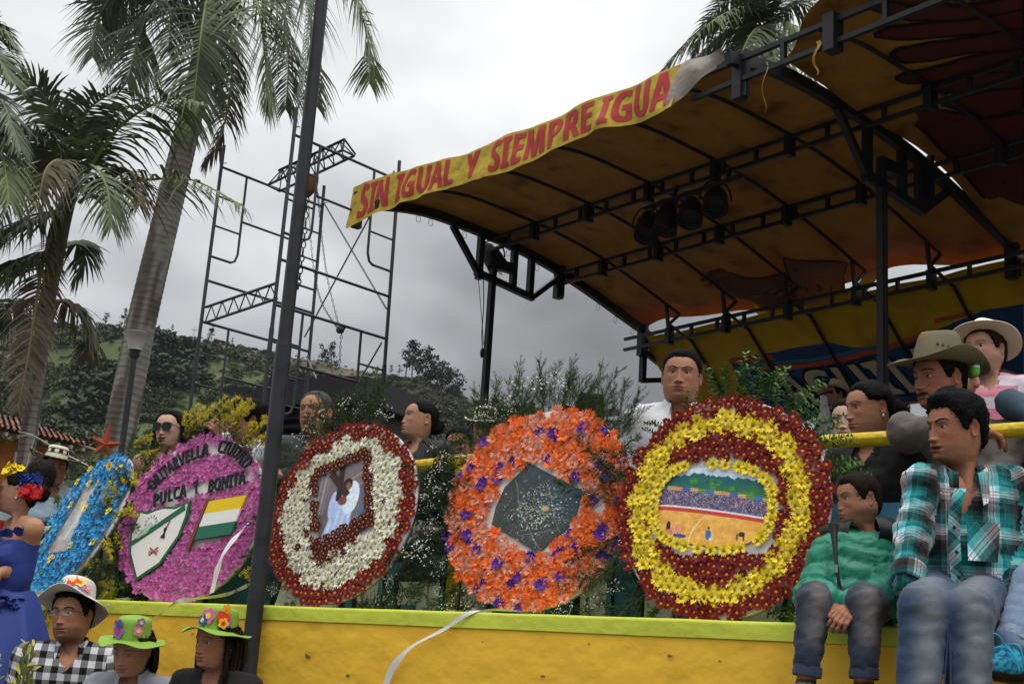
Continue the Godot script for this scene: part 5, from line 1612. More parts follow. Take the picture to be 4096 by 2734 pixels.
func branch_mesh(seed_: int, length: float) -> MB:   # a leafy branch with oval leaves
	var m := MB.new()
	var g := RandomNumberGenerator.new(); g.seed = seed_
	var sweep := g.randf_range(-0.35, 0.35)
	var stem := []
	for i in 10:
		var f := i / 9.0
		stem.append(Vector3(sweep * f * f * length, f * length, 0.03 * sin(f * 4.0)))
	m.col = lin(0.10, 0.10, 0.035)
	m.tube(stem, [0.003, 0.003, 0.0027, 0.0025, 0.0022, 0.002, 0.0018, 0.0015, 0.0012, 0.001], 5)
	for i in 30:
		var f := lerpf(0.12, 1.0, i / 29.0)
		var k := mini(int(f * 9), 8)
		var p: Vector3 = stem[k].lerp(stem[k + 1], f * 9 - k)
		var az := i * 2.4 + g.randf() * 0.8
		var sh := g.randf_range(0.7, 1.35)
		m.col = lin(0.062 * sh, 0.145 * sh, 0.030 * sh)
		if g.randf() < 0.15: m.col = lin(0.16, 0.24, 0.05)
		leaf(m, p, Vector3(cos(az), g.randf_range(0.0, 0.9), sin(az) * 0.8), g.randf_range(0.042, 0.066) * (1.0 - 0.25 * f), 0.60)
	return m

var spray_cache := {}
func spray_mesh(kind: String, v: int) -> ArrayMesh:
	var key := kind + str(v)
	if not spray_cache.has(key):
		var m: MB
		match kind:
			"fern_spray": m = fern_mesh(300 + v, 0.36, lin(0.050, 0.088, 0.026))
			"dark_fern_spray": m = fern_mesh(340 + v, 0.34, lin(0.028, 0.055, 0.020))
			"feathery_spray": m = fern_mesh(360 + v, 0.40, lin(0.050, 0.095, 0.028), 0.4, true)
			"goldenrod_plume": m = plume_mesh(400 + v, 0.24)
			"white_blossom_spray": m = breath_mesh(440 + v, 0.20)
			"leafy_branch": m = branch_mesh(480 + v, 0.30)
		spray_cache[key] = m.mesh(false)
	return spray_cache[key]

# stems set in an arc of the rim: from angle a0 to a1 (degrees, 0 = right, 90 = top), with the share of the radius where they start
func sprays(t: Node3D, b: Basis, radius: float, kind: String, a0: float, a1: float, n: int, from_r: float, z: float, scale_: float, fan := 25.0, upward := 0.0) -> void:
	for i in n:
		var a := deg_to_rad(lerpf(a0, a1, (i + rnd(0.2, 0.8)) / n))
		var p := Vector3(cos(a), sin(a), 0) * radius * from_r * rnd(0.93, 1.05)
		var dir2 := a + deg_to_rad(rnd(-fan, fan))
		var d := Vector3(cos(dir2), sin(dir2), rnd(-0.12, 0.28)).normalized()
		d = d.lerp(b.inverse() * Vector3.UP, upward).normalized()
		var zz := Vector3(0, 0, 1)
		var x := d.cross(zz).normalized()
		var bb := Basis(x, d, x.cross(d)).rotated(d, rnd(-0.7, 0.7))
		obj(kind, spray_mesh(kind, rng.randi() % 5), mat("wreath_leaf"), t, Transform3D(b * bb.scaled_local(Vector3.ONE * scale_ * rnd(0.75, 1.2)), b * (p + Vector3(0, 0, z + rnd(-0.02, 0.02)))))

# ------------------------------------------------------------------ flat prints and boards
func print_mat(key: String, im: Image) -> StandardMaterial3D:
	var w := im.get_width(); var h := im.get_height()   # the softness and grain of a printed snapshot
	im.resize(w / 2, h / 2, Image.INTERPOLATE_BILINEAR); im.resize(w, h, Image.INTERPOLATE_CUBIC)
	var g := RandomNumberGenerator.new(); g.seed = 1
	for y in h:
		for x in w:
			var k := 1.0 + 0.10 * fold_noise.get_noise_2d(x * 0.05, y * 0.05) + g.randf_range(-0.06, 0.06)
			var c := im.get_pixel(x, y)
			im.set_pixel(x, y, Color(c.r * k, c.g * k, c.b * k))
	var m := StandardMaterial3D.new()
	m.resource_name = key
	m.albedo_texture = ImageTexture.create_from_image(im)
	m.roughness = 0.28; m.metallic_specular = 0.4
	return m

func board(called: String, poly: PackedVector2Array, radius: float, z: float, b: Basis, m: Material, t: Node3D, thick := 0.006) -> MeshInstance3D:   # poly in radii
	var lo := Vector2(9, 9); var hi := Vector2(-9, -9)
	for p in poly: lo = lo.min(p); hi = hi.max(p)
	var big := PackedVector2Array()
	for p in poly: big.append(p * radius)
	var q := MB.new()
	q.prism(big, thick, Transform3D(b, b * Vector3(0, 0, z)))
	for i in poly.size():
		q.uv[i] = Vector2((poly[i].x - lo.x) / (hi.x - lo.x), 1.0 - (poly[i].y - lo.y) / (hi.y - lo.y))
	return obj(called, q, m, t)

func inside(p: Vector2, poly: PackedVector2Array, grow := 0.0) -> bool:
	if Geometry2D.is_point_in_polygon(p, poly): return true
	if grow > 0.0:
		for i in poly.size():
			if p.distance_to(Geometry2D.get_closest_point_to_segment(p, poly[i], poly[(i + 1) % poly.size()])) < grow: return true
	return false

func rect_poly(c: Vector2, w: float, h: float, turn: float) -> PackedVector2Array:
	var out := PackedVector2Array()
	for q in [Vector2(-1, -1), Vector2(1, -1), Vector2(1, 1), Vector2(-1, 1)]:
		out.append(c + Vector2(q.x * w / 2, q.y * h / 2).rotated(turn))
	return out

func wreath(label: String, at: Vector3, radius: float, lean: float, turn := 0.0) -> Array:
	var t := thing("flower_wreath", label, "wreath", at)
	var b := Basis(Vector3.UP, turn) * disc_basis(lean)
	var d := MB.new()
	d.lathe([Vector2(0, 0), Vector2(radius * 0.5, 0), Vector2(radius * 0.97, 0), Vector2(radius * 0.975, -0.003), Vector2(radius * 0.975, -0.022), Vector2(0, -0.024)], 72, Transform3D(b * Basis(Vector3.RIGHT, PI / 2), Vector3.ZERO))
	obj("foam_disc", d, mat("foam_white", lin(0.70, 0.69, 0.67), 0.85, "fine", 0.1), t)
	for s in [-0.5, 0.5]:
		var leg := MB.new()
		var top := b * Vector3(s * radius * 0.8, 0.2, -0.045)
		leg.bar(top, Vector3(top.x, WTOP + 0.01 - at.y, top.z) - WO * 0.30, 0.022, 0.022)
		obj("stand_leg", leg, mat("stand_wood", lin(0.26, 0.19, 0.11), 0.8), t)
	return [t, b]

func build_wreaths() -> void:
	mat("petal", Color(1, 1, 1), 0.7).backlight_enabled = true
	mat("petal").backlight = Color(0.12, 0.12, 0.12)
	mat("wreath_leaf", Color(1, 1, 1), 0.55)
	var R := 0.442
	var R1 := 0.446
	var R2 := 0.456
	var w: Array; var t: Node3D; var b: Basis
	# --- red and yellow, with the arena picture
	w = wreath("largest wreath, rings of dark red and yellow daisies round a bullring picture, nearest the boy", Vector3(0.846, 2.272, -5.1), R1, deg_to_rad(7.4), deg_to_rad(1.8))
	t = w[0]; b = w[1]
	var pic := PackedVector2Array()
	for i in 28:
		var a := TAU * i / 28
		pic.append(Vector2(-0.075, 0.0) + Vector2(pow(absf(cos(a)), 0.7) * signf(cos(a)) * 0.53, pow(absf(sin(a)), 0.8) * signf(sin(a)) * 0.345).rotated(-0.10))
	board("picture", pic, R1, 0.010, b, print_mat("arena_print", arena_print()), t)
	var gap := func(p: Vector2) -> bool: return p.distance_to(Vector2(0.40, -0.34)) < 0.10 or p.distance_to(Vector2(0.46, 0.22)) < 0.06 or p.distance_to(Vector2(-0.52, 0.32)) < 0.05
	strew(t, b, R1, 0.0335, func(p: Vector2) -> String:
		if inside(p, pic, 0.095) or gap.call(p): return ""
		var q := (p - Vector2(-0.03, 0.0)).length()
		if q < 0.675: return "dark_red_daisy"
		if q < 0.84: return "yellow_daisy"
		if p.y > 0.78 and p.x > 0.50 and p.x < 0.62: return ""
		return "dark_red_daisy", 0.99, 0.22)
	for i in 46:   # the yellow string round the picture, broken in a few places
		if i in [7, 13, 14, 39, 40]: continue
		var u := i / 46.0 * 28.0
		var c := pic[int(u) % 28].lerp(pic[(int(u) + 1) % 28], u - int(u)) * 1.0
		c += (c - Vector2(-0.075, 0)).normalized() * 0.035
		obj("yellow_daisy", flower_mesh("yellow_daisy", i % 4), mat("petal"), t, Transform3D(b * Basis(Vector3.BACK, rnd(0, TAU)), b * Vector3(c.x * R1, c.y * R1, 0.016)))
	sprays(t, b, R1, "leafy_branch", 56, 100, 16, 0.98, -0.05, 0.58, 30, 0.05)
	sprays(t, b, R1, "leafy_branch", 0, 58, 13, 0.96, -0.05, 0.46, 30)
	sprays(t, b, R1, "leafy_branch", 108, 165, 7, 0.97, -0.06, 0.36, 30)
	sprays(t, b, R1, "leafy_branch", -75, -20, 9, 0.96, -0.06, 0.5, 60)
	sprays(t, b, R1, "leafy_branch", -130, -95, 6, 0.98, -0.06, 0.45, 40)
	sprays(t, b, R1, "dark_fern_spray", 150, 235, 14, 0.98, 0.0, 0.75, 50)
	# --- orange, salmon and purple, with the aerial picture
	w = wreath("wreath of orange and salmon daisies dotted with purple ones round an aerial town picture", Vector3(0.155, 2.288, -5.62), R2, deg_to_rad(11.7), deg_to_rad(4.1))
	t = w[0]; b = w[1]
	var hexa := PackedVector2Array([Vector2(-0.16, 0.44), Vector2(0.45, 0.15), Vector2(0.42, -0.11), Vector2(0.33, -0.22), Vector2(0.09, -0.44), Vector2(-0.46, -0.17), Vector2(-0.45, 0.0), Vector2(-0.39, 0.20)])
	board("picture", hexa, R2, 0.010, b, print_mat("aerial_print", aerial_print()), t)
	var purple := []
	for j in range(-4, 5):
		for i in range(-4, 5): purple.append(Vector2((i + 0.5 * (j & 1)) * 0.27 + rnd(-0.07, 0.07), j * 0.235 + rnd(-0.07, 0.07)))
	strew(t, b, R2, 0.0355, func(p: Vector2) -> String:
		if inside(p, hexa, 0.04) or p.distance_to(Vector2(0.66, -0.02)) < 0.09 or p.distance_to(Vector2(0.93, 0.02)) < 0.06 or p.distance_to(Vector2(-0.05, 0.93)) < 0.06: return ""
		for q in purple:
			if p.distance_to(q) < 0.042: return "purple_daisy"
		return "orange_daisy" if rng.randf() < 0.52 else "salmon_daisy", 0.985)
	sprays(t, b, R2, "feathery_spray", 75, 140, 24, 0.98, -0.05, 0.56, 26, 0.35)
	sprays(t, b, R2, "feathery_spray", 42, 78, 11, 0.98, -0.05, 0.56, 25, 0.4)
	sprays(t, b, R2, "fern_spray", 45, 150, 22, 0.97, -0.03, 0.45, 30, 0.2)
	sprays(t, b, R2, "fern_spray", 110, 170, 12, 1.08, -0.1, 0.6, 40, 0.0)
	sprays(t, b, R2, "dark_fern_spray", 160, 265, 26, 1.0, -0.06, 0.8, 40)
	sprays(t, b, R2, "white_blossom_spray", 165, 262, 10, 1.02, 0.0, 0.62, 45)
	sprays(t, b, R2, "white_blossom_spray", 70, 130, 4, 1.0, -0.02, 0.8, 35)
	sprays(t, b, R2, "fern_spray", 20, 60, 3, 0.85, 0.015, 0.55, 30)
	sprays(t, b, R2, "dark_fern_spray", -75, 10, 13, 0.99, -0.04, 0.6, 35)
	sprays(t, b, R2, "white_blossom_spray", -80, -10, 9, 0.97, 0.0, 0.45, 40)
	# --- dark red and white, with the robed statue
	w = wreath("dark red rimmed wreath with white daisies round a picture of a robed statue", Vector3(-0.733, 2.277, -6.17), R, deg_to_rad(10.7), 0.0)
	t = w[0]; b = w[1]
	var pq := PackedVector2Array([Vector2(-0.18, -0.47), Vector2(0.42, -0.17), Vector2(0.18, 0.61), Vector2(-0.45, 0.40)])
	board("picture", pq, R, 0.010, b, print_mat("statue_print", statue_print()), t)
	var frame := PackedVector2Array([Vector2(-0.22, -0.53), Vector2(0.50, -0.23), Vector2(0.21, 0.69), Vector2(-0.53, 0.43)])
	strew(t, b, R, 0.0345, func(p: Vector2) -> String:
		if inside(p, frame, 0.03): return ""
		if p.length() > 0.815: return "dark_red_daisy"
		return "white_daisy" if rng.randf() > 0.06 else "wine_red_daisy", 0.985)
	for e in 4:   # the frame of small wine red daisies: one row at the sides, four along the bottom
		var p0: Vector2 = pq[e]; var p1: Vector2 = pq[(e + 1) % 4]
		var out := (p1 - p0).orthogonal().normalized()
		if out.dot((p0 + p1) / 2.0 - Vector2(0, 0.07)) < 0.0: out = -out
		var n := int(p0.distance_to(p1) / 0.062) + 1
		for r in (5 if e == 0 else 2):
			for i in n + 1:
				if e == 3 and i % 7 == 4 or e == 0 and r < 2 and i > n - 3: continue
				var c := p0.lerp(p1, (i + 0.5 * (r % 2)) / n) + out * ((0.10 - 0.058 * r) if e == 0 else (0.062 - 0.055 * r)) + Vector2(rnd(-0.012, 0.012), rnd(-0.012, 0.012))
				obj("wine_red_daisy", flower_mesh("wine_red_daisy", i % 4), mat("petal"), t, Transform3D(b * Basis(Vector3.BACK, rnd(0, TAU)), b * Vector3(c.x * R, c.y * R, 0.015 + rnd(0, 0.005))))
	sprays(t, b, R, "fern_spray", 80, 125, 20, 1.0, -0.05, 0.62, 22, 0.15)
	sprays(t, b, R, "white_blossom_spray", 80, 140, 5, 1.0, -0.02, 0.8, 30)
	sprays(t, b, R, "fern_spray", 120, 165, 9, 0.98, -0.02, 0.55, 35)
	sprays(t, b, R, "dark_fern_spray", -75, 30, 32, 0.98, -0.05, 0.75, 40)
	sprays(t, b, R, "white_blossom_spray", -50, 30, 7, 1.08, 0.0, 0.7, 35)
	sprays(t, b, R, "dark_fern_spray", 165, 260, 16, 0.97, -0.06, 0.55, 40)
	sprays(t, b, R, "white_blossom_spray", 190, 285, 9, 0.98, -0.02, 0.6, 40)
	# --- pink, with the shield, the flag and the lettering
	w = wreath("pink daisy wreath bearing a white shield, a yellow white green flag and black lettering", Vector3(-1.58, 2.27, -6.86), R2, deg_to_rad(11.6), deg_to_rad(8.4))
	t = w[0]; b = w[1]
	var shield := PackedVector2Array([Vector2(-0.71, 0.04), Vector2(-0.60, 0.02), Vector2(-0.50, 0.06), Vector2(-0.39, 0.09), Vector2(-0.22, 0.085), Vector2(-0.06, 0.15), Vector2(-0.05, 0.0), Vector2(-0.08, -0.22), Vector2(-0.25, -0.54), Vector2(-0.50, -0.71), Vector2(-0.68, -0.44), Vector2(-0.75, -0.20)])
	var rim := Geometry2D.offset_polygon(shield, 0.03, Geometry2D.JOIN_MITER)[0]
	var green := mat("shield_green", lin(0.015, 0.11, 0.05), 0.6)
	board("shield_rim", rim, R2, 0.030, b, green, t, 0.02)
	board("shield_face", shield, R2, 0.033, b, mat("shield_white", lin(0.68, 0.67, 0.63), 0.6, "fine", 0.2), t, 0.02)
	board("shield_band", PackedVector2Array([Vector2(-0.72, -0.30), Vector2(-0.70, -0.35), Vector2(-0.06, 0.08), Vector2(-0.09, 0.14)]), R2, 0.036, b, green, t, 0.01)
	board("shield_hill", PackedVector2Array([Vector2(-0.66, -0.28), Vector2(-0.53, -0.20), Vector2(-0.47, -0.10), Vector2(-0.51, -0.06), Vector2(-0.57, -0.12), Vector2(-0.64, -0.21)]), R2, 0.0365, b, mat("hill_tint", lin(0.36, 0.50, 0.38), 0.6), t, 0.002)
	for i in 8: 
		var a := lerpf(-0.3, PI + 0.3, i / 7.0)
		board("shield_ray", rect_poly(Vector2(-0.51, -0.075) + Vector2(cos(a), sin(a)) * 0.075, 0.03, 0.012, a), R2, 0.0365, b, mat("grey_print", lin(0.30, 0.30, 0.30), 0.6), t, 0.002)
	board("shield_figure", PackedVector2Array([Vector2(-0.32, -0.25), Vector2(-0.25, -0.26), Vector2(-0.265, -0.20), Vector2(-0.255, -0.15), Vector2(-0.265, -0.12), Vector2(-0.295, -0.14), Vector2(-0.285, -0.20)]), R2, 0.0365, b, mat("ink", lin(0.015, 0.015, 0.018), 0.6), t, 0.002)
	for q in [[0.75, -0.38, 0.15], [-0.55, -0.38, 0.15], [0.1, -0.38, 0.16], [1.25, -0.34, -0.06]]:
		var c := Vector2(-0.36, -0.41) if q[2] > 0 else Vector2(-0.25, -0.09)
		board("shield_blade", rect_poly(c, 0.14 if q[2] > 0 else 0.08, 0.016, q[0]), R2, 0.0365 + 0.0005 * absf(q[0]), b, mat("red_print", lin(0.45, 0.03, 0.025), 0.6) if q[0] != 0.1 else mat("grey_print"), t, 0.002)
	var fx := [Vector2(0.24, 0.18), Vector2(0.74, 0.25), Vector2(0.71, 0.10), Vector2(0.685, -0.05), Vector2(0.66, -0.20), Vector2(0.17, -0.27), Vector2(0.193, -0.12), Vector2(0.217, 0.03)]
	board("flag_stripe", PackedVector2Array([fx[0], fx[1], fx[2], fx[7]]), R2, 0.034, b, mat("flag_yellow", lin(0.72, 0.50, 0.01), 0.6), t, 0.012)
	board("flag_stripe", PackedVector2Array([fx[7], fx[2], fx[3], fx[6]]), R2, 0.0343, b, mat("flag_white", lin(0.70, 0.70, 0.68), 0.6), t, 0.012)
	board("flag_stripe", PackedVector2Array([fx[6], fx[3], fx[4], fx[5]]), R2, 0.0346, b, mat("flag_green", lin(0.018, 0.13, 0.075), 0.6), t, 0.012)
	board("flag_staff", PackedVector2Array([Vector2(0.20, 0.20), Vector2(0.24, 0.20), Vector2(0.14, -0.38), Vector2(0.10, -0.37)]), R2, 0.038, b, mat("staff_red", lin(0.17, 0.05, 0.035), 0.6), t, 0.014)
	var flag := PackedVector2Array([Vector2(0.20, 0.20), fx[1], fx[4], Vector2(0.11, -0.37)])
	var words := [["ORITARVELLA", Vector2(-0.62, 0.32), Vector2(-0.44, 0.66), Vector2(0.05, 0.75)], ["CIUDAD", Vector2(0.18, 0.77), Vector2(0.40, 0.78), Vector2(0.62, 0.56)], ["PULCA", Vector2(-0.55, 0.13), Vector2(-0.32, 0.20), Vector2(-0.11, 0.25)], ["Y", Vector2(-0.01, 0.28), Vector2(0.02, 0.29), Vector2(0.06, 0.31)], ["BONITA", Vector2(0.19, 0.30), Vector2(0.42, 0.34), Vector2(0.68, 0.41)]]
	for q in words:
		var l := letters(q[0])
		var wid := 0.0
		for p in l.v: wid = maxf(wid, p.x)
		var m := MB.new()
		m.col = lin(0.018, 0.019, 0.026)
		for z in [0.036, 0.026]:
			var i0 := m.v.size()
			for p in l.v:
				var u: float = p.x / wid
				var c: Vector2 = (q[1] as Vector2) * (1 - u) * (1 - u) + (q[2] as Vector2) * 2.0 * u * (1 - u) + (q[3] as Vector2) * u * u
				var tan: Vector2 = (((q[2] as Vector2) - q[1]) * (1 - u) + ((q[3] as Vector2) - q[2]) * u).normalized()
				var nn := Vector2(-tan.y, tan.x)
				var c2 := c + nn * (p.y - 0.1) * 0.155
				m.vert(b * Vector3(c2.x * R2, c2.y * R2, z))
			for i in l.idx: m.idx.append(i + i0)
			if z > 0.03:
				var edges := {}
				for i in range(0, l.idx.size(), 3):
					for e in 3:
						var x0 := l.idx[i + e]; var x1 := l.idx[i + (e + 1) % 3]
						var k := Vector2i(mini(x0, x1), maxi(x0, x1))
						edges[k] = edges.get(k, 0) + 1
				for k in edges:
					if edges[k] == 1:
						var a0 := m.v[i0 + k.x]; var a1 := m.v[i0 + k.y]
						var dz := b * Vector3(0, 0, -0.010)
						m.quad(a0, a1, a1 + dz, a0 + dz)
		obj("letters", m, mat("letter_black", Color(1, 1, 1), 0.65, "fine", 0.04), t)
	strew(t, b, R2, 0.0345, func(p: Vector2) -> String:
		if inside(p, rim) or inside(p, flag, 0.01): return ""
		for q in words:
			for i in 7:
				var u := i / 6.0
				var c: Vector2 = (q[1] as Vector2) * (1 - u) * (1 - u) + (q[2] as Vector2) * 2.0 * u * (1 - u) + (q[3] as Vector2) * u * u
				if (p - c - Vector2(-0.01, 0.06)).length() < 0.075: return ""
		return "pink_daisy", 0.985)
	sprays(t, b, R2, "goldenrod_plume", 100, 113, 7, 0.97, -0.01, 0.75, 18, 0.3)
	sprays(t, b, R2, "goldenrod_plume", 72, 86, 7, 0.98, -0.01, 0.85, 20, 0.4)
	sprays(t, b, R2, "goldenrod_plume", 46, 64, 8, 0.93, 0.01, 0.85, 25, 0.4)
	sprays(t, b, R2, "goldenrod_plume", 150, 180, 5, 1.02, -0.05, 0.8, 30)
	sprays(t, b, R2, "goldenrod_plume", 195, 250, 10, 1.05, -0.05, 0.85, 50)
	sprays(t, b, R2, "goldenrod_plume", -40, -15, 4, 1.0, -0.02, 0.7, 60)
	sprays(t, b, R2, "fern_spray", 145, 180, 10, 1.02, -0.08, 0.6, 35)
	sprays(t, b, R2, "fern_spray", 50, 90, 7, 0.98, -0.06, 0.45, 35)
	sprays(t, b, R2, "dark_fern_spray", 160, 240, 14, 1.05, -0.08, 0.7, 40)
	sprays(t, b, R2, "dark_fern_spray", -60, 40, 14, 0.98, -0.03, 0.5, 40)
	sprays(t, b, R2, "fern_spray", -110, -70, 6, 0.98, 0.0, 0.35, 40)
	# --- blue
	w = wreath("bright blue wreath at the left with scattered yellow daisies and a long pale picture", Vector3(-2.309, 2.257, -7.4), R, deg_to_rad(22.5), deg_to_rad(-13.7))
	t = w[0]; b = w[1]
	var strip := PackedVector2Array([Vector2(-0.46, -0.42), Vector2(0.08, -0.40), Vector2(-0.08, 0.53), Vector2(-0.44, 0.54)])
	board("picture", strip, R, 0.012, b, print_mat("pale_print", pale_print()), t)
	strew(t, b, R, 0.0345, func(p: Vector2) -> String:
		if inside(p, strip, 0.02): return ""
		return "blue_daisy", 0.975)
	strew(t, b, R, 0.135, func(p: Vector2) -> String:
		if inside(p, strip) and not p.x > 0.0: return ""
		return "yellow_daisy" if rng.randf() < (0.8 if inside(p, strip, 0.16) or p.length() > 0.8 else 0.35) else "", 0.99, 0.4, 0.016)
	sprays(t, b, R, "fern_spray", 35, 95, 16, 0.98, -0.06, 0.5, 35, 0.1)
	sprays(t, b, R, "goldenrod_plume", -10, 75, 12, 1.02, -0.03, 0.7, 45)
	sprays(t, b, R, "dark_fern_spray", -80, 40, 20, 1.0, -0.06, 0.7, 40)
	sprays(t, b, R, "goldenrod_plume", -80, -5, 10, 1.02, -0.03, 0.7, 60)
	sprays(t, b, R, "fern_spray", 110, 200, 14, 1.0, -0.05, 0.55, 40)

func arena_print() -> Image:
	var w := 320; var h := 224
	var im := Image.create(w, h, false, Image.FORMAT_RGB8)
	var g := RandomNumberGenerator.new(); g.seed = 3
	var n := FastNoiseLite.new(); n.seed = 2; n.frequency = 0.02; n.fractal_octaves = 4
	for y in h:
		for x in w:
			var u := float(x) / w; var v := float(y) / h
			var k := n.get_noise_2d(x, y)
			var c := Color(0.80, 0.86, 0.93)
			var ridge := 0.13 - 0.05 * sin(u * 5.0) + 0.04 * n.get_noise_2d(x * 2, 0.0)
			if v > ridge: c = Color(0.10, 0.38, 0.42).lerp(Color(0.22, 0.48, 0.25), smoothstep(ridge, 0.34, v + 0.1 * k))
			if k > 0.18 and v > ridge + 0.05: c = c.lerp(Color(0.35, 0.60, 0.20), 0.6)
			var bar := 0.46 + 0.20 * pow(u - 0.05, 1.3) if u > 0.05 else 0.46
			var stand := bar - 0.19
			if v > stand - 0.05 and v < stand + 0.01:
				var q := int(u * 14)
				c = [Color(0.25, 0.5, 0.8), Color(0.85, 0.72, 0.45), Color(0.88, 0.62, 0.42), Color(0.3, 0.42, 0.75), Color(0.9, 0.7, 0.5), Color(0.4, 0.6, 0.3)][(q * 7) % 6]
				if int(y) % 6 < 2: c = c.darkened(0.25)
			if v >= stand and v < bar:
				c = Color(0.32, 0.32, 0.45)
			if v >= bar and v < bar + 0.025: c = Color(0.92, 0.90, 0.90)
			elif v >= bar + 0.025 and v < bar + 0.07: c = Color(0.78, 0.25, 0.24)
			elif v >= bar + 0.07: c = Color(0.95, 0.73, 0.36).lerp(Color(0.90, 0.66, 0.30), clampf(0.5 + 2.0 * k, 0, 1))
			var arc := Vector2(u - 0.5, (v - 1.05) * 0.55).length()
			if v > bar + 0.09 and absf(Vector2(u - 0.75, (v - 1.0) * 0.85).length() - 0.45) < 0.006: c = c.lerp(Color(1, 1, 0.95), 0.6)
			im.set_pixel(x, y, c)
	for i in 2600:   # the crowd
		var u := g.randf()
		var bar := 0.46 + 0.20 * pow(maxf(u - 0.05, 0.0), 1.3)
		var v := bar - 0.005 - g.randf() * 0.18
		im.fill_rect(Rect2i(int(u * w), int(v * h), 2, 2), [Color(0.75, 0.72, 0.78), Color(0.25, 0.22, 0.4), Color(0.7, 0.35, 0.4), Color(0.15, 0.15, 0.25), Color(0.4, 0.45, 0.7), Color(0.85, 0.8, 0.7)][g.randi() % 6])
	for q in [[30, 150, 12, 30, Color(0.15, 0.12, 0.12)], [24, 172, 26, 30, Color(0.85, 0.45, 0.60)], [56, 160, 14, 30, Color(0.9, 0.55, 0.65)], [30, 186, 60, 14, Color(0.2, 0.3, 0.55)], [145, 176, 16, 28, Color(0.2, 0.45, 0.75)], [150, 166, 7, 9, Color(0.25, 0.15, 0.12)], [155, 196, 14, 10, Color(0.9, 0.85, 0.85)], [238, 182, 18, 14, Color(0.2, 0.18, 0.22)], [232, 186, 5, 20, Color(0.3, 0.25, 0.25)], [250, 186, 5, 22, Color(0.2, 0.2, 0.2)]]:
		for yy in q[3]:
			for xx in q[2]:
				var d := Vector2((xx - q[2] / 2.0) / (q[2] / 2.0), (yy - q[3] / 2.0) / (q[3] / 2.0))
				if d.length() < 1.0: im.set_pixel(q[0] + xx, q[1] + yy, q[4])
	return im

func aerial_print() -> Image:
	var w := 320; var h := 320
	var im := Image.create(w, h, false, Image.FORMAT_RGB8)
	var g := RandomNumberGenerator.new(); g.seed = 8
	var n := FastNoiseLite.new(); n.seed = 6; n.frequency = 0.015; n.fractal_octaves = 5
	for y in h:
		for x in w:
			var k := n.get_noise_2d(x, y)
			var c := Color(0.24, 0.26, 0.26).lerp(Color(0.17, 0.22, 0.20), clampf(0.5 + k * 1.4, 0, 1))
			c = c.lerp(Color(0.16, 0.26, 0.30), smoothstep(0.35, 0.9, (x + (h - y) * 0.8) / (w + h * 0.8)))
			if n.get_noise_2d(x * 5, y * 5 + 300) > 0.25: c = c.lightened(0.06)
			im.set_pixel(x, y, c)
	for l in [[60, 60, 110, 190], [110, 190, 200, 310], [180, 70, 260, 250], [90, 150, 290, 210], [120, 90, 220, 130], [100, 260, 250, 240]]:
		for i in 200:
			var f := i / 199.0
			im.fill_rect(Rect2i(int(lerpf(l[0], l[2], f) + 4 * sin(f * 7)), int(lerpf(l[1], l[3], f)), 2, 2), Color(0.50, 0.50, 0.47))
	for i in 620:
		var p := Vector2(g.randfn(170, 58), g.randfn(175, 48))
		if p.x < 10 or p.y < 30 or p.x > 305 or p.y > 305: continue
		im.fill_rect(Rect2i(int(p.x), int(p.y), g.randi_range(2, 6), g.randi_range(2, 5)), [Color(0.75, 0.77, 0.78), Color(0.55, 0.62, 0.66), Color(0.60, 0.38, 0.30), Color(0.35, 0.62, 0.66), Color(0.66, 0.52, 0.40), Color(0.82, 0.84, 0.85), Color(0.32, 0.36, 0.40)][g.randi() % 7])
	for y in range(150, 180):
		for x in range(175, 212):
			var d := Vector2((x - 193) / 17.0, (y - 165) / 12.0).rotated(0.5).length()
			if d < 1.0: im.set_pixel(x, y, Color(0.75, 0.62, 0.42) if d < 0.7 else Color(0.5, 0.48, 0.45))
	return im

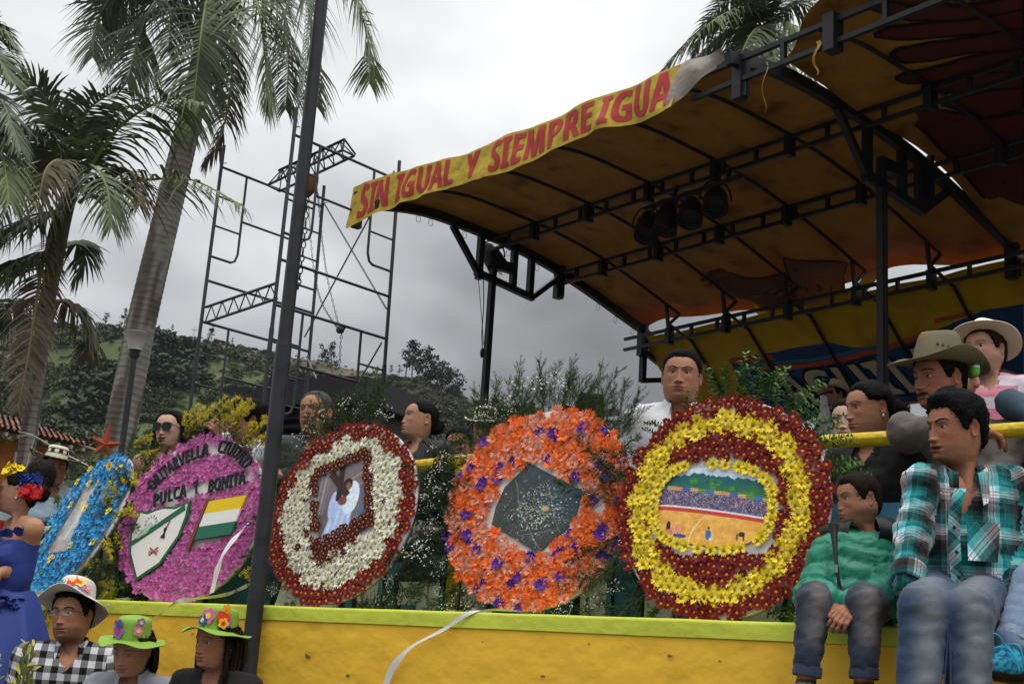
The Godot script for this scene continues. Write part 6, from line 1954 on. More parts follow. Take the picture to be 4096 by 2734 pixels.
func statue_print() -> Image:
	var w := 200; var h := 270
	var im := Image.create(w, h, false, Image.FORMAT_RGB8)
	var n := FastNoiseLite.new(); n.seed = 16; n.frequency = 0.02; n.fractal_octaves = 4
	for y in h:
		for x in w:
			var u := float(x) / w; var v := float(y) / h
			var k := n.get_noise_2d(x, y)
			var c := Color(0.50, 0.45, 0.46).lerp(Color(0.40, 0.36, 0.37), v + 0.4 * k)
			var arch := Vector2((u - 0.85) / 0.45, (v - 0.55) / 0.40).length()
			if absf(arch - 1.0) < 0.04 or absf(arch - 0.72) < 0.03: c = Color(0.60, 0.52, 0.48)
			if arch < 0.68: c = Color(0.42, 0.40, 0.46)
			var arch2 := Vector2((u - 0.5) / 0.6, (v - 0.30) / 0.35).length()
			if absf(arch2 - 1.0) < 0.03 and v < 0.3: c = Color(0.36, 0.30, 0.30)
			if u < 0.22: c = c.lerp(Color(0.62, 0.62, 0.66), 0.5 + 0.5 * sin(u * 90.0)) if v < 0.6 else Color(0.45, 0.35, 0.27)
			if u > 0.78 and v > 0.50 and v < 0.72: c = c.lerp(Color(0.25, 0.45, 0.62), 0.5)
			im.set_pixel(x, y, c)
	for y in h:
		for x in w:
			var u := float(x) / w; var v := float(y) / h
			# robe, sleeve, head, hands, cross
			var half := lerpf(0.13, 0.24, smoothstep(0.35, 1.0, v))
			var mid := 0.53 + 0.02 * sin(v * 6.0)
			if v > 0.34 and absf(u - mid) < half:
				var c := Color(0.80, 0.87, 0.97).lerp(Color(0.62, 0.70, 0.90), 0.5 + 0.5 * sin((u - mid) * 70.0 + v * 3.0) * 0.6)
				im.set_pixel(x, y, c)
			if Vector2((u - 0.62) / 0.13, (v - 0.42) / 0.17).length() < 1.0: im.set_pixel(x, y, Color(0.86, 0.92, 0.99))
			if Vector2((u - 0.38) / 0.09, (v - 0.50) / 0.15).length() < 1.0: im.set_pixel(x, y, Color(0.70, 0.78, 0.95))
			if Vector2((u - 0.53) / 0.075, (v - 0.285) / 0.06).length() < 1.0: im.set_pixel(x, y, Color(0.20, 0.14, 0.12))
			if Vector2((u - 0.54) / 0.045, (v - 0.31) / 0.045).length() < 1.0: im.set_pixel(x, y, Color(0.55, 0.36, 0.28))
			var q := Vector2(u - 0.40, (v - 0.22) * 1.35).rotated(0.10)
			if absf(q.x) < 0.045 and q.y > -0.35 and q.y < 0.32: im.set_pixel(x, y, Color(0.22, 0.17, 0.16))
			var r := Vector2(u - 0.34, (v - 0.25) * 1.35).rotated(-0.75)
			if absf(r.y) < 0.05 and r.x > -0.16 and r.x < 0.30: im.set_pixel(x, y, Color(0.24, 0.19, 0.18))
			if Vector2((u - 0.50) / 0.07, (v - 0.455) / 0.045).length() < 1.0: im.set_pixel(x, y, Color(0.50, 0.30, 0.24))
	return im

func pale_print() -> Image:
	var w := 128; var h := 256
	var im := Image.create(w, h, false, Image.FORMAT_RGB8)
	var n := FastNoiseLite.new(); n.seed = 26; n.frequency = 0.03; n.fractal_octaves = 4
	for y in h:
		for x in w:
			var v := float(y) / h; var u := float(x) / w
			var k := n.get_noise_2d(x * 1.5, y * 0.5)
			var c := Color(0.66, 0.68, 0.66).lerp(Color(0.52, 0.56, 0.58), clampf(0.5 + 1.6 * k, 0, 1))
			c = c.lerp(Color(0.78, 0.62, 0.40), 0.7 * exp(-pow((v - 0.2) / 0.14, 2)) * clampf(0.6 + 2.0 * n.get_noise_2d(x, y + 90), 0, 1))
			c = c.lerp(Color(0.70, 0.48, 0.42), 0.7 * smoothstep(0.62, 0.95, v) * clampf(0.5 + 2.2 * n.get_noise_2d(x * 2, y * 2 + 60), 0, 1))
			if absf(u - 0.5 + 0.08 * sin(v * 9)) < 0.10 and v > 0.22 and v < 0.8: c = c.lerp(Color(0.82, 0.80, 0.70), 0.65)
			im.set_pixel(x, y, c)
	return im


# ------------------------------------------------------------------ a surface through a field of tapered capsules
# prims: [a, b, ra, rb, flatten along fwd]; smooth minimum k; returns a mesh whose uv runs along and across the nearest bone, in metres
func field_mesh(prims: Array, cell: float, k: float, fwd: Vector3, ref: Vector3, wrinkle := 0.0, wfreq := 9.0, puff := 0.0) -> MB:
	var lo := Vector3.ONE * 1e9; var hi := -lo
	for p in prims:
		var r := maxf(p[2], p[3])
		lo = lo.min((p[0] as Vector3).min(p[1]) - Vector3.ONE * r); hi = hi.max((p[0] as Vector3).max(p[1]) + Vector3.ONE * r)
	lo -= Vector3.ONE * cell * 2.5; hi += Vector3.ONE * cell * 2.5
	var n := Vector3i(((hi - lo) / cell).ceil()) + Vector3i.ONE
	var f := PackedFloat32Array(); f.resize(n.x * n.y * n.z); f.fill(1.0)
	var own := PackedByteArray(); own.resize(f.size())
	var near := PackedFloat32Array(); near.resize(f.size()); near.fill(1.0)
	for pi in prims.size():
		var p: Array = prims[pi]
		var a: Vector3 = p[0]; var b: Vector3 = p[1]
		var ra: float = p[2]; var rb: float = p[3]
		var flat: float = p[4] if p.size() > 4 else 1.0
		var m := maxf(ra, rb) + k + cell * 2.0
		var i0 := Vector3i(((a.min(b) - Vector3.ONE * m - lo) / cell).floor()).clamp(Vector3i.ZERO, n - Vector3i.ONE)
		var i1 := Vector3i(((a.max(b) + Vector3.ONE * m - lo) / cell).ceil()).clamp(Vector3i.ZERO, n - Vector3i.ONE)
		var ab := b - a
		var inv := 1.0 / maxf(ab.length_squared(), 1e-9)
		for z in range(i0.z, i1.z + 1):
			for y in range(i0.y, i1.y + 1):
				var q := (z * n.y + y) * n.x
				for x in range(i0.x, i1.x + 1):
					var w := lo + Vector3(x, y, z) * cell
					var h := clampf((w - a).dot(ab) * inv, 0.0, 1.0)
					var d := w - a - ab * h
					if flat != 1.0: d += fwd * (d.dot(fwd) * (flat - 1.0))
					var s := d.length() - lerpf(ra, rb, h)
					var i := q + x
					if s < near[i]: near[i] = s; own[i] = pi
					var o := f[i]
					var e := maxf(k - absf(o - s), 0.0)
					f[i] = minf(o, s) - e * e * 0.25 / k
	var out := MB.new()
	var at := PackedInt32Array(); at.resize(f.size()); at.fill(-1)
	var sx := 1; var sy := n.x; var sz := n.x * n.y
	var axes := []
	for p in prims:
		var d: Vector3 = (p[1] - p[0]).normalized()
		if p.size() > 5: d = Vector3.DOWN   # the trunk's pieces share one frame
		var c := d.cross(fwd)
		axes.append([d, c.normalized() if c.length() > 0.2 else d.cross(Vector3.RIGHT).normalized(), -1 if p.size() > 5 else axes.size()])
	var group := PackedInt32Array()
	for z in n.z - 1:
		for y in n.y - 1:
			var row := z * sz + y * sy
			for x in n.x - 1:
				var i := row + x
				var c0 := f[i] < 0.0
				if (f[i + 1] < 0.0) == c0 and (f[i + sy] < 0.0) == c0 and (f[i + sz] < 0.0) == c0 and (f[i + sy + 1] < 0.0) == c0 and (f[i + sz + 1] < 0.0) == c0 and (f[i + sz + sy] < 0.0) == c0 and (f[i + sz + sy + 1] < 0.0) == c0: continue
				var sum := Vector3.ZERO
				var cnt := 0
				for e in EDGES:
					var u: Vector3i = e[0]; var v: Vector3i = e[1]
					var fu := f[i + u.x + u.y * sy + u.z * sz]; var fv := f[i + v.x + v.y * sy + v.z * sz]
					if (fu < 0.0) != (fv < 0.0):
						sum += Vector3(u).lerp(Vector3(v), fu / (fu - fv)); cnt += 1
				var pos := lo + (Vector3(x, y, z) + sum / cnt) * cell
				var ax: Array = axes[own[i]]
				at[i] = out.vert(pos, Vector2((pos - ref).dot(ax[1]), (pos - ref).dot(ax[0])))
				group.append(own[i] if ax[2] >= 0 else 255)
	for z in range(1, n.z - 1):
		for y in range(1, n.y - 1):
			for x in range(1, n.x - 1):
				var i := z * sz + y * sy + x
				var c0 := f[i] < 0.0
				for ax in 3:
					var st: int = [sx, sy, sz][ax]
					if (f[i + st] < 0.0) == c0: continue
					var b: int = [sy, sz, sx][ax]; var c: int = [sz, sx, sy][ax]
					var q0 := at[i]; var q1 := at[i - b]; var q2 := at[i - b - c]; var q3 := at[i - c]
					if q0 < 0 or q1 < 0 or q2 < 0 or q3 < 0: continue
					if c0: out.face(q0, q3, q2, q1)
					else: out.face(q0, q1, q2, q3)
	var nm := out.normals()
	if wrinkle > 0.0 or puff > 0.0:
		for i in out.v.size():
			var p := out.v[i]
			var a := fold_noise.get_noise_3dv(p * wfreq * Vector3(0.8, 1.5, 0.8))
			var d := wrinkle * (0.6 - 2.2 * absf(a)) + wrinkle * 0.5 * fold_noise.get_noise_3dv(p * wfreq * 2.3 + Vector3(7, 3, 1))
			if puff > 0.0:
				var ph := out.uv[i].y / 0.062 + 0.5 * fold_noise.get_noise_3dv(p * 5.0)
				d += puff * (pow(absf(sin(PI * ph)), 0.6) - 0.6)
			out.v[i] = p + nm[i] * d
	# where two bones meet, each face keeps to one bone's uv
	var extra := {}
	for i in range(0, out.idx.size(), 3):
		var gr := group[out.idx[i]]
		for e in 3:
			var q := out.idx[i + e]
			if q < group.size() and group[q] != gr:
				var key := q * 256 + gr
				if not extra.has(key):
					var ax: Array
					for a in axes:
						if (a[2] if a[2] >= 0 else 255) == gr: ax = a
					out.col = out.c[q]
					extra[key] = out.vert(out.v[q], Vector2((out.v[q] - ref).dot(ax[1]), (out.v[q] - ref).dot(ax[0])))
				out.idx[i + e] = extra[key]
				out.twin[extra[key]] = q
	out.col = Color(1, 1, 1)
	return out

const EDGES := [[Vector3i(0, 0, 0), Vector3i(1, 0, 0)], [Vector3i(0, 1, 0), Vector3i(1, 1, 0)], [Vector3i(0, 0, 1), Vector3i(1, 0, 1)], [Vector3i(0, 1, 1), Vector3i(1, 1, 1)], [Vector3i(0, 0, 0), Vector3i(0, 1, 0)], [Vector3i(1, 0, 0), Vector3i(1, 1, 0)], [Vector3i(0, 0, 1), Vector3i(0, 1, 1)], [Vector3i(1, 0, 1), Vector3i(1, 1, 1)], [Vector3i(0, 0, 0), Vector3i(0, 0, 1)], [Vector3i(1, 0, 0), Vector3i(1, 0, 1)], [Vector3i(0, 1, 0), Vector3i(0, 1, 1)], [Vector3i(1, 1, 0), Vector3i(1, 1, 1)]]

# ------------------------------------------------------------------ heads
# head-local axes: y up, z out of the face, x to the person's left; the origin lies between the eyes' height and the ears
class Head:
	const Y := [-0.23, -0.17, -0.14, -0.126, -0.119, -0.112, -0.10, -0.085, -0.07, -0.05, -0.03, 0.0, 0.03, 0.06, 0.085, 0.10, 0.110, 0.115]
	const XW := [0.062, 0.0500, 0.0475, 0.0490, 0.0510, 0.0540, 0.0595, 0.0640, 0.068, 0.0715, 0.0735, 0.0755, 0.0765, 0.0715, 0.058, 0.042, 0.024, 0.003]
	const ZF := [0.026, 0.008, 0.010, 0.024, 0.052, 0.073, 0.082, 0.0855, 0.0875, 0.0880, 0.0885, 0.0905, 0.0925, 0.083, 0.060, 0.036, 0.012, -0.008]
	const ZB := [-0.088, -0.076, -0.071, -0.070, -0.070, -0.070, -0.072, -0.077, -0.084, -0.094, -0.101, -0.107, -0.107, -0.098, -0.078, -0.056, -0.033, -0.012]
	var jaw := 1.0; var nose := 1.0; var brow := 1.0; var cheek := 0.0; var width := 1.0; var open := 0.0; var smile := 0.0; var lips := 1.0; var child := false; var old := 0.0
	func sec(y: float) -> Vector3:
		var k := 0
		while k < Y.size() - 2 and y > Y[k + 1]: k += 1
		var f := clampf((y - Y[k]) / (Y[k + 1] - Y[k]), 0, 1)
		var j := maxi(k - 1, 0); var l := mini(k + 2, Y.size() - 1)
		var s := Vector3(
			cubic_interpolate_in_time(XW[k], XW[k + 1], XW[j], XW[l], f, Y[k + 1] - Y[k], Y[j] - Y[k], Y[l] - Y[k]),
			cubic_interpolate_in_time(ZF[k], ZF[k + 1], ZF[j], ZF[l], f, Y[k + 1] - Y[k], Y[j] - Y[k], Y[l] - Y[k]),
			cubic_interpolate_in_time(ZB[k], ZB[k + 1], ZB[j], ZB[l], f, Y[k + 1] - Y[k], Y[j] - Y[k], Y[l] - Y[k]))
		s.x *= 1.06 * width * lerpf(1.0, jaw, smoothstep(-0.02, -0.09, y) * smoothstep(-0.135, -0.11, y))
		s.x += cheek * 0.006 * exp(-pow((y + 0.05) / 0.03, 2))
		return s
	static func g(x: float, y: float, cx: float, cy: float, sx: float, sy: float) -> float:
		var a := (x - cx) / sx; var b := (y - cy) / sy
		return exp(-a * a - b * b)
	func feat(x: float, y: float) -> float:   # how far the features stand out of the plain head
		var ax := absf(x)
		var d := 0.0
		d += brow * 0.0042 * g(ax, y, 0.030, 0.019, 0.022, 0.007) + brow * 0.002 * g(ax, y, 0.0, 0.022, 0.012, 0.010)
		d -= 0.0088 * g(ax, y, 0.032, 0.000, 0.017, 0.0105)
		d -= 0.003 * g(ax, y, 0.013, 0.004, 0.006, 0.008)
		d += 0.0035 * g(ax, y, 0.047, -0.026, 0.018, 0.016)
		var top := 0.010 if not child else 0.0
		if y < top + 0.006 and y > -0.062:
			var t := clampf((top - y) / (top + 0.046), 0, 1)
			var h := nose * (0.0045 + 0.0150 * pow(t, 1.35)) * smoothstep(-0.0570, -0.0475, y) * smoothstep(top + 0.006, top - 0.012, y)
			var sx := lerpf(0.0075, 0.0118, t)
			d += h * exp(-pow(ax / sx, 2)) * (0.72 if child else 1.0)
			d += nose * 0.0092 * g(ax, y, 0.0135, -0.0465, 0.0058, 0.0060) - 0.004 * g(ax, y, 0.0068, -0.0545, 0.0036, 0.0028)
		d += 0.0050 * g(ax, y, 0.0, -0.074, 0.030, 0.021)
		var mw := 0.0248 + 0.004 * smile
		var my := -0.0745 + smile * 0.25 * ax * ax / mw * 1.2
		var along := exp(-pow(ax / mw, 4))
		d += lips * 0.0042 * along * exp(-pow((y - my - 0.0058 - open * 0.002) / 0.0042, 2)) + lips * 0.0052 * along * exp(-pow((y - my + 0.0068 + open * 0.005) / 0.0052, 2))
		d -= (0.0038 + 0.009 * open) * along * exp(-pow((y - my + open * 0.002) / (0.0018 + 0.0034 * open), 2))
		d -= 0.0022 * g(ax, y, mw + 0.003, my - 0.002, 0.005, 0.005)
		d -= 0.0016 * g(ax, y, 0.0, -0.0625, 0.004, 0.005)
		d -= 0.0034 * g(ax, y, 0.0, -0.0915, 0.018, 0.005)
		d += 0.0065 * g(ax, y, 0.0, -0.107, 0.018, 0.010)
		# folds from the nose to the corners of the mouth
		var fx := 0.017 + (-0.048 - y) * 0.42
		if y < -0.045 and y > -0.08: d -= (0.0010 + 0.0016 * smile + 0.0016 * old) * exp(-pow((ax - fx) / 0.0035, 2))
		d += (0.003 * smile) * g(ax, y, 0.042, -0.045, 0.014, 0.014)
		if old > 0.0: d += old * 0.0010 * sin(y * 620.0) * g(ax, y, 0.0, 0.052, 0.045, 0.014)
		return d
	func pos(y: float, a: float, s: Vector3, plain := false) -> Vector3:
		var sn := sin(a); var cs := cos(a)
		var zc := -0.015
		var e := lerpf(1.0, 0.93, smoothstep(-0.115, -0.06, y))
		var x := s.x * signf(sn) * pow(absf(sn), e)
		var z := zc + ((s.y - zc) if cs > 0.0 else (zc - s.z)) * signf(cs) * pow(absf(cs), e)
		if not plain and cs > 0.0 and y > -0.125:
			z += feat(x, y) * smoothstep(0.05, 0.4, cs)
		return Vector3(x, y, z)
	func front(x: float, y: float) -> Vector3:   # the point of the face at this x and y
		var s := sec(y)
		var a := asin(clampf(pow(absf(x) / s.x, 1.0 / 0.93), 0, 1)) * signf(x)
		return pos(y, a, s)

func head_angle(t: float) -> float:
	return PI * (0.42 * t + 0.58 * t * t * t)

func skin_mesh(h: Head, p: Dictionary) -> MB:
	var m := MB.new()
	var base: Color = p.get("skin", lin(0.36, 0.175, 0.10)) * 0.90
	base.g *= 1.04; base.b *= 1.12
	var lip: Color = p.get("lip", Color(base.r * 0.74, base.g * 0.42, base.b * 0.46))
	var stubble: float = p.get("stubble", 0.0)
	var ys := []
	var y := -0.23
	while y < 0.1146:
		ys.append(y)
		y += 0.012 if y < -0.13 else 0.0022 if y < -0.04 else 0.0030 if y < 0.03 else 0.006
	ys.append(0.115)
	var cols := 84
	var first := 0
	for yy in ys:
		var s := h.sec(yy)
		for i in cols:
			var t := 2.0 * i / cols - 1.0
			var a := head_angle(t)
			var q := h.pos(yy, a, s)
			var ax := absf(q.x)
			var c := base
			var fr := smoothstep(0.0, 0.5, cos(a))
			var f := soft_noise.get_noise_3dv(q * 40.0) * 0.16 + fold_noise.get_noise_3dv(q * 170.0) * 0.16
			c = Color(c.r * (1 + f), c.g * (1 + f), c.b * (1 + f))
			# flush on cheeks, nose and ears; greyer beard area
			var flush := (Head.g(ax, yy, 0.045, -0.035, 0.02, 0.018) + 0.7 * Head.g(ax, yy, 0.0, -0.045, 0.014, 0.012)) * fr
			c = c.lerp(Color(base.r * 1.08, base.g * 0.74, base.b * 0.72), 0.75 * flush)
			c = c.lerp(Color(base.r * 0.68, base.g * 0.60, base.b * 0.62), 0.55 * fr * Head.g(ax, yy, 0.031, -0.002, 0.019, 0.013))   # darker tone round the eyes
			c = c.lerp(Color(base.r * 1.12, base.g * 1.10, base.b * 1.05), 0.4 * fr * Head.g(ax, yy, 0.0, 0.048, 0.04, 0.02))
			if stubble > 0.0:
				var beard := smoothstep(-0.05, -0.075, yy) * smoothstep(-0.15, -0.12, yy) * fr * smoothstep(0.0, 0.02, ax + smoothstep(-0.085, -0.1, yy) * 0.03) + 0.9 * Head.g(ax, yy, 0.010, -0.0635, 0.018, 0.005) * fr
				c = c.lerp(Color(base.r * 0.30, base.g * 0.30, base.b * 0.34), clampf(beard, 0, 1) * stubble * (0.75 + 0.5 * rng.randf()))
			if fr > 0.0 and yy > -0.1 and yy < -0.05:
				var mw := 0.0248 + 0.004 * h.smile
				var my := -0.0745 + h.smile * 0.25 * ax * ax / mw * 1.2
				var inl := smoothstep(mw + 0.002, mw - 0.004, ax)
				var up := smoothstep(my + 0.0125 - ax * 0.16, my + 0.0095 - ax * 0.16, yy) * smoothstep(my - 0.015 - h.open * 0.005 + ax * 0.24, my - 0.012 - h.open * 0.005 + ax * 0.24, yy)
				c = c.lerp(lip, inl * up * 0.9)
				if h.open > 0.0:
					var hole := exp(-pow((yy - my + h.open * 0.002) / (0.0014 + 0.0030 * h.open), 2)) * smoothstep(mw - 0.002, mw - 0.008, ax)
					c = c.lerp(lin(0.05, 0.012, 0.01), clampf(hole * 1.4, 0, 1))
			m.col = c
			m.vert(q)
	for i in ys.size() - 1:
		for k in cols:
			var k2 := (k + 1) % cols
			m.face(i * cols + k, i * cols + k2, (i + 1) * cols + k2, (i + 1) * cols + k)
	# ears
	for s in [-1.0, 1.0]:
		m.col = Color(base.r * 1.03, base.g * 0.88, base.b * 0.86)
		var rows := []
		for r in 8:
			var row := []
			var rr := r / 7.0
			for k in 20:
				var a := TAU * k / 20
				var along := cos(a); var up := sin(a)
				var ew := 0.0170 * (1.0 + 0.12 * up); var eh := 0.031
				var hh := 0.0060 * exp(-pow((rr - 0.86) / 0.12, 2)) * smoothstep(-1.3, 0.3, -along + 0.4) - 0.006 * exp(-pow(rr / 0.45, 2)) + 0.002 * exp(-pow((rr - 0.55) / 0.1, 2))
				if r == 7: hh -= 0.006
				var back := (along * ew * rr + ew * 0.9)
				row.append(Vector3(s * (0.0765 * h.width + back * 0.42 + hh), -0.006 + up * eh * rr - 0.12 * back, -0.004 - back * 0.95))
			rows.append(row)
		m.grid(rows, true)
	return m

const HAIRLINE := [[0.0, 0.066], [25.0, 0.068], [43.0, 0.060], [55.0, 0.040], [66.0, 0.004], [74.0, -0.018], [82.0, -0.016], [88.0, 0.022], [100.0, 0.022], [112.0, -0.025], [125.0, -0.06], [150.0, -0.088], [181.0, -0.092]]

func hairline(a: float, p: Dictionary) -> float:
	var d := rad_to_deg(absf(a))
	var y := -0.09
	for i in HAIRLINE.size() - 1:
		if d <= HAIRLINE[i + 1][0]:
			y = lerpf(HAIRLINE[i][1], HAIRLINE[i + 1][1], (d - HAIRLINE[i][0]) / (HAIRLINE[i + 1][0] - HAIRLINE[i][0])); break
	if p.get("no_sideburn", false) and d > 58 and d < 86: y = maxf(y, 0.018)
	y += p.get("recede", 0.0) * exp(-pow(d / 45.0, 2))
	return y

func hair_point(h: Head, y: float, a: float, p: Dictionary, extra := 0.0) -> Array:   # [point, outward, how much hair there is]
	var s := h.sec(y)
	var q := h.pos(y, a, s, true)
	var o := Vector3(q.x / 0.075, (q.y - 0.0) / 0.115 * smoothstep(-0.02, 0.06, y), (q.z + 0.01) / 0.10).normalized()
	var mk := smoothstep(0.0, 0.022, y - hairline(a, p) + 0.006 * soft_noise.get_noise_2d(a * 14.0, y * 60.0))
	var th: float = lerpf(p.get("hair_side", 0.008), p.get("hair_top", 0.016), smoothstep(0.02, 0.09, y))
	th += p.get("hair_front", 0.0) * exp(-pow(rad_to_deg(a) / 45.0, 2)) * smoothstep(0.045, 0.075, y)
	var lump: float = p.get("lump", 0.004) * fold_noise.get_noise_3dv(q * 38.0)
	return [q + o * ((th + lump) * mk - 0.004 * (1.0 - mk) + extra), o, mk]

func hair_mesh(h: Head, p: Dictionary) -> MB:
	var m := MB.new()
	var base: Color = p.get("hair", lin(0.012, 0.010, 0.009))
	var rows := 34; var cols := 64
	var keep := []
	for i in rows + 1:
		var y := lerpf(-0.10, 0.115, pow(float(i) / rows, 0.85))
		for k in cols:
			var a := TAU * k / cols - PI
			var q := hair_point(h, y, a, p)
			var f := 0.8 + 0.5 * fold_noise.get_noise_3dv((q[0] as Vector3) * Vector3(120, 30, 120))
			m.col = Color(base.r * f, base.g * f, base.b * f)
			m.vert(q[0]); keep.append(q[2] > 0.02)
	for i in rows:
		for k in cols:
			var k2 := (k + 1) % cols
			var q := [i * cols + k, i * cols + k2, (i + 1) * cols + k2, (i + 1) * cols + k]
			if keep[q[0]] or keep[q[1]] or keep[q[2]] or keep[q[3]]: m.face(q[0], q[1], q[2], q[3])
	# strands over the cap
	var n: int = p.get("strands", 700)
	var sl: float = p.get("strand", 0.030)
	var comb: Vector3 = p.get("comb", Vector3(0.2, -0.6, -0.3))
	var lift: float = p.get("lift", 0.25)
	for i in n:
		var y := rnd(-0.085, 0.114); var a := rnd(-PI, PI)
		if y > 0.09: a = rnd(-PI, PI)
		var q := hair_point(h, y, a, p, -0.002)
		if q[2] < 0.12: continue
		var o: Vector3 = q[1]
		var dir: Vector3 = comb + Vector3(rng.randfn(), rng.randfn(), rng.randfn()) * p.get("mess", 0.35)
		dir = (dir - o * dir.dot(o)).normalized()
		var side := dir.cross(o).normalized()
		var l := sl * rnd(0.6, 1.3)
		var w: float = rnd(0.0008, 0.0018) * p.get("coarse", 1.0)
		var f := rnd(0.6, 1.9)
		m.col = Color(base.r * f, base.g * f, base.b * f)
		var c: Vector3 = q[0]
		var prev := -1
		for j in 4:
			var u := j / 3.0
			var pt := c + dir * l * u + o * lift * l * sin(u * 2.2) - o * 0.012 * u * u * float(lift < 0.4)
			var id := m.vert(pt - side * w * (1.0 - u * 0.85)); m.vert(pt + side * w * (1.0 - u * 0.85))
			if prev >= 0: m.face(prev, prev + 1, id + 1, id)
			prev = id
	# locks that hang below the skull
	if p.has("long"):
		var length: float = p.long
		for i in int(p.get("locks", 90)):
			var d := rnd(p.get("lock_from", 62.0), 180.0)
			var a := deg_to_rad(d) * (1.0 if i % 2 else -1.0)
			if p.has("lock_side") and signf(a) != p.lock_side and d < 120.0: continue
			var y0 := rnd(-0.01, 0.085)
			var q := hair_point(h, y0, a, p, rnd(-0.004, 0.008))
			var out: Vector3 = Vector3(q[0].x, 0, q[0].z).normalized()
			var rad0 := Vector2(q[0].x, q[0].z).length()
			var pts := []
			var rr := []
			var ph := rnd(0, TAU)
			var wv: float = p.get("wave", 0.006)
			var ll := length * rnd(0.75, 1.0)
			for j in 9:
				var u := j / 8.0
				var yy := y0 - u * (ll + y0)
				var rad := maxf(rad0, 0.078) + 0.010 + 0.012 * u
				if yy < -0.10: rad = lerpf(rad, 0.075 + rnd(0.0, 0.02) + p.get("flare", 0.02) * u, 0.6)
				pts.append(Vector3(out.x * rad * 0.97, yy, out.z * rad * 1.15 - 0.012) + Vector3(sin(u * 7.0 + ph), 0, cos(u * 6.0 + ph)) * wv * u)
				rr.append(lerpf(0.0105, 0.0035, u) * rnd(0.85, 1.15))
			pts[0] = (q[0] as Vector3)
			var f := rnd(0.6, 1.7)
			m.col = Color(base.r * f, base.g * f, base.b * f)
			m.tube(pts, rr, 5)
	if p.has("bun"):
		var c: Vector3 = p.bun
		var br: float = p.get("bun_r", 0.035)
		m.col = base
		m.ball(c, Vector3(br, br * 0.95, br), 16, 10)
		for i in 60:
			var a := rnd(0, TAU); var e := rnd(-1.2, 1.2)
			var pts := []
			for j in 5:
				var aa := a + j * 0.35
				pts.append(c + Vector3(cos(aa) * cos(e), sin(e + j * 0.12), sin(aa) * cos(e)) * br * 1.02)
			var f := rnd(0.6, 1.9)
			m.col = Color(base.r * f, base.g * f, base.b * f)
			m.tube(pts, [0.001, 0.002, 0.002, 0.002, 0.001], 3, false)
	return m

func brow_mesh(h: Head, p: Dictionary, s: float) -> MB:
	var m := MB.new()
	var base: Color = p.get("hair", lin(0.012, 0.010, 0.009))
	var thick: float = p.get("brow_thick", 1.0)
	var fr: float = p.get("frown", 0.0)
	if true:
		for i in 44:
			var u := rng.randf()
			var x := lerpf(0.013, 0.052, u)
			var y := 0.0195 + 0.0075 * sin(u * 2.4) - 0.006 * u * u + fr * (u - 0.55) * 0.011 + rnd(-0.0022, 0.0022) * thick * (1.0 - 0.5 * u)
			var d := Vector3(s * 0.008, 0.0025 * (1.0 - 2.0 * u), 0)
			var a := h.front(s * x, y) + Vector3(0, 0, 0.0012)
			var b := h.front(s * minf(x + 0.008, 0.058), y + d.y) + Vector3(0, 0, 0.0016)
			var f := rnd(0.8, 1.5)
			m.col = Color(base.r * f, base.g * f, base.b * f)
			m.quad(a - Vector3(0, 0.0010 * thick, 0), b - Vector3(0, 0.0004, 0), b + Vector3(0, 0.0004, 0), a + Vector3(0, 0.0010 * thick, 0))
	return m

func moustache_mesh(h: Head, p: Dictionary) -> MB:
	var m := MB.new()
	var base: Color = p.get("hair", lin(0.012, 0.010, 0.009))
	if true:
		for i in 130:
			var x := rnd(-0.027, 0.027)
			var y := -0.0615 - 0.10 * absf(x) + rnd(-0.003, 0.002)
			var a := h.front(x, y) + Vector3(0, 0, 0.0015)
			var b := h.front(clampf(x * 1.25 + rnd(-0.002, 0.002), -0.034, 0.034), y - 0.0075) + Vector3(0, 0, 0.003)
			var f := rnd(0.8, 1.6)
			m.col = Color(base.r * f, base.g * f, base.b * f)
			m.quad(a - Vector3(0.0009, 0, 0), b - Vector3(0.0004, 0, 0), b + Vector3(0.0004, 0, 0), a + Vector3(0.0009, 0, 0))
	return m

func eye_mesh(gaze: Vector2) -> MB:
	var m := MB.new()
	var r := 0.0130
	var b := Basis(Vector3.UP, gaze.x) * Basis(Vector3.RIGHT, -gaze.y) * Basis(Vector3.RIGHT, PI / 2)
	var prof := [0.0, 0.16, 0.2, 0.44, 0.48, 0.8, 1.2, 1.8, 2.4, PI]
	var cols := [lin(0.004, 0.004, 0.004), lin(0.004, 0.004, 0.004), lin(0.05, 0.025, 0.012), lin(0.035, 0.018, 0.01), lin(0.10, 0.07, 0.06), lin(0.52, 0.47, 0.44), lin(0.50, 0.44, 0.41), lin(0.5, 0.4, 0.4), lin(0.5, 0.4, 0.4), lin(0.5, 0.4, 0.4)]
	for i in prof.size():
		m.col = cols[i]
		for k in 14:
			var a := -TAU * k / 14
			m.vert(b * Vector3(cos(a) * sin(prof[i]) * r, cos(prof[i]) * r, sin(a) * sin(prof[i]) * r))
	for i in prof.size() - 1:
		for k in 14:
			var k2 := (k + 1) % 14
			m.face(i * 14 + k, i * 14 + k2, (i + 1) * 14 + k2, (i + 1) * 14 + k)
	return m

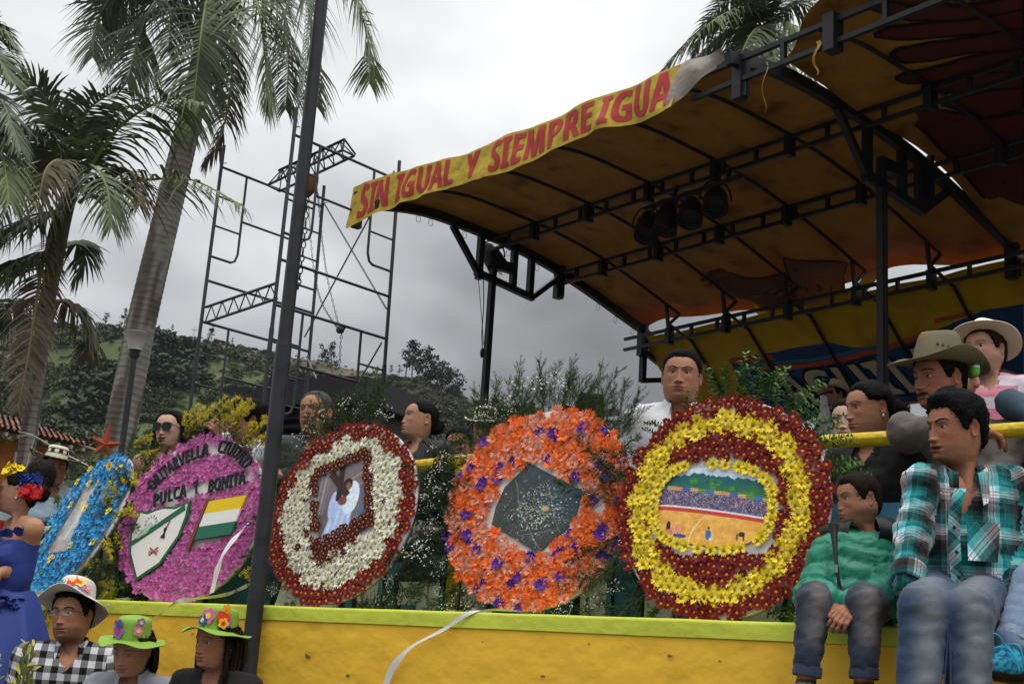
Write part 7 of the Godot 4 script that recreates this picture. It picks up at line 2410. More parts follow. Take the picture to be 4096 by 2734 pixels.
func lid_mesh(lid: float, skin: Color, s: float) -> MB:   # upper and lower lids with lashes; lid: angle of the upper lid's edge above the middle
	var m := MB.new()
	for up in [1.0, -1.0]:
		var rows := []
		var edge := lid if up > 0 else -0.40
		for i in 7:
			var row := []
			for k in 13:
				var az := lerpf(-1.35, 1.35, k / 12.0)
				var shape := cos(az * 0.98)
				var e0 := edge * (0.35 + 0.65 * shape) if edge > 0 or up < 0 else edge * (0.7 + 0.3 * shape)
				var e := lerpf(e0, 1.45 * up, i / 6.0)
				var r := 0.0142 - (0.0008 if i == 0 else 0.0)
				row.append(Vector3(sin(az) * cos(e), sin(e), cos(az) * cos(e)) * r)
			rows.append(row)
		m.col = Color(skin.r * 0.86, skin.g * 0.78, skin.b * 0.78)
		m.grid(rows)
		if up > 0:   # lash line
			m.col = lin(0.010, 0.008, 0.008)
			var line := []
			for k in 13: line.append((rows[0][k] as Vector3) * 1.03)
			m.tube(line, 0.00075, 4)
	return m

# builds the head's parts into the person's node; returns the transform used
func put_head(t: Node3D, at: Vector3, yaw: float, pitch: float, roll: float, p: Dictionary, body: MB) -> Transform3D:
	var h := Head.new()
	for k in ["jaw", "nose", "brow", "cheek", "width", "open", "smile", "lips", "child", "old"]:
		if p.has(k): h.set(k, p[k])
	var sc: float = p.get("size", 1.0)
	var b := Basis(Vector3.UP, deg_to_rad(yaw)) * Basis(Vector3.RIGHT, deg_to_rad(pitch)) * Basis(Vector3.BACK, deg_to_rad(roll))
	var x := Transform3D(b.scaled_local(Vector3.ONE * sc), at - t.position)
	body.add(skin_mesh(h, p), x)
	var skin: Color = p.get("skin", lin(0.36, 0.175, 0.10))
	for s in [-1.0, 1.0]:
		var c := h.front(0.0315 * s, -0.0005)
		c.z -= 0.0078
		var e := eye_mesh(p.get("gaze", Vector2.ZERO))
		body.add(lid_mesh(p.get("lid", 0.42) + 0.04, skin, s), x * Transform3D(Basis.IDENTITY, c))
		obj("eye", e, mat("eye", Color(1, 1, 1), 0.12), t, x * Transform3D(Basis.IDENTITY, c))
	mat("hair", Color(1, 1, 1), 0.72).metallic_specular = 0.18
	if not p.get("bald", false): obj("hair", hair_mesh(h, p), mat("hair"), t, x)
	for s in [-1.0, 1.0]: obj("eyebrow", brow_mesh(h, p, s), mat("hair"), t, x)
	if p.has("moustache"): obj("moustache", moustache_mesh(h, p), mat("hair"), t, x)
	if p.has("glasses"): glasses(t, h, x, p.glasses)
	if p.has("earring"):
		var er := MB.new()
		er.ball(Vector3(0.087 * p.earring, -0.040, -0.016), Vector3(0.006, 0.006, 0.006), 8, 6)
		obj("earring", er, mat("pearl", lin(0.7, 0.68, 0.62), 0.2), t, x)
	return x

func glasses(t: Node3D, h: Head, x: Transform3D, kind: String) -> void:
	var m := MB.new()
	var dark := kind == "sun"
	var rx := 0.0285 if dark else 0.025; var ry := 0.026 if dark else 0.0155
	var z0 := h.front(0.0, 0.004).z + 0.012
	var lens := MB.new()
	for s in [-1.0, 1.0]:
		var ring := []
		for k in 25:
			var a := TAU * k / 24
			var c := Vector2(pow(absf(cos(a)), 0.8) * signf(cos(a)) * rx, pow(absf(sin(a)), 0.8) * signf(sin(a)) * ry)
			ring.append(Vector3(s * 0.033 + c.x, -0.002 + c.y, z0 - 0.012 * absf(s * 0.033 + c.x) / 0.033 * 0.6))
		m.tube(ring, 0.0017 if dark else 0.0011, 5, false)
		var i0 := lens.vert(Vector3(s * 0.033, -0.002, z0 - 0.0072))
		for k in 24: lens.vert(ring[k])
		for k in 24: lens.tri(i0, i0 + 1 + (k + 1) % 24, i0 + 1 + k)
		m.tube([Vector3(s * (0.033 + rx), 0.006, z0 - 0.013), Vector3(s * 0.074, 0.006, z0 - 0.03), Vector3(s * 0.079, 0.004, -0.005), Vector3(s * 0.078, -0.012, -0.03)], 0.0016, 5)
	m.tube([Vector3(-0.0075, 0.004, z0 + 0.001), Vector3(0, 0.008, z0 + 0.003), Vector3(0.0075, 0.004, z0 + 0.001)], 0.0014, 5)
	var g := obj("sunglasses" if dark else "glasses", m, mat("sun_frame", lin(0.02, 0.015, 0.013), 0.3) if dark else mat("wire_frame", lin(0.04, 0.045, 0.055), 0.3), t, x)
	if dark: obj("lenses", lens, mat("dark_lens", lin(0.012, 0.012, 0.016), 0.08), g)
	else:
		var gl := mat("clear_lens", Color(1, 1, 1), 0.03)
		gl.transparency = BaseMaterial3D.TRANSPARENCY_ALPHA
		gl.albedo_color = Color(0.9, 0.95, 0.95, 0.06)
		obj("lenses", lens, gl, g)

# ------------------------------------------------------------------ hats; in head-local axes
func hat_mesh(p: Dictionary) -> MB:
	var m := MB.new()
	var rx: float = p.get("rx", 0.083); var rz: float = p.get("rz", 0.104); var h: float = p.get("h", 0.10)
	var taper: float = p.get("taper", 0.84); var dent: float = p.get("dent", 0.025); var pinch: float = p.get("pinch", 0.0)
	var bw: float = p.get("brim", 0.085)
	var col: Color = p.get("col", lin(0.5, 0.5, 0.5))
	var n := 64
	var rings := []
	var cols := []
	var band: Color = p.get("band", col)
	var bh: float = p.get("band_h", 0.0)
	# crown from the brim up
	for i in 13:
		var t := i / 12.0
		var k := lerpf(1.0, taper, pow(t, 1.3)) * (1.0 if t < 0.8 else 1.0 - 0.10 * pow((t - 0.8) / 0.2, 2))
		var row := []
		for j in n:
			var a := TAU * j / n
			var sx := sin(a) * rx * k; var cz := cos(a) * rz * k
			if pinch > 0.0: sx *= 1.0 - pinch * smoothstep(0.35, 1.0, t) * smoothstep(0.2, 1.0, cos(a))
			row.append(Vector3(sx, h * t + p.get("slope", 0.0) * t * cos(a), cz))
		rings.append(row); cols.append(band if h * t < bh else col)
	for i in 8:
		var r := 1.0 - (i + 1) / 8.0
		var row := []
		for j in n:
			var b: Vector3 = rings[12][j]
			var q := Vector3(b.x * r, b.y, b.z * r)
			q.y += 0.012 * (1.0 - r * r) - dent * exp(-pow(q.x / 0.028, 2)) * smoothstep(1.0, 0.55, r) * (0.6 + 0.4 * smoothstep(-0.08, 0.08, q.z))
			if pinch > 0.0: q.y -= dent * 0.5 * exp(-pow((absf(q.x) - 0.052) / 0.018, 2)) * smoothstep(0.0, 0.07, q.z) * smoothstep(1.05, 0.7, r)
			row.append(q)
		rings.append(row); cols.append(col)
	var ring_cols: Array = p.get("ring_cols", [])
	for i in rings.size():
		for j in n:
			m.col = cols[i]
			if p.has("crown_pattern") and i > 2 and i < 12: m.col = lin(0.02, 0.018, 0.016) if (i % 4 == 1) or (i < 9 and (j / 4) % 2 == 0 and i > 5) else col
			m.vert(rings[i][j])
	for i in rings.size() - 1:
		for j in n:
			var j2 := (j + 1) % n
			m.face(i * n + j, i * n + j2, (i + 1) * n + j2, (i + 1) * n + j)
	# brim, both faces
	var curl: float = p.get("curl", 0.0); var front: float = p.get("front", 0.0); var back: float = p.get("back", 0.0); var wavy: float = p.get("wavy", 0.0); var droop: float = p.get("droop", 0.0)
	var first := m.v.size()
	var nr := 10
	for face_ in 2:
		for i in nr + 1:
			var t := i / float(nr) if face_ == 0 else 1.0 - i / float(nr)
			for j in n:
				var a := TAU * j / n
				var sd := sin(a) * sin(a)
				var y := curl * sd * sd * pow(t, 1.7) + (front if cos(a) > 0 else back) * (1.0 - sd) * pow(t, 1.4) - droop * t + wavy * t * t * sin(a * 3.0 + p.get("phase", 0.7)) + wavy * 0.5 * t * sin(a * 5.0 + 1.0)
				var out: float = bw * t * (1.0 - p.get("roll", 0.0) * sd * t)
				m.col = col
				if ring_cols.size(): m.col = ring_cols[clampi(int(t * ring_cols.size()), 0, ring_cols.size() - 1)]
				if p.has("edge") and t > 0.93: m.col = p.edge if (j % 2 == 0) else col
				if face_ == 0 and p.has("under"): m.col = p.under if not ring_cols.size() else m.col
				m.vert(Vector3(sin(a) * (rx + out), y - (0.0018 if face_ == 0 else -0.0018), cos(a) * (rz + out)))
	for i in 2 * nr + 1:
		for j in n:
			var j2 := (j + 1) % n
			m.face(first + i * n + j, first + i * n + j2, first + (i + 1) * n + j2, first + (i + 1) * n + j)
	return m

func foam_flower(hat: Node3D, at: Transform3D, r: float, petal: Color, eye: Color, z: float) -> void:
	var poly := PackedVector2Array()
	for k in 40:
		var a := TAU * k / 40
		poly.append(Vector2(cos(a), sin(a)) * r * (0.72 + 0.28 * absf(cos(a * 2.5))))
	var m := MB.new()
	m.col = petal
	m.prism(poly, 0.003, at * Transform3D(Basis.IDENTITY, Vector3(0, 0, z)))
	var c := PackedVector2Array()
	for k in 16: c.append(Vector2(cos(TAU * k / 16), sin(TAU * k / 16)) * r * 0.36)
	m.col = eye
	m.prism(c, 0.003, at * Transform3D(Basis.IDENTITY, Vector3(0, 0, z + 0.0025)))
	obj("foam_flower", m, mat("foam_sheet", Color(1, 1, 1), 0.75), hat)

# ------------------------------------------------------------------ hands: wrist, direction of the fingers, back of the hand; curl in degrees per joint
func hand_mesh(wrist: Vector3, dir: Vector3, back: Vector3, size: float, curl: float, right: bool, thumb := 0.5) -> MB:
	dir = dir.normalized()
	back = (back - dir * back.dot(dir)).normalized()
	var bend := dir.cross(back).normalized()
	var side := bend * (-1.0 if right else 1.0)   # towards the thumb
	var s := size / 0.18
	var prims := []
	for k in 4:
		var u := (1.5 - k) * 0.0195
		var base := wrist + (dir * (0.088 - 0.004 * absf(k - 1.3)) + side * u) * s
		prims.append([wrist + (dir * 0.012 + side * u * 0.55) * s, base, 0.0145 * s, 0.0115 * s])
		var lens: Array = [[0.042, 0.026, 0.020], [0.047, 0.030, 0.021], [0.044, 0.028, 0.021], [0.034, 0.020, 0.018]][k]
		var d := (dir + side * u * 2.0).normalized()
		var p := base
		for j in 3:
			d = d.rotated(bend, deg_to_rad(-curl * [0.8, 1.1, 0.7][j]))
			var q: Vector3 = p + d * lens[j] * s
			prims.append([p, q, [0.0098, 0.0088, 0.0080][j] * s, [0.0088, 0.0080, 0.0070][j] * s])
			p = q
	var tb := wrist + (dir * 0.022 + side * 0.028 - back * 0.006) * s
	var td := (dir * 0.75 + side * (0.75 - 0.4 * thumb) - back * 0.35 * thumb).normalized()
	var t1 := tb + td * 0.040 * s
	var t2 := t1 + (td + dir * 0.4 - side * 0.25 * thumb).normalized() * 0.032 * s
	var t3 := t2 + (td + dir * 0.6 - side * 0.5 * thumb - back * 0.2).normalized() * 0.024 * s
	prims.append([wrist + (dir * 0.01 + side * 0.012) * s, tb, 0.015 * s, 0.0145 * s]); prims.append([tb, t1, 0.0145 * s, 0.011 * s]); prims.append([t1, t2, 0.011 * s, 0.0098 * s]); prims.append([t2, t3, 0.0098 * s, 0.0078 * s])
	prims.append([wrist - dir * 0.03 * s, wrist + dir * 0.015 * s, 0.0235 * s, 0.0215 * s])
	return field_mesh(prims, 0.0042 * s, 0.007 * s, back, wrist)


# ------------------------------------------------------------------ clothes
func cloth(key: String, col: Color, rough := 0.85, sheen := 0.3) -> StandardMaterial3D:
	var m := mat(key, col, rough, "cloth", 0.07)
	m.uv1_world_triplanar = true
	m.normal_scale = 0.25
	if sheen > 0.0:
		m.rim_enabled = true; m.rim = sheen; m.rim_tint = 0.6
	return m

func woven(key: String, im: Image, tile: float, rough := 0.85) -> StandardMaterial3D:   # a pattern along the mesh's uv, which is in metres
	if mats.has(key): return mats[key]
	var m := StandardMaterial3D.new()
	m.resource_name = key
	m.albedo_texture = ImageTexture.create_from_image(im)
	m.uv1_scale = Vector3(1.0 / tile, 1.0 / tile, 1)
	m.vertex_color_use_as_albedo = true
	m.normal_enabled = true; m.normal_texture = bump_tex("cloth"); m.normal_scale = 0.35
	m.roughness = rough; m.metallic_specular = 0.25
	m.rim_enabled = true; m.rim = 0.25; m.rim_tint = 0.6
	mats[key] = m
	return m

func check_cloth(bands: Array, n: int, lines: Array, weave := 0.5) -> Image:   # bands: [share, colour]; the same in warp and weft
	var im := Image.create(n, n, false, Image.FORMAT_RGB8)
	var strip := []
	for b in bands:
		for k in int(round(b[0] * n)): strip.append(b[1])
	while strip.size() < n: strip.append(bands[-1][1])
	for y in n:
		for x in n:
			var twill := 0.5 + (weave * (0.5 if ((x + y) / 2) % 2 == 0 else -0.5))
			var c: Color = (strip[x] as Color).lerp(strip[y], twill * 0.4 + 0.3)
			for l in lines:
				if absi(x - int(l[0] * n)) < l[2] or absi(y - int(l[0] * n)) < l[2]: c = c.lerp(l[1], 0.75)
			im.set_pixel(x, y, c)
	return im

func collar(t: Node3D, neck: Vector3, fw: Vector3, s: float, m: Material, gap := 34.0, h := 0.040, flap := 0.055, col := Color(1, 1, 1)) -> void:
	var q := MB.new()
	q.col = col
	var b := basis_to(fw)
	var rows := []
	for pr in [[0.066, -0.012], [0.063, h * 0.7], [0.065, h], [0.072, h * 0.75], [0.081, -0.008]]:
		var row := []
		for k in 33:
			var a := deg_to_rad(lerpf(gap, 360.0 - gap, k / 32.0))
			var ends := 1.0 - smoothstep(0.0, 0.16, minf(k, 32 - k) / 32.0)
			var y: float = pr[1] - (0.018 * ends)
			if pr[0] > 0.08: y -= flap * 0.5 * ends
			var r: float = pr[0] + (0.012 * ends if pr[0] > 0.08 else 0.0)
			row.append(neck + b * (Vector3(sin(a) * r * 1.02, y + 0.012 * -cos(a), cos(a) * r * 1.05 + 0.004) * s))
		rows.append(row)
	q.grid(rows)
	for i in q.v.size(): q.uv[i] = Vector2((q.v[i] - neck).dot(b.x), (q.v[i] - neck).y)
	obj("collar", q, m, t)

# shirt front: button strip and buttons down the middle of the chest
func buttons(t: Node3D, top: Vector3, bottom: Vector3, fw: Vector3, n: int, col: Color) -> void:
	var m := MB.new()
	m.col = col
	for i in n:
		var p := top.lerp(bottom, float(i) / maxf(n - 1, 1))
		m.lathe([Vector2(0, 0.003), Vector2(0.0045, 0.003), Vector2(0.0055, 0.0)], 10, Transform3D(basis_to(fw) * Basis(Vector3.RIGHT, PI / 2), p))
	obj("buttons", m, mat("button", Color(1, 1, 1), 0.4), t)

# a person who stands; the parts that nothing in view shows stay simple. p:
# head, yaw, pitch, roll, face (see put_head), body_yaw, floor, size, top (colour or material), sleeve (length 0..2), legs colour, arms {"left": [elbow, wrist], "right": ...}
func person(label: String, p: Dictionary) -> Node3D:
	var s: float = p.get("size", 1.0)
	var at: Vector3 = p.head
	var fl: float = p.get("floor", 1.35)
	var t := thing("person", label, "person", Vector3(at.x, fl, at.z))
	var hp: Dictionary = p.get("face", {}).duplicate()
	hp["size"] = s * p.get("head_size", 1.0) * 0.96
	var body := MB.new()
	var x := put_head(t, at, p.get("yaw", 0.0), p.get("pitch", 0.0), p.get("roll", 0.0), hp, body)
	var by := deg_to_rad(p.get("body_yaw", p.get("yaw", 0.0)))
	var fw := Basis(Vector3.UP, by) * Vector3.BACK
	var lf := Basis(Vector3.UP, by) * Vector3.RIGHT
	var neck: Vector3 = p.get("neck", t.position + x * Vector3(0, -0.138, -0.034)) - t.position
	var w: float = p.get("broad", 1.0)
	var down: Vector3 = p.get("spine", Vector3.DOWN)
	var chest := neck + down * 0.16 * s
	var waist := neck + down * 0.40 * s
	var hip := neck + down * 0.52 * s
	var shl := neck + lf * 0.175 * s * w + down * 0.062 * s; var shr := neck - lf * 0.175 * s * w + down * 0.062 * s
	var top := [[neck + down * 0.02 * s + lf * 0.055 * s, shl, 0.046 * s, 0.056 * s, 1.0, 1], [neck + down * 0.02 * s - lf * 0.055 * s, shr, 0.046 * s, 0.056 * s, 1.0, 1],
		[chest + lf * 0.06 * s + down * -0.02 * s, chest + lf * 0.05 * s + down * 0.14 * s, 0.116 * s * w, 0.112 * s * w, 1.25, 1], [chest - lf * 0.06 * s + down * -0.02 * s, chest - lf * 0.05 * s + down * 0.14 * s, 0.116 * s * w, 0.112 * s * w, 1.25, 1],
		[waist, hip + down * 0.04 * s, p.get("waist", 0.135) * s * w, 0.155 * s * w, 1.22, 1]]
	var under := []
	for q in 4: under.append([top[q][0] + down * 0.006, top[q][1] + down * 0.006, top[q][2] - 0.007, top[q][3] - 0.007, top[q][4]])
	if p.get("bust", 0.0) > 0.0:
		for q in [-1.0, 1.0]: top.append([chest + lf * 0.072 * q * s + fw * 0.075 * s + down * 0.04 * s, chest + lf * 0.07 * q * s + fw * 0.085 * s + down * 0.06 * s, 0.062 * s * p.bust, 0.060 * s * p.bust, 1.0, 1])
	var arms: Dictionary = p.get("arms", {})
	var sleeve: float = p.get("sleeve", 2.0)
	for side in ["left", "right"]:
		var sg := 1.0 if side == "left" else -1.0
		var sh := shl if side == "left" else shr
		var el := sh + lf * sg * 0.055 * s + down * 0.27 * s - fw * 0.03 * s
		var wr := el + down * 0.22 * s + fw * 0.09 * s
		if arms.has(side):
			el = (arms[side][0] as Vector3) - t.position; wr = (arms[side][1] as Vector3) - t.position
		var ease := 1.0 if sleeve > 0.0 else 0.9
		if sleeve > 0.0: top.append([sh, sh.lerp(el, minf(sleeve, 1.0)), 0.058 * s, (0.053 if sleeve < 1.0 else 0.050) * s])
		if sleeve > 1.0: top.append([el, el.lerp(wr, minf(sleeve - 1.0, 1.0)), 0.050 * s, 0.038 * s])
		under.append([sh, el, 0.045 * s, 0.036 * s]); under.append([el, wr, 0.035 * s, 0.025 * s])
		if p.get("hands", true) or arms.has(side):
			var d: Vector3 = arms[side][2] if arms.has(side) and arms[side].size() > 2 else (wr - el).normalized()
			var bk: Vector3 = arms[side][3] if arms.has(side) and arms[side].size() > 3 else lf * sg
			var curl: float = arms[side][4] if arms.has(side) and arms[side].size() > 4 else 28.0
			var hd := hand_mesh(wr, d, bk, 0.175 * s, curl, side == "right")
			hd.col = hp.get("skin", lin(0.36, 0.175, 0.10))
			for i in hd.c.size(): hd.c[i] = hd.col
			body.add(hd)
	var cs := field_mesh(under, 0.016 * s, 0.045 * s, fw, neck)   # the chest that the neckline leaves bare
	for i in cs.c.size(): cs.c[i] = hp.get("skin", lin(0.36, 0.175, 0.10))
	body.add(cs)
	if p.get("chest_skin", false): top.remove_at(0); top.remove_at(0)
	obj("body", body, mat("skin", Color(1, 1, 1), 0.58, "fine", 0.04), t)
	var tm: Material = p.top if p.top is Material else cloth(p.get("top_key", "top_" + str(p.top)), p.top)
	var shirt := field_mesh(top, p.get("cell", 0.0165) * s, 0.045 * s, fw, neck, p.get("wrinkle", 0.006) * s, 8.0 / s, p.get("puff", 0.0))
	var deep: float = p.get("vee", 0.075 if p.get("collar", false) else 0.04) * s
	shirt.cut(func(q: Vector3) -> bool:
		var d := q - neck
		return d.length() < 0.24 * s and d.dot(fw) > 0.0 and d.y > -deep - 0.05 * s and absf(d.dot(lf)) < 0.055 * s * clampf(1.0 + (d.y + 0.05 * s) / deep, 0.0, 1.0) or p.get("chest_skin", false) and d.y > -0.13 * s)
	obj(p.get("top_name", "shirt"), shirt, tm, t)
	if p.get("collar", false): collar(t, neck + down * 0.005, fw, s * p.get("collar_size", 1.0), p.get("collar_mat", tm))
	# legs
	var lcol: Color = p.get("legs", lin(0.03, 0.035, 0.05))
	var knee_y := (hip.y + 0.05) * 0.52
	var legs := []
	var feet := MB.new()
	for sg in [-1.0, 1.0]:
		var hp2: Vector3 = hip + lf * sg * 0.085 * s
		var kn := Vector3(hp2.x, knee_y, hp2.z) + fw * 0.02
		var an := Vector3(hp2.x, 0.09, hp2.z)
		legs.append([hp2, kn, 0.095 * s, 0.066 * s]); legs.append([kn, an, 0.064 * s, 0.052 * s])
		var ft := field_mesh([[an + Vector3(0, -0.045, 0) - fw * 0.04, an + Vector3(0, -0.055, 0) + fw * 0.15 * s, 0.040, 0.034]], 0.02, 0.02, fw, an)
		feet.add(ft)
	legs.append([hip + lf * 0.06 * s, hip - lf * 0.06 * s, 0.125 * s, 0.125 * s, 1.15])
	if p.get("legs_on", true):
		obj("trousers", field_mesh(legs, 0.024, 0.04, fw, hip, 0.005, 8.0), cloth("legs_" + str(lcol), lcol), t)
		obj("shoes", feet, mat("shoe_black", lin(0.02, 0.02, 0.022), 0.5), t)
	t.set_meta("x", 0); t.remove_meta("x")
	p["_x"] = x; p["_neck"] = neck; p["_fw"] = fw; p["_lf"] = lf
	return t

func wear(t: Node3D, called: String, hat: Dictionary, x: Transform3D, at := Vector3(0, 0.062, -0.008), tilt := Vector3.ZERO, rough := 0.8, bump := "fine") -> MeshInstance3D:
	return obj(called, hat_mesh(hat), mat("hat_%s_%s" % [bump, rough], Color(1, 1, 1), rough, bump, 0.05 if bump == "cloth" else 0.03), t, x * Transform3D(Basis.from_euler(tilt), at))

func build_people() -> void:
	var tan1 := lin(0.40, 0.205, 0.125); var tan2 := lin(0.34, 0.160, 0.090); var tan3 := lin(0.29, 0.125, 0.068); var pale := lin(0.50, 0.30, 0.21)
	var black := lin(0.010, 0.009, 0.009)
	var gingham := woven("gingham", check_cloth([[0.5, Color(0.78, 0.78, 0.80)], [0.5, Color(0.07, 0.07, 0.08)]], 128, []), 0.062)
	var p: Dictionary
	var t: Node3D
	var h: MeshInstance3D
	# --- in front of the wall
	p = {"head": Vector3(-1.937, 1.737, -6.25), "yaw": -14.0, "pitch": -3.0, "roll": 4.0, "body_yaw": 8.0, "floor": 0.0, "size": 1.02, "top": gingham, "collar": true, "legs": lin(0.03, 0.035, 0.06), "broad": 1.08, "hands": false, "wrinkle": 0.007,
		"face": {"skin": tan2, "stubble": 0.6, "glasses": "wire", "brow_thick": 1.6, "lid": 0.36, "nose": 1.1, "jaw": 1.03, "open": 0.12, "hair_top": 0.012, "hair_side": 0.009, "hair_front": 0.004, "width": 1.02}}
	t = person("man in a black and white checked shirt, glasses and a floppy white hat", p)
	buttons(t, p._neck + p._fw * 0.125 + Vector3(0, -0.12, 0), p._neck + p._fw * 0.155 + Vector3(0, -0.40, 0), p._fw, 4, lin(0.02, 0.02, 0.02))
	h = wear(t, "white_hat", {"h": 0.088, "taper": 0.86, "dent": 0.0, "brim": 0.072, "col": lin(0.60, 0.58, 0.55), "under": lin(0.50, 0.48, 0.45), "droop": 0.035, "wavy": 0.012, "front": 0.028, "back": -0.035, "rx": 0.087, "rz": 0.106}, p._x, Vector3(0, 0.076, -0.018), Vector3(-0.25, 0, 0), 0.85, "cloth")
	for q in [[0.25, 0.055, 0.030, lin(0.62, 0.05, 0.05), lin(0.75, 0.5, 0.02)], [0.75, 0.035, 0.022, lin(0.30, 0.16, 0.50), lin(0.75, 0.5, 0.02)], [0.62, 0.05, 0.026, lin(0.75, 0.55, 0.05), lin(0.7, 0.1, 0.05)], [1.05, 0.03, 0.02, lin(0.62, 0.16, 0.32), lin(0.75, 0.5, 0.02)], [-0.35, 0.052, 0.026, lin(0.05, 0.22, 0.12), lin(0.05, 0.22, 0.12)]]:
		foam_flower(h, Transform3D(Basis(Vector3.UP, q[0]) * Basis(Vector3.RIGHT, -0.35), Basis(Vector3.UP, q[0]) * Vector3(0, q[1], 0.094)), q[2], q[3], q[4], 0.002 + 0.001 * q[0])
	var lime := {"h": 0.104, "taper": 0.93, "dent": 0.0, "brim": 0.072, "col": lin(0.215, 0.375, 0.055), "droop": 0.020, "wavy": 0.012, "rx": 0.083, "rz": 0.096, "curl": 0.012}
	p = {"head": Vector3(-1.566, 1.599, -5.95), "yaw": -14.0, "pitch": 16.0, "roll": -4.0, "body_yaw": 0.0, "floor": 0.0, "size": 0.93, "top": lin(0.26, 0.27, 0.31), "collar": true, "bust": 0.9, "broad": 0.93, "hands": false, "legs": lin(0.04, 0.05, 0.09),
		"face": {"skin": tan1, "lid": -0.18, "smile": 1.0, "nose": 0.95, "jaw": 0.94, "brow": 0.6, "brow_thick": 0.6, "hair": lin(0.022, 0.014, 0.011), "hair_top": 0.010, "hair_side": 0.010, "no_sideburn": true, "long": 0.30, "locks": 70, "lock_from": 95.0, "lips": 1.1}}
	t = person("smiling woman with lowered eyes under the middle green foam hat", p)
	h = wear(t, "green_foam_hat", lime, p._x, Vector3(0, 0.050, -0.010), Vector3(-0.17, 0, 0.0), 0.75, "fine")
	for q in [[-0.42, 0.055, 0.030, lin(0.62, 0.04, 0.05), lin(0.6, 0.05, 0.05), 0.001], [-0.30, 0.036, 0.030, lin(0.30, 0.13, 0.50), lin(0.65, 0.05, 0.04), 0.006], [-0.26, 0.066, 0.018, lin(0.04, 0.12, 0.42), lin(0.04, 0.12, 0.42), 0.011], [0.72, 0.045, 0.022, lin(0.62, 0.20, 0.36), lin(0.75, 0.62, 0.05), 0.003], [0.80, 0.080, 0.020, lin(0.28, 0.13, 0.44), lin(0.7, 0.55, 0.05), 0.004]]:
		foam_flower(h, Transform3D(Basis(Vector3.UP, q[0]), Basis(Vector3.UP, q[0]) * Vector3(0, q[1] * 1.15, 0.095)), q[2] * 1.2, q[3], q[4], q[5])
	p = {"head": Vector3(-1.172, 1.653, -5.78), "yaw": -36.0, "pitch": 2.0, "roll": -2.0, "body_yaw": -20.0, "floor": 0.0, "size": 0.94, "top": lin(0.014, 0.013, 0.014), "bust": 0.9, "broad": 0.95, "hands": false, "legs": lin(0.02, 0.02, 0.03),
		"face": {"skin": tan2, "lid": 0.22, "nose": 1.0, "jaw": 1.0, "old": 0.6, "brow": 0.7, "brow_thick": 0.6, "smile": 0.3, "hair": lin(0.014, 0.011, 0.010), "hair_top": 0.010, "hair_side": 0.012, "no_sideburn": true, "long": 0.36, "locks": 110, "lock_from": 72.0, "flare": 0.035}}
	t = person("woman with long loose dark hair under the rightmost green foam hat", p)
	h = wear(t, "green_foam_hat", lime, p._x, Vector3(0, 0.054, -0.008), Vector3(-0.10, 0, -0.03), 0.75, "fine")
	for q in [[0.10, 0.055, 0.028, lin(0.72, 0.58, 0.04), lin(0.72, 0.58, 0.04), 0.001], [0.24, 0.050, 0.032, lin(0.64, 0.16, 0.34), lin(0.74, 0.62, 0.06), 0.006], [-0.02, 0.030, 0.024, lin(0.03, 0.10, 0.40), lin(0.72, 0.65, 0.2), 0.009], [0.98, 0.055, 0.028, lin(0.64, 0.05, 0.03), lin(0.64, 0.05, 0.03), 0.001], [1.06, 0.088, 0.018, lin(0.78, 0.30, 0.02), lin(0.78, 0.30, 0.02), 0.003], [1.02, 0.030, 0.022, lin(0.78, 0.42, 0.02), lin(0.45, 0.05, 0.03), 0.006], [1.22, 0.036, 0.020, lin(0.30, 0.12, 0.45), lin(0.55, 0.05, 0.04), 0.003]]:
		foam_flower(h, Transform3D(Basis(Vector3.UP, q[0]), Basis(Vector3.UP, q[0]) * Vector3(0, q[1] * 1.15, 0.095)), q[2] * 1.2, q[3], q[4], q[5])
	var rm := MB.new()
	# --- the dancer in blue
	var step := MB.new()
	step.box(Vector3(Vector3(-2.468, 2.176, -6.75).x, 0.36, -6.75), Vector3(1.7, 0.72, 0.8), Basis(WD, Vector3.UP, WO))
	tag(obj("step_block", step, mat("concrete")), "grey concrete block that the woman in the blue dress stands on", "step")
	var blue := cloth("dress_blue", lin(0.022, 0.045, 0.22), 0.55, 0.4)
	p = {"head": Vector3(-2.448, 2.336, -6.75), "yaw": -84.0, "pitch": 0.0, "roll": 0.0, "body_yaw": -45.0, "floor": 0.72, "size": 0.95, "top": blue, "top_name": "bodice", "sleeve": 0.0, "bust": 1.0, "broad": 0.95, "waist": 0.115, "legs_on": false, "chest_skin": true, "wrinkle": 0.004,
		"arms": {"left": [Vector3(-2.355, 2.042, -6.75), Vector3(-2.427, 1.912, -6.6)], "right": [Vector3(-2.606, 2.08, -6.75), Vector3(-2.546, 1.921, -6.6)]},
		"face": {"skin": tan1, "lid": 0.25, "jaw": 0.93, "brow": 0.6, "brow_thick": 0.9, "hair_top": 0.010, "hair_side": 0.010, "no_sideburn": true, "bun": Vector3(0, 0.0, -0.125), "bun_r": 0.05, "lips": 1.2, "lip": lin(0.30, 0.06, 0.06), "earring": 1.0, "mess": 0.15, "lift": 0.05}}
	t = person("woman in a royal blue dress with yellow, blue and red flowers in her hair", p)
	var sk := MB.new()
	var n0: Vector3 = p._neck
	var rows := []
	for i in 22:
		var f := i / 21.0
		var row := []
		for k in 60:
			var a := TAU * k / 60
			var r := lerpf(0.125, 0.36, pow(f, 0.8)) + 0.028 * f * sin(a * 9.0 + f * 2.0) + 0.012 * f * sin(a * 17.0)
			row.append(Vector3(n0.x + cos(a) * r, n0.y - 0.36 - 0.62 * f, n0.z + sin(a) * r * 0.8))
		rows.append(row)
	sk.grid(rows, true)
	obj("skirt", sk, blue, t)
	var ruff := MB.new()
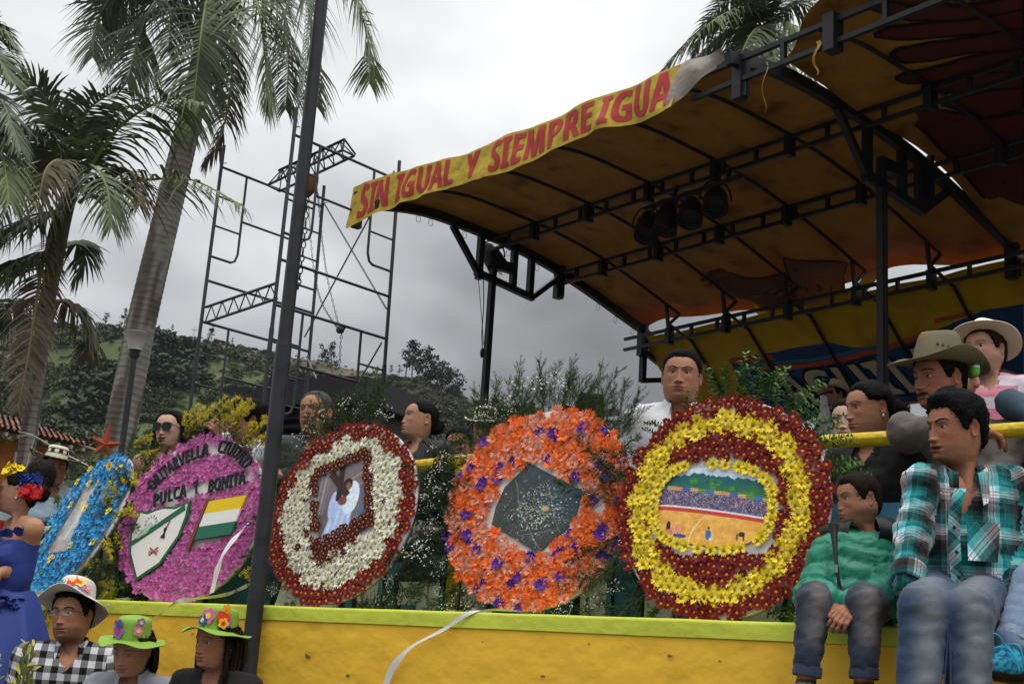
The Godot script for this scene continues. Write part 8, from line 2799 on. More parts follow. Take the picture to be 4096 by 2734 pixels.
	for i in 70:   # the petal ruffle round the neckline and on the hip
		var a := TAU * rng.randf()
		var c: Vector3 = n0 + p._lf * cos(a) * 0.155 + p._fw * (sin(a) * 0.11 + 0.02) + Vector3(0, -0.075 - 0.03 * absf(sin(a)), 0)
		if i > 54: c = n0 + p._lf * 0.13 + p._fw * rnd(-0.05, 0.12) + Vector3(0, -0.42 + rnd(-0.03, 0.03), 0)
		ruff.col = [lin(0.025, 0.05, 0.26), lin(0.03, 0.07, 0.34), lin(0.02, 0.03, 0.16), lin(0.6, 0.6, 0.62)][0 if i % 5 == 0 else 3 if i % 13 == 0 else 1 if i % 2 else 2]
		petal_puff(ruff, c, (c - n0 + Vector3(0, 0.03, 0)).normalized(), rnd(0.022, 0.036))
	obj("petal_ruffle", ruff, mat("crepe", Color(1, 1, 1), 0.7), t).set_meta("kind", "stuff")
	for q in [[Vector3(0.015, 0.105, 0.03), lin(0.80, 0.58, 0.01), 0.082, "yellow_hair_flower"], [Vector3(0.04, 0.055, -0.055), lin(0.02, 0.045, 0.25), 0.085, "blue_hair_flower"], [Vector3(0.058, -0.005, -0.085), lin(0.50, 0.02, 0.02), 0.08, "red_hair_flower"]]:
		var fl := MB.new()
		for i in 34:
			fl.col = q[1] * rnd(0.75, 1.15)
			var d := Vector3(rng.randfn() * 0.8 + 0.5, rng.randfn() * 0.7 + 0.35, rng.randfn()).normalized()
			petal_puff(fl, q[0] + d * (q[2] as float) * rnd(0.15, 0.6) * Vector3(1, 0.7, 1.25), d, (q[2] as float) * 0.55)
		obj(q[3], fl, mat("crepe"), t, p._x)
	# --- behind the rail, from the left
	p = {"head": Vector3(-2.625, 2.314, -6.7), "yaw": 60.0, "body_yaw": 40.0, "floor": 0.72, "size": 0.95, "top": lin(0.40, 0.03, 0.03), "hands": false, "face": {"skin": tan2, "hair": black, "no_sideburn": true, "long": 0.25}}
	t = person("person in red cut by the left edge, beside the blue dress", p)
	p = {"head": Vector3(-3.108, 2.788, -9.2), "yaw": 25.0, "pitch": 4.0, "floor": 1.35, "size": 1.0, "top": lin(0.30, 0.34, 0.36), "hands": false, "face": {"skin": tan3, "hair": black, "lid": 0.2}}
	t = person("man in shade under a broad woven hat with dark striped brim", p)
	wear(t, "woven_hat", {"h": 0.095, "taper": 0.86, "dent": 0.012, "brim": 0.115, "col": lin(0.62, 0.57, 0.44), "crown_pattern": true, "curl": 0.045, "front": -0.01, "edge": lin(0.02, 0.018, 0.015), "ring_cols": [lin(0.02, 0.018, 0.015), lin(0.45, 0.36, 0.24), lin(0.02, 0.018, 0.015), lin(0.30, 0.17, 0.10), lin(0.03, 0.02, 0.02), lin(0.42, 0.30, 0.2), lin(0.02, 0.018, 0.015), lin(0.02, 0.018, 0.015)]}, p._x, Vector3(0, 0.058, -0.006), Vector3(-0.05, 0, -0.1), 0.85, "cloth")
	p = {"head": Vector3(-2.853, 2.583, -8.2), "yaw": -150.0, "floor": 1.35, "size": 0.95, "top": lin(0.22, 0.30, 0.36), "hands": false, "face": {"skin": tan1, "hair": lin(0.016, 0.013, 0.012), "no_sideburn": true, "hair_top": 0.02, "hair_side": 0.018, "bun": Vector3(0, -0.055, -0.11), "bun_r": 0.05, "mess": 0.2}}
	t = person("woman seen from behind with dark hair tied in a low bun", p)
	p = {"head": Vector3(-1.889, 2.811, -7.4), "yaw": -16.0, "pitch": -2.0, "roll": 2.0, "body_yaw": -5.0, "size": 0.95, "top": lin(0.62, 0.30, 0.34), "top_name": "pink_dress", "sleeve": 0.0, "chest_skin": true, "bust": 1.0, "broad": 0.92, "floor": 1.35,
		"face": {"skin": pale, "glasses": "sun", "jaw": 0.92, "brow": 0.5, "brow_thick": 0.8, "open": 0.55, "lip": lin(0.24, 0.055, 0.06), "lips": 1.35, "hair": black, "no_sideburn": true, "hair_top": 0.014, "hair_side": 0.012, "hair_front": 0.0, "long": 0.34, "locks": 120, "lock_from": 70.0, "wave": 0.004, "recede": 0.006, "lift": 0.04, "mess": 0.1}}
	t = person("woman in round sunglasses with long straight black hair above the pink wreath", p)
	p = {"head": Vector3(-1.43, 2.855, -7.25), "yaw": -72.0, "pitch": 0.0, "roll": 0.0, "body_yaw": -50.0, "size": 1.0, "floor": 1.35, "top": lin(0.50, 0.52, 0.57), "collar": true,
		"arms": {"left": [Vector3(-1.489, 2.553, -7.15), Vector3(-1.512, 2.733, -7.1), Vector3(-0.6, 0.7, 0.2), Vector3(0.3, 0.2, 1), 50.0], "right": [Vector3(-1.66, 2.593, -7.5), Vector3(-1.59, 2.777, -7.35), Vector3(0.2, 0.8, 0.2), Vector3(-1, 0, 0), 50.0]},
		"face": {"skin": tan3, "glasses": "wire", "brow_thick": 1.3, "hair": black, "hair_top": 0.030, "hair_side": 0.010, "hair_front": 0.018, "comb": Vector3(0, 0.1, 0.8), "lump": 0.008, "strand": 0.04, "recede": -0.004}}
	t = person("young man with thick black hair and glasses behind a camera", p)
	var cam_at: Vector3 = Vector3(-1.57, 2.782, -7.15)
	var cm := thing("camera_body", "black camera with a short lens held up above the pink wreath", "camera", cam_at)
	var cb := Basis(Vector3.UP, deg_to_rad(-70))
	var c1 := MB.new(); c1.box(Vector3.ZERO, Vector3(0.13, 0.085, 0.06), cb); c1.box(cb * Vector3(0, 0.05, 0), Vector3(0.05, 0.03, 0.05), cb)
	obj("casing", c1, mat("camera_black", lin(0.012, 0.012, 0.014), 0.45), cm)
	var c2 := MB.new(); c2.lathe([Vector2(0.03, 0.03), Vector2(0.036, 0.05), Vector2(0.034, 0.10), Vector2(0.040, 0.11), Vector2(0.040, 0.15), Vector2(0.033, 0.15), Vector2(0.0, 0.13)], 20, Transform3D(cb * Basis(Vector3.RIGHT, PI / 2), Vector3.ZERO))
	obj("lens", c2, mat("camera_black"), cm)
	p = {"head": Vector3(-1.02, 2.878, -6.95), "yaw": -22.0, "pitch": -4.0, "roll": 3.0, "body_yaw": -5.0, "size": 1.0, "floor": 1.35, "top": lin(0.045, 0.05, 0.06), "collar": true,
		"arms": {"right": [Vector3(-1.168, 2.402, -7), Vector3(-1.115, 2.515, -6.8), Vector3(-1, 0.25, 0.2), Vector3(0, 0.9, 0.5), 30.0], "left": [Vector3(-0.778, 2.404, -7), Vector3(-0.84, 2.456, -6.9)]},
		"face": {"skin": tan2, "old": 0.9, "lid": 0.12, "frown": 0.5, "brow_thick": 1.3, "nose": 1.1, "hair": lin(0.075, 0.072, 0.07), "hair_top": 0.012, "hair_side": 0.006, "strand": 0.02, "recede": 0.012}}
	t = person("older man with short grey hair, half hidden by the fern over the white wreath", p)
	p = {"head": Vector3(-0.447, 2.831, -6.7), "yaw": -66.0, "pitch": -10.0, "roll": 0.0, "body_yaw": -40.0, "size": 0.92, "floor": 1.35, "top": lin(0.03, 0.03, 0.035), "hands": false, "head_size": 0.98,
		"face": {"skin": tan1, "lid": 0.30, "jaw": 0.95, "brow": 0.4, "brow_thick": 0.7, "hair": black, "no_sideburn": true, "hair_top": 0.008, "hair_side": 0.008, "bun": Vector3(0, -0.015, -0.115), "bun_r": 0.045, "lift": 0.02, "mess": 0.06, "comb": Vector3(0, -0.2, -1), "lump": 0.001, "lips": 1.2, "child": true}}
	t = person("girl with smooth black hair tied back, looking up over the white wreath", p)
	p = {"head": Vector3(-0.244, 2.742, -6.9), "yaw": -10.0, "pitch": 5.0, "size": 0.85, "floor": 1.35, "top": lin(0.10, 0.10, 0.12), "arms": {"right": [Vector3(-0.294, 2.478, -6.8), Vector3(-0.222, 2.596, -6.4), Vector3(-1, 0.1, 0.3), Vector3(0, 1, 0.4), 35.0]}, "face": {"skin": tan2, "hair": black, "child": true}}
	t = person("dark haired child peering over the rail between the white and orange wreaths", p)
	p = {"head": Vector3(-0.141, 3.141, -8.6), "yaw": -12.0, "pitch": 6.0, "size": 1.0, "floor": 1.35, "top": lin(0.15, 0.16, 0.15), "hands": false, "face": {"skin": tan2, "hair": black, "lid": 0.2}}
	t = person("person in a cream hat behind the fern left of the orange wreath", p)
	wear(t, "cream_hat", {"h": 0.10, "taper": 0.84, "dent": 0.012, "brim": 0.06, "col": lin(0.62, 0.58, 0.46), "crown_pattern": false, "curl": 0.03, "front": -0.02, "band": lin(0.05, 0.05, 0.04), "band_h": 0.015}, p._x, Vector3(0, 0.055, -0.006), Vector3(-0.05, 0, 0), 0.85, "cloth")
	p = {"head": Vector3(0.478, 3.053, -7.6), "yaw": 30.0, "pitch": 6.0, "size": 1.0, "floor": 1.35, "top": lin(0.03, 0.03, 0.03), "hands": false, "face": {"skin": tan3, "hair": black}}
	t = person("person in a black felt hat behind the tall fern of the orange wreath", p)
	wear(t, "black_hat", {"h": 0.11, "taper": 0.82, "dent": 0.02, "brim": 0.09, "col": lin(0.012, 0.011, 0.011), "curl": 0.03, "front": -0.02, "back": -0.01}, p._x, Vector3(0, 0.055, -0.006), Vector3(0.05, 0, 0.1), 0.9)
	p = {"head": Vector3(0.743, 2.896, -5.62), "yaw": -13.0, "pitch": -2.0, "roll": -2.0, "body_yaw": -6.0, "size": 0.99, "floor": 1.35, "top": lin(0.62, 0.62, 0.65), "collar": true, "hands": false, "broad": 1.05,
		"face": {"skin": tan2, "width": 1.04, "jaw": 1.06, "nose": 1.12, "lips": 1.2, "frown": 0.4, "lid": 0.22, "hair": black, "hair_top": 0.014, "hair_side": 0.002, "hair_front": 0.006, "comb": Vector3(0, 0.9, 0.5), "lift": 0.55, "strand": 0.018, "mess": 0.3, "strands": 700, "brow_thick": 1.1}}
	t = person("round faced man in a white shirt with short spiky hair above the largest wreath", p)
	# the singer on the stage
	p = {"head": Vector3(3.52, 4.74, -14), "yaw": -75.0, "pitch": -4.0, "body_yaw": -60.0, "size": 1.0, "floor": 3.1, "top": lin(0.60, 0.61, 0.66), "collar": true, "cell": 0.02,
		"arms": {"left": [Vector3(3.35, 4.42, -13.75), Vector3(3.33, 4.64, -13.75), Vector3(-0.2, 0.9, -0.1), Vector3(0.1, 0.2, 1), 70.0], "right": [Vector3(3.37, 4.36, -14.1), Vector3(3.35, 4.13, -14)]},
		"face": {"skin": tan2, "hair": black, "hair_side": 0.014}}
	t = person("singer on the stage in a white shirt and straw hat holding a microphone", p)
	wear(t, "straw_hat", {"h": 0.105, "taper": 0.84, "dent": 0.03, "pinch": 0.25, "brim": 0.075, "col": lin(0.52, 0.42, 0.28), "band": lin(0.02, 0.02, 0.02), "band_h": 0.028, "curl": 0.02, "front": -0.02, "back": -0.03}, p._x, Vector3(0, 0.062, -0.006), Vector3(-0.15, 0, 0), 0.85, "cloth")
	var mic := MB.new()
	mic.tube([Vector3(3.39, 4.7, -13.7), Vector3(3.28, 4.66, -13.7)], [0.012, 0.009], 8)
	mic.ball(Vector3(3.4, 4.7, -13.7), Vector3(0.024, 0.024, 0.024), 10, 8)
	mic.tube(curve([Vector3(3.28, 4.66, -13.7), Vector3(3.24, 4.54, -13.7), Vector3(3.28, 4.23, -13.8), Vector3(3.35, 3.85, -14)], 16), 0.004, 4)
	tag(obj("microphone", mic, mat("camera_black")), "black microphone with a trailing cable held to the singer's mouth", "microphone")
	# --- right side, behind the rail
	p = {"head": Vector3(1.67, 2.901, -6.4), "yaw": -30.0, "pitch": 0.0, "size": 0.98, "floor": 1.35, "top": lin(0.30, 0.31, 0.34), "hands": false, "face": {"skin": pale, "hair": lin(0.016, 0.012, 0.01), "hair_side": 0.006, "frown": 0.5}}
	t = person("man mostly hidden behind the dark haired woman, his forehead showing", p)
	p = {"head": Vector3(1.508, 2.769, -5.45), "yaw": -73.0, "pitch": 4.0, "roll": 0.0, "body_yaw": -55.0, "size": 1.02, "floor": 1.35, "top": lin(0.012, 0.012, 0.014), "top_name": "dark_jacket", "broad": 1.08, "hands": false, "bust": 0.9, "wrinkle": 0.008, "collar": true, "collar_size": 1.1,
		"face": {"skin": tan2, "lid": 0.24, "old": 0.5, "jaw": 1.0, "nose": 1.08, "brow": 0.7, "brow_thick": 0.7, "hair": lin(0.010, 0.009, 0.010), "no_sideburn": true, "hair_top": 0.014, "hair_side": 0.014, "bun": Vector3(0, -0.01, -0.135), "bun_r": 0.062, "comb": Vector3(0, 0.0, -1), "lift": 0.06, "mess": 0.12, "earring": 1.0, "strand": 0.04}}
	t = person("woman in a dark jacket with pulled back black hair, seen in profile behind the rail", p)
	p = {"head": Vector3(1.704, 2.847, -5.15), "yaw": -66.0, "pitch": 4.0, "roll": 0.0, "body_yaw": -40.0, "size": 1.07, "floor": 1.35, "top": lin(0.105, 0.095, 0.085), "top_name": "grey_brown_jacket", "broad": 1.1, "wrinkle": 0.010, "collar": true, "collar_size": 1.12, "neck": Vector3(1.828, 2.684, -5.25),
		"arms": {"right": [Vector3(1.481, 2.577, -4.88), Vector3(1.669, 2.566, -4.75), Vector3(1, 0, 0), Vector3(0, 1, 0.3), 30.0], "left": [Vector3(1.933, 2.474, -5.1), Vector3(1.786, 2.409, -5)]},
		"face": {"skin": lin(0.34, 0.135, 0.08), "lid": 0.18, "moustache": 1.0, "stubble": 0.3, "nose": 1.2, "old": 0.8, "jaw": 1.02, "brow_thick": 1.4, "frown": 0.4, "open": 0.2, "hair": black, "hair_side": 0.012}}
	t = person("moustached man in an olive felt hat leaning his arm on the yellow rail", p)
	h = wear(t, "felt_hat", {"h": 0.125, "taper": 0.80, "dent": 0.028, "pinch": 0.30, "brim": 0.105, "col": lin(0.155, 0.135, 0.085), "band": lin(0.13, 0.112, 0.07), "band_h": 0.02, "curl": 0.050, "front": -0.022, "back": -0.016, "roll": 0.30, "rx": 0.087, "rz": 0.106, "slope": -0.006}, p._x, Vector3(0, 0.056, -0.01), Vector3(-0.06, 0, 0.0), 0.9)
	var ey := MB.new()
	for k in 3:
		var a := 0.9 + 0.22 * k
		ey.tube([Vector3(sin(a) * 0.079, 0.062 - 0.004 * k, cos(a) * 0.097), Vector3(sin(a) * 0.084, 0.062 - 0.004 * k, cos(a) * 0.103)], 0.005, 8)
	obj("eyelets", ey, mat("chain_iron"), h)
	p = {"head": Vector3(2.039, 3.085, -5.55), "yaw": -52.0, "pitch": 0.0, "roll": 4.0, "body_yaw": -25.0, "size": 0.81, "head_size": 1.12, "floor": 1.35, "top": woven("striped_tee", stripes(), 0.10), "sleeve": 0.75, "broad": 1.0,
		"arms": {"right": [Vector3(1.869, 2.696, -5.45), Vector3(1.922, 2.905, -5.35), Vector3(-0.2, 0.9, 0.2), Vector3(0.6, 0, 0.8), 60.0], "left": [Vector3(2.146, 2.761, -5.5), Vector3(2.05, 2.662, -5.4)]},
		"face": {"skin": lin(0.46, 0.245, 0.16), "child": true, "cheek": 1.0, "brow": 0.3, "brow_thick": 0.7, "nose": 0.85, "hair": lin(0.028, 0.016, 0.011), "hair_top": 0.014, "hair_side": 0.016, "jaw": 0.92, "strand": 0.035}}
	t = person("boy in a cream straw hat and pink striped shirt above the olive felt hat", p)
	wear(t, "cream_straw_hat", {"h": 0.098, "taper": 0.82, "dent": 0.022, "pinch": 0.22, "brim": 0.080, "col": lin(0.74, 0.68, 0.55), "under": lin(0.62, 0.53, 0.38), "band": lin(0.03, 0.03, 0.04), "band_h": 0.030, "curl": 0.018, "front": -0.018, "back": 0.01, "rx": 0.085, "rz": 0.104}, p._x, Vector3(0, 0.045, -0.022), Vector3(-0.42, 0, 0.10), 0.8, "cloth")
	var toy := MB.new()
	toy.col = lin(0.12, 0.40, 0.04)
	toy.ball(Vector3(1.837, 2.876, -5.1), Vector3(0.018, 0.026, 0.018), 12, 8); toy.col = lin(0.7, 0.7, 0.7); toy.ball(Vector3(1.839, 2.891, -5.1), Vector3(0.0165, 0.010, 0.0165), 12, 6); toy.col = lin(0.03, 0.25, 0.12); toy.ball(Vector3(1.841, 2.9, -5.1), Vector3(0.015, 0.008, 0.015), 12, 6)
	tag(obj("toy", toy, mat("plastic", Color(1, 1, 1), 0.3)), "small green and white toy the straw hatted boy holds to his mouth", "toy")
	p = {"head": Vector3(2.23, 2.972, -5.9), "yaw": -120.0, "size": 0.95, "floor": 1.35, "top": lin(0.05, 0.05, 0.05), "hands": false, "face": {"skin": tan2, "hair": lin(0.014, 0.011, 0.010)}}
	t = person("dark haired person hidden behind the olive felt hat's brim", p)
	p = {"head": Vector3(2.257, 2.963, -5.2), "yaw": -90.0, "body_yaw": -70.0, "size": 1.0, "floor": 1.35, "top": lin(0.045, 0.075, 0.105), "top_name": "grey_blue_shirt", "broad": 1.15, "arms": {"right": [Vector3(1.971, 2.753, -5.1), Vector3(2.035, 2.678, -5)]}, "face": {"skin": tan2}}
	t = person("person in a slate blue shirt cut by the right edge above the rail", p)
	p = {"head": Vector3(2.271, 2.769, -5.4), "yaw": -60.0, "size": 0.7, "floor": 1.35, "top": woven("blue_red", check_cloth([[0.5, Color(0.12, 0.35, 0.62)], [0.5, Color(0.62, 0.05, 0.07)]], 64, []), 0.3), "hands": false, "broad": 1.3, "face": {"skin": tan2, "child": true}}
	t = person("child in a blue and red top cut by the right edge below the rail", p)
	seated_boy(lin(0.33, 0.145, 0.083))
	seated_man(lin(0.33, 0.140, 0.075))
	edge_child()

func petal_puff(m: MB, at: Vector3, dir: Vector3, r: float) -> void:   # one crumpled crepe petal
	var b := basis_to(dir) * Basis(Vector3.BACK, rnd(0, TAU))
	var rows := []
	for i in 4:
		var row := []
		for k in 7:
			var u := k / 6.0 - 0.5
			var f := i / 3.0
			row.append(at + b * Vector3(u * r * 1.6 * sin(0.5 + f * 1.9), f * r * 1.1 - 0.3 * r, r * (0.35 * f * f + 0.18 * sin(k * 2.3 + f * 4.0) * f)))
		rows.append(row)
	m.grid(rows)

func stripes() -> Image:
	var im := Image.create(64, 128, false, Image.FORMAT_RGB8)
	var n := FastNoiseLite.new(); n.seed = 5; n.frequency = 0.2
	for y in 128:
		for x in 64:
			var k := n.get_noise_2d(x * 2.0, y * 2.0)
			im.set_pixel(x, y, (Color(0.80, 0.80, 0.84) if y < 64 else Color(0.80, 0.47, 0.54)).lerp(Color(0.85, 0.7, 0.75), clampf(0.2 + k * 0.5, 0, 1)))
	return im

func denim(key: String, col: Color) -> StandardMaterial3D:
	return cloth(key, col, 0.9, 0.2)

# worn denim: pale along the tops of the thighs and the shins, where the cloth has been rubbed
func wear_denim(m: MB, lines: Array, pale: Color, deep: Color, r: float) -> void:
	for i in m.v.size():
		var p := m.v[i]
		var w := 0.0
		for l in lines:
			var a: Vector3 = l[0]; var b: Vector3 = l[1]
			var h := clampf((p - a).dot(b - a) / (b - a).length_squared(), 0, 1)
			var d := (p - a - (b - a) * h).length()
			w = maxf(w, l[2] * exp(-pow(d / (r * l[3]), 2)))
		var k := 0.92 + 0.16 * fold_noise.get_noise_3dv(p * 70.0)
		var c := deep.lerp(pale, clampf(w + 0.05 * soft_noise.get_noise_3dv(p * 12.0), 0, 1))
		m.c[i] = Color(c.r * k, c.g * k, c.b * k)

func seated_boy(skin: Color) -> void:
	var at: Vector3 = Vector3(1.241, 2.267, -4.62)
	var t := thing("person", "small boy in a green quilted jacket and jeans sitting on the wall", "person", Vector3(at.x, WTOP, at.z))
	var o := t.position
	var body := MB.new()
	var s := 0.765
	var x := put_head(t, at, -76, 4, 0, {"size": s, "skin": skin, "child": true, "cheek": 1.6, "brow": 0.5, "brow_thick": 0.8, "frown": 1.0, "nose": 0.85, "lid": 0.30, "jaw": 0.93, "lips": 1.3, "smile": -0.7, "hair": lin(0.016, 0.011, 0.009), "hair_top": 0.010, "hair_side": 0.007, "hair_front": 0.006, "comb": Vector3(0, -0.4, 0.8), "strand": 0.026, "strands": 800, "lift": 0.15, "mess": 0.25, "recede": -0.010}, body)
	var fw := Vector3(-0.32, 0, 0.95)
	var neck := x * Vector3(0, -0.165, -0.03)
	var sl: Vector3 = Vector3(1.338, 2.06, -4.6) - o; var sr: Vector3 = Vector3(1.137, 2.062, -4.62) - o
	var el: Vector3 = Vector3(1.302, 1.93, -4.5) - o; var er: Vector3 = Vector3(1.075, 1.915, -4.55) - o
	var wl: Vector3 = Vector3(1.147, 1.881, -4.3) - o; var wr: Vector3 = Vector3(1.06, 1.9, -4.34) - o
	var c1: Vector3 = Vector3(1.238, 2.048, -4.62) - o; var c2: Vector3 = Vector3(1.227, 1.905, -4.6) - o
	var jk := field_mesh([[sl, sr, 0.058, 0.056], [neck + Vector3(0.02, -0.035, 0), sl, 0.045, 0.055], [neck + Vector3(-0.02, -0.035, 0), sr, 0.045, 0.055], [c1 + Vector3(0.035, 0, 0), c2 + Vector3(0.035, 0.02, 0), 0.112, 0.122, 1.15], [c1 - Vector3(0.035, 0, 0), c2 + Vector3(-0.035, 0.02, 0), 0.108, 0.12, 1.15], [sl, el, 0.060, 0.062], [el, wl, 0.062, 0.052], [sr, er, 0.058, 0.060], [er, wr, 0.060, 0.050]], 0.009, 0.024, fw, neck, 0.005, 12.0, 0.015)
	obj("green_jacket", jk, cloth("quilt_green", lin(0.018, 0.20, 0.125), 0.42, 0.25), t)
	# hood, collar lining, zip, cuffs
	var hood := MB.new()
	var b := basis_to(fw)
	var rows := []
	for i in 9:
		var row := []
		var f := i / 8.0
		for k in 37:
			var a := deg_to_rad(lerpf(28, 332, k / 36.0))
			var back := 0.5 - 0.5 * cos(a)
			var r := (0.060 + 0.050 * sin(f * PI) * (0.5 + back) + 0.012 * sin(a * 7.0) * f) * (1.0 + 0.25 * back)
			var y := lerpf(0.035, -0.045, f) + 0.018 * back * (1.0 - f) - 0.03 * (1.0 - back) * f
			row.append(neck + b * Vector3(sin(a) * r * 1.22, y + 0.022, cos(a) * r * 1.15 - 0.022 * back))
		rows.append(row)
	hood.grid(rows)
	obj("black_hood", hood, cloth("quilt_black", lin(0.012, 0.012, 0.014), 0.45, 0.2), t)
	var lap := MB.new()   # the open black lining down the front
	var z0: Vector3 = Vector3(1.152, 2.137, -4.52) - o; var z1: Vector3 = Vector3(1.131, 2.015, -4.47) - o; var z2: Vector3 = Vector3(1.148, 1.893, -4.46) - o
	lap.tube(curve([Vector3(1.134, 2.159, -4.53) - o, z1, z2], 14), [0.018, 0.015, 0.012, 0.010, 0.008, 0.007, 0.006, 0.006, 0.006, 0.006, 0.006, 0.006, 0.006, 0.006], 8)
	obj("zip_facing", lap, mats["quilt_black"], t)
	var zp := MB.new()
	zp.box(Vector3(1.122, 2.007, -4.44) - o, Vector3(0.007, 0.026, 0.004))
	obj("zip_pull", zp, mat("galvanised"), t)
	var sc := MB.new()   # shirt collar under the jacket
	collar(t, neck + Vector3(0, -0.022, 0), Vector3(-0.55, 0, 0.85), 0.86, woven("small_check", check_cloth([[0.5, Color(0.62, 0.64, 0.70)], [0.5, Color(0.25, 0.28, 0.38)]], 32, []), 0.012), 30.0)
	for q in [[wl, el], [wr, er]]:
		var d: Vector3 = (q[0] - q[1]).normalized()
		var m := MB.new()
		m.tube([q[0] - d * 0.01, q[0] + d * 0.030], [0.040, 0.034], 16)
		obj("knit_cuff", m, mat("knit_black", lin(0.014, 0.014, 0.015), 0.9, "cloth", 0.05), t)
	# clasped hands
	for q in [[wl + (wl - el).normalized() * 0.02, Vector3(1.075, 1.85, -4.22) - o, Vector3(0.15, 0.65, 0.75), false], [wr + (wr - er).normalized() * 0.02, Vector3(1.099, 1.844, -4.26) - o, Vector3(-0.3, 0.55, 0.78), true]]:
		var d: Vector3 = (q[1] - q[0]).normalized()
		var hd := hand_mesh(q[0], d + Vector3(0, -0.25, 0), q[2], 0.130, 34.0, q[3], 0.9)
		for i in hd.c.size(): hd.c[i] = skin
		body.add(hd)
	var core := field_mesh([[c1, c2, 0.09, 0.09], [sl, sr, 0.04, 0.04], [neck, c1, 0.04, 0.06], [sl, el, 0.036, 0.03], [el, wl, 0.03, 0.022], [sr, er, 0.036, 0.03], [er, wr, 0.03, 0.022]], 0.014, 0.02, fw, neck)
	for i in core.c.size(): core.c[i] = skin
	body.add(core)
	# legs
	var hl: Vector3 = Vector3(1.304, 1.882, -4.62) - o; var hr: Vector3 = Vector3(1.187, 1.881, -4.66) - o
	var kl: Vector3 = Vector3(1.17, 1.831, -4.27) - o; var kr: Vector3 = Vector3(1.026, 1.831, -4.33) - o
	var al: Vector3 = Vector3(1.161, 1.653, -4.25) - o; var ar: Vector3 = Vector3(0.999, 1.65, -4.32) - o
	hl.y = 0.07; hr.y = 0.07
	kl.y = 0.055; kr.y = 0.055
	var jn := field_mesh([[hl, kl, 0.078, 0.058], [kl, al + Vector3(0, 0.045, 0), 0.058, 0.044], [hr, kr, 0.078, 0.058], [kr, ar + Vector3(0, 0.045, 0), 0.058, 0.044], [hl, hr, 0.085, 0.085]], 0.010, 0.022, Vector3(0, 0, 1), o, 0.005, 13.0)
	wear_denim(jn, [[kl + Vector3(0, 0.03, 0.06), kl.lerp(al, 0.45) + Vector3(0, 0, 0.06), 0.85, 0.75], [kr + Vector3(0, 0.03, 0.06), kr.lerp(ar, 0.45) + Vector3(0, 0, 0.06), 0.85, 0.75]], lin(0.16, 0.15, 0.145), lin(0.022, 0.034, 0.062), 0.05)
	obj("jeans", jn, denim("denim", Color(1, 1, 1)), t)
	for q in [[kl, al], [kr, ar]]:
		var d: Vector3 = (q[1] - q[0]).normalized()
		var hem := MB.new()
		hem.tube([q[1] - d * 0.035, q[1] - d * 0.012, q[1] - d * 0.002], [0.045, 0.0475, 0.046], 18, false)
		hem.col = lin(0.03, 0.045, 0.08)
		for i in hem.c.size(): hem.c[i] = hem.col
		obj("trouser_hem", hem, mats["denim"], t)
		var sock := field_mesh([[q[1] - d * 0.02, q[1] + d * 0.045, 0.031, 0.031], [q[1] + d * 0.045, q[1] + d * 0.06 + Vector3(-0.01, 0, 0.08), 0.032, 0.024]], 0.010, 0.02, Vector3.BACK, o)
		for i in sock.c.size(): sock.c[i] = lin(0.02, 0.02, 0.02) if (sock.v[i] - q[1]).dot(d) < 0.022 and (sock.v[i] - q[1]).dot(d) > 0.008 else lin(0.14, 0.135, 0.135)
		for i in sock.c.size():
			if (sock.v[i] - q[1]).dot(d) < 0.008: sock.c[i] = skin
		obj("sock", sock, mat("knit_grey", Color(1, 1, 1), 0.9, "cloth", 0.04), t)
		var sh := field_mesh([[q[1] + d * 0.072, q[1] + d * 0.082 + Vector3(-0.015, -0.01, 0.11), 0.038, 0.032]], 0.012, 0.02, Vector3.BACK, o)
		for i in sh.c.size(): sh.c[i] = lin(0.035, 0.035, 0.04)
		obj("shoe", sh, mat("shoe_grey", Color(1, 1, 1), 0.6), t)
	obj("body", body, mat("skin"), t)
	# two short rows of dark stitching on the chest
	var em := MB.new()
	em.col = lin(0.008, 0.05, 0.04)
	var e0: Vector3 = Vector3(1.216, 2.067, -4.482) - o
	for i in 22:
		var c := e0 + Vector3(0.006 * (i % 11) * 1.05, -0.017 * (i / 11) - 0.0012 * (i % 11), -0.0009 * (i % 11))
		em.bar(c, c + Vector3(rnd(-0.003, 0.005), rnd(0.003, 0.008), 0.0), 0.0016, 0.002)
	obj("stitching", em, mat("print"), t).set_meta("kind", "stuff")

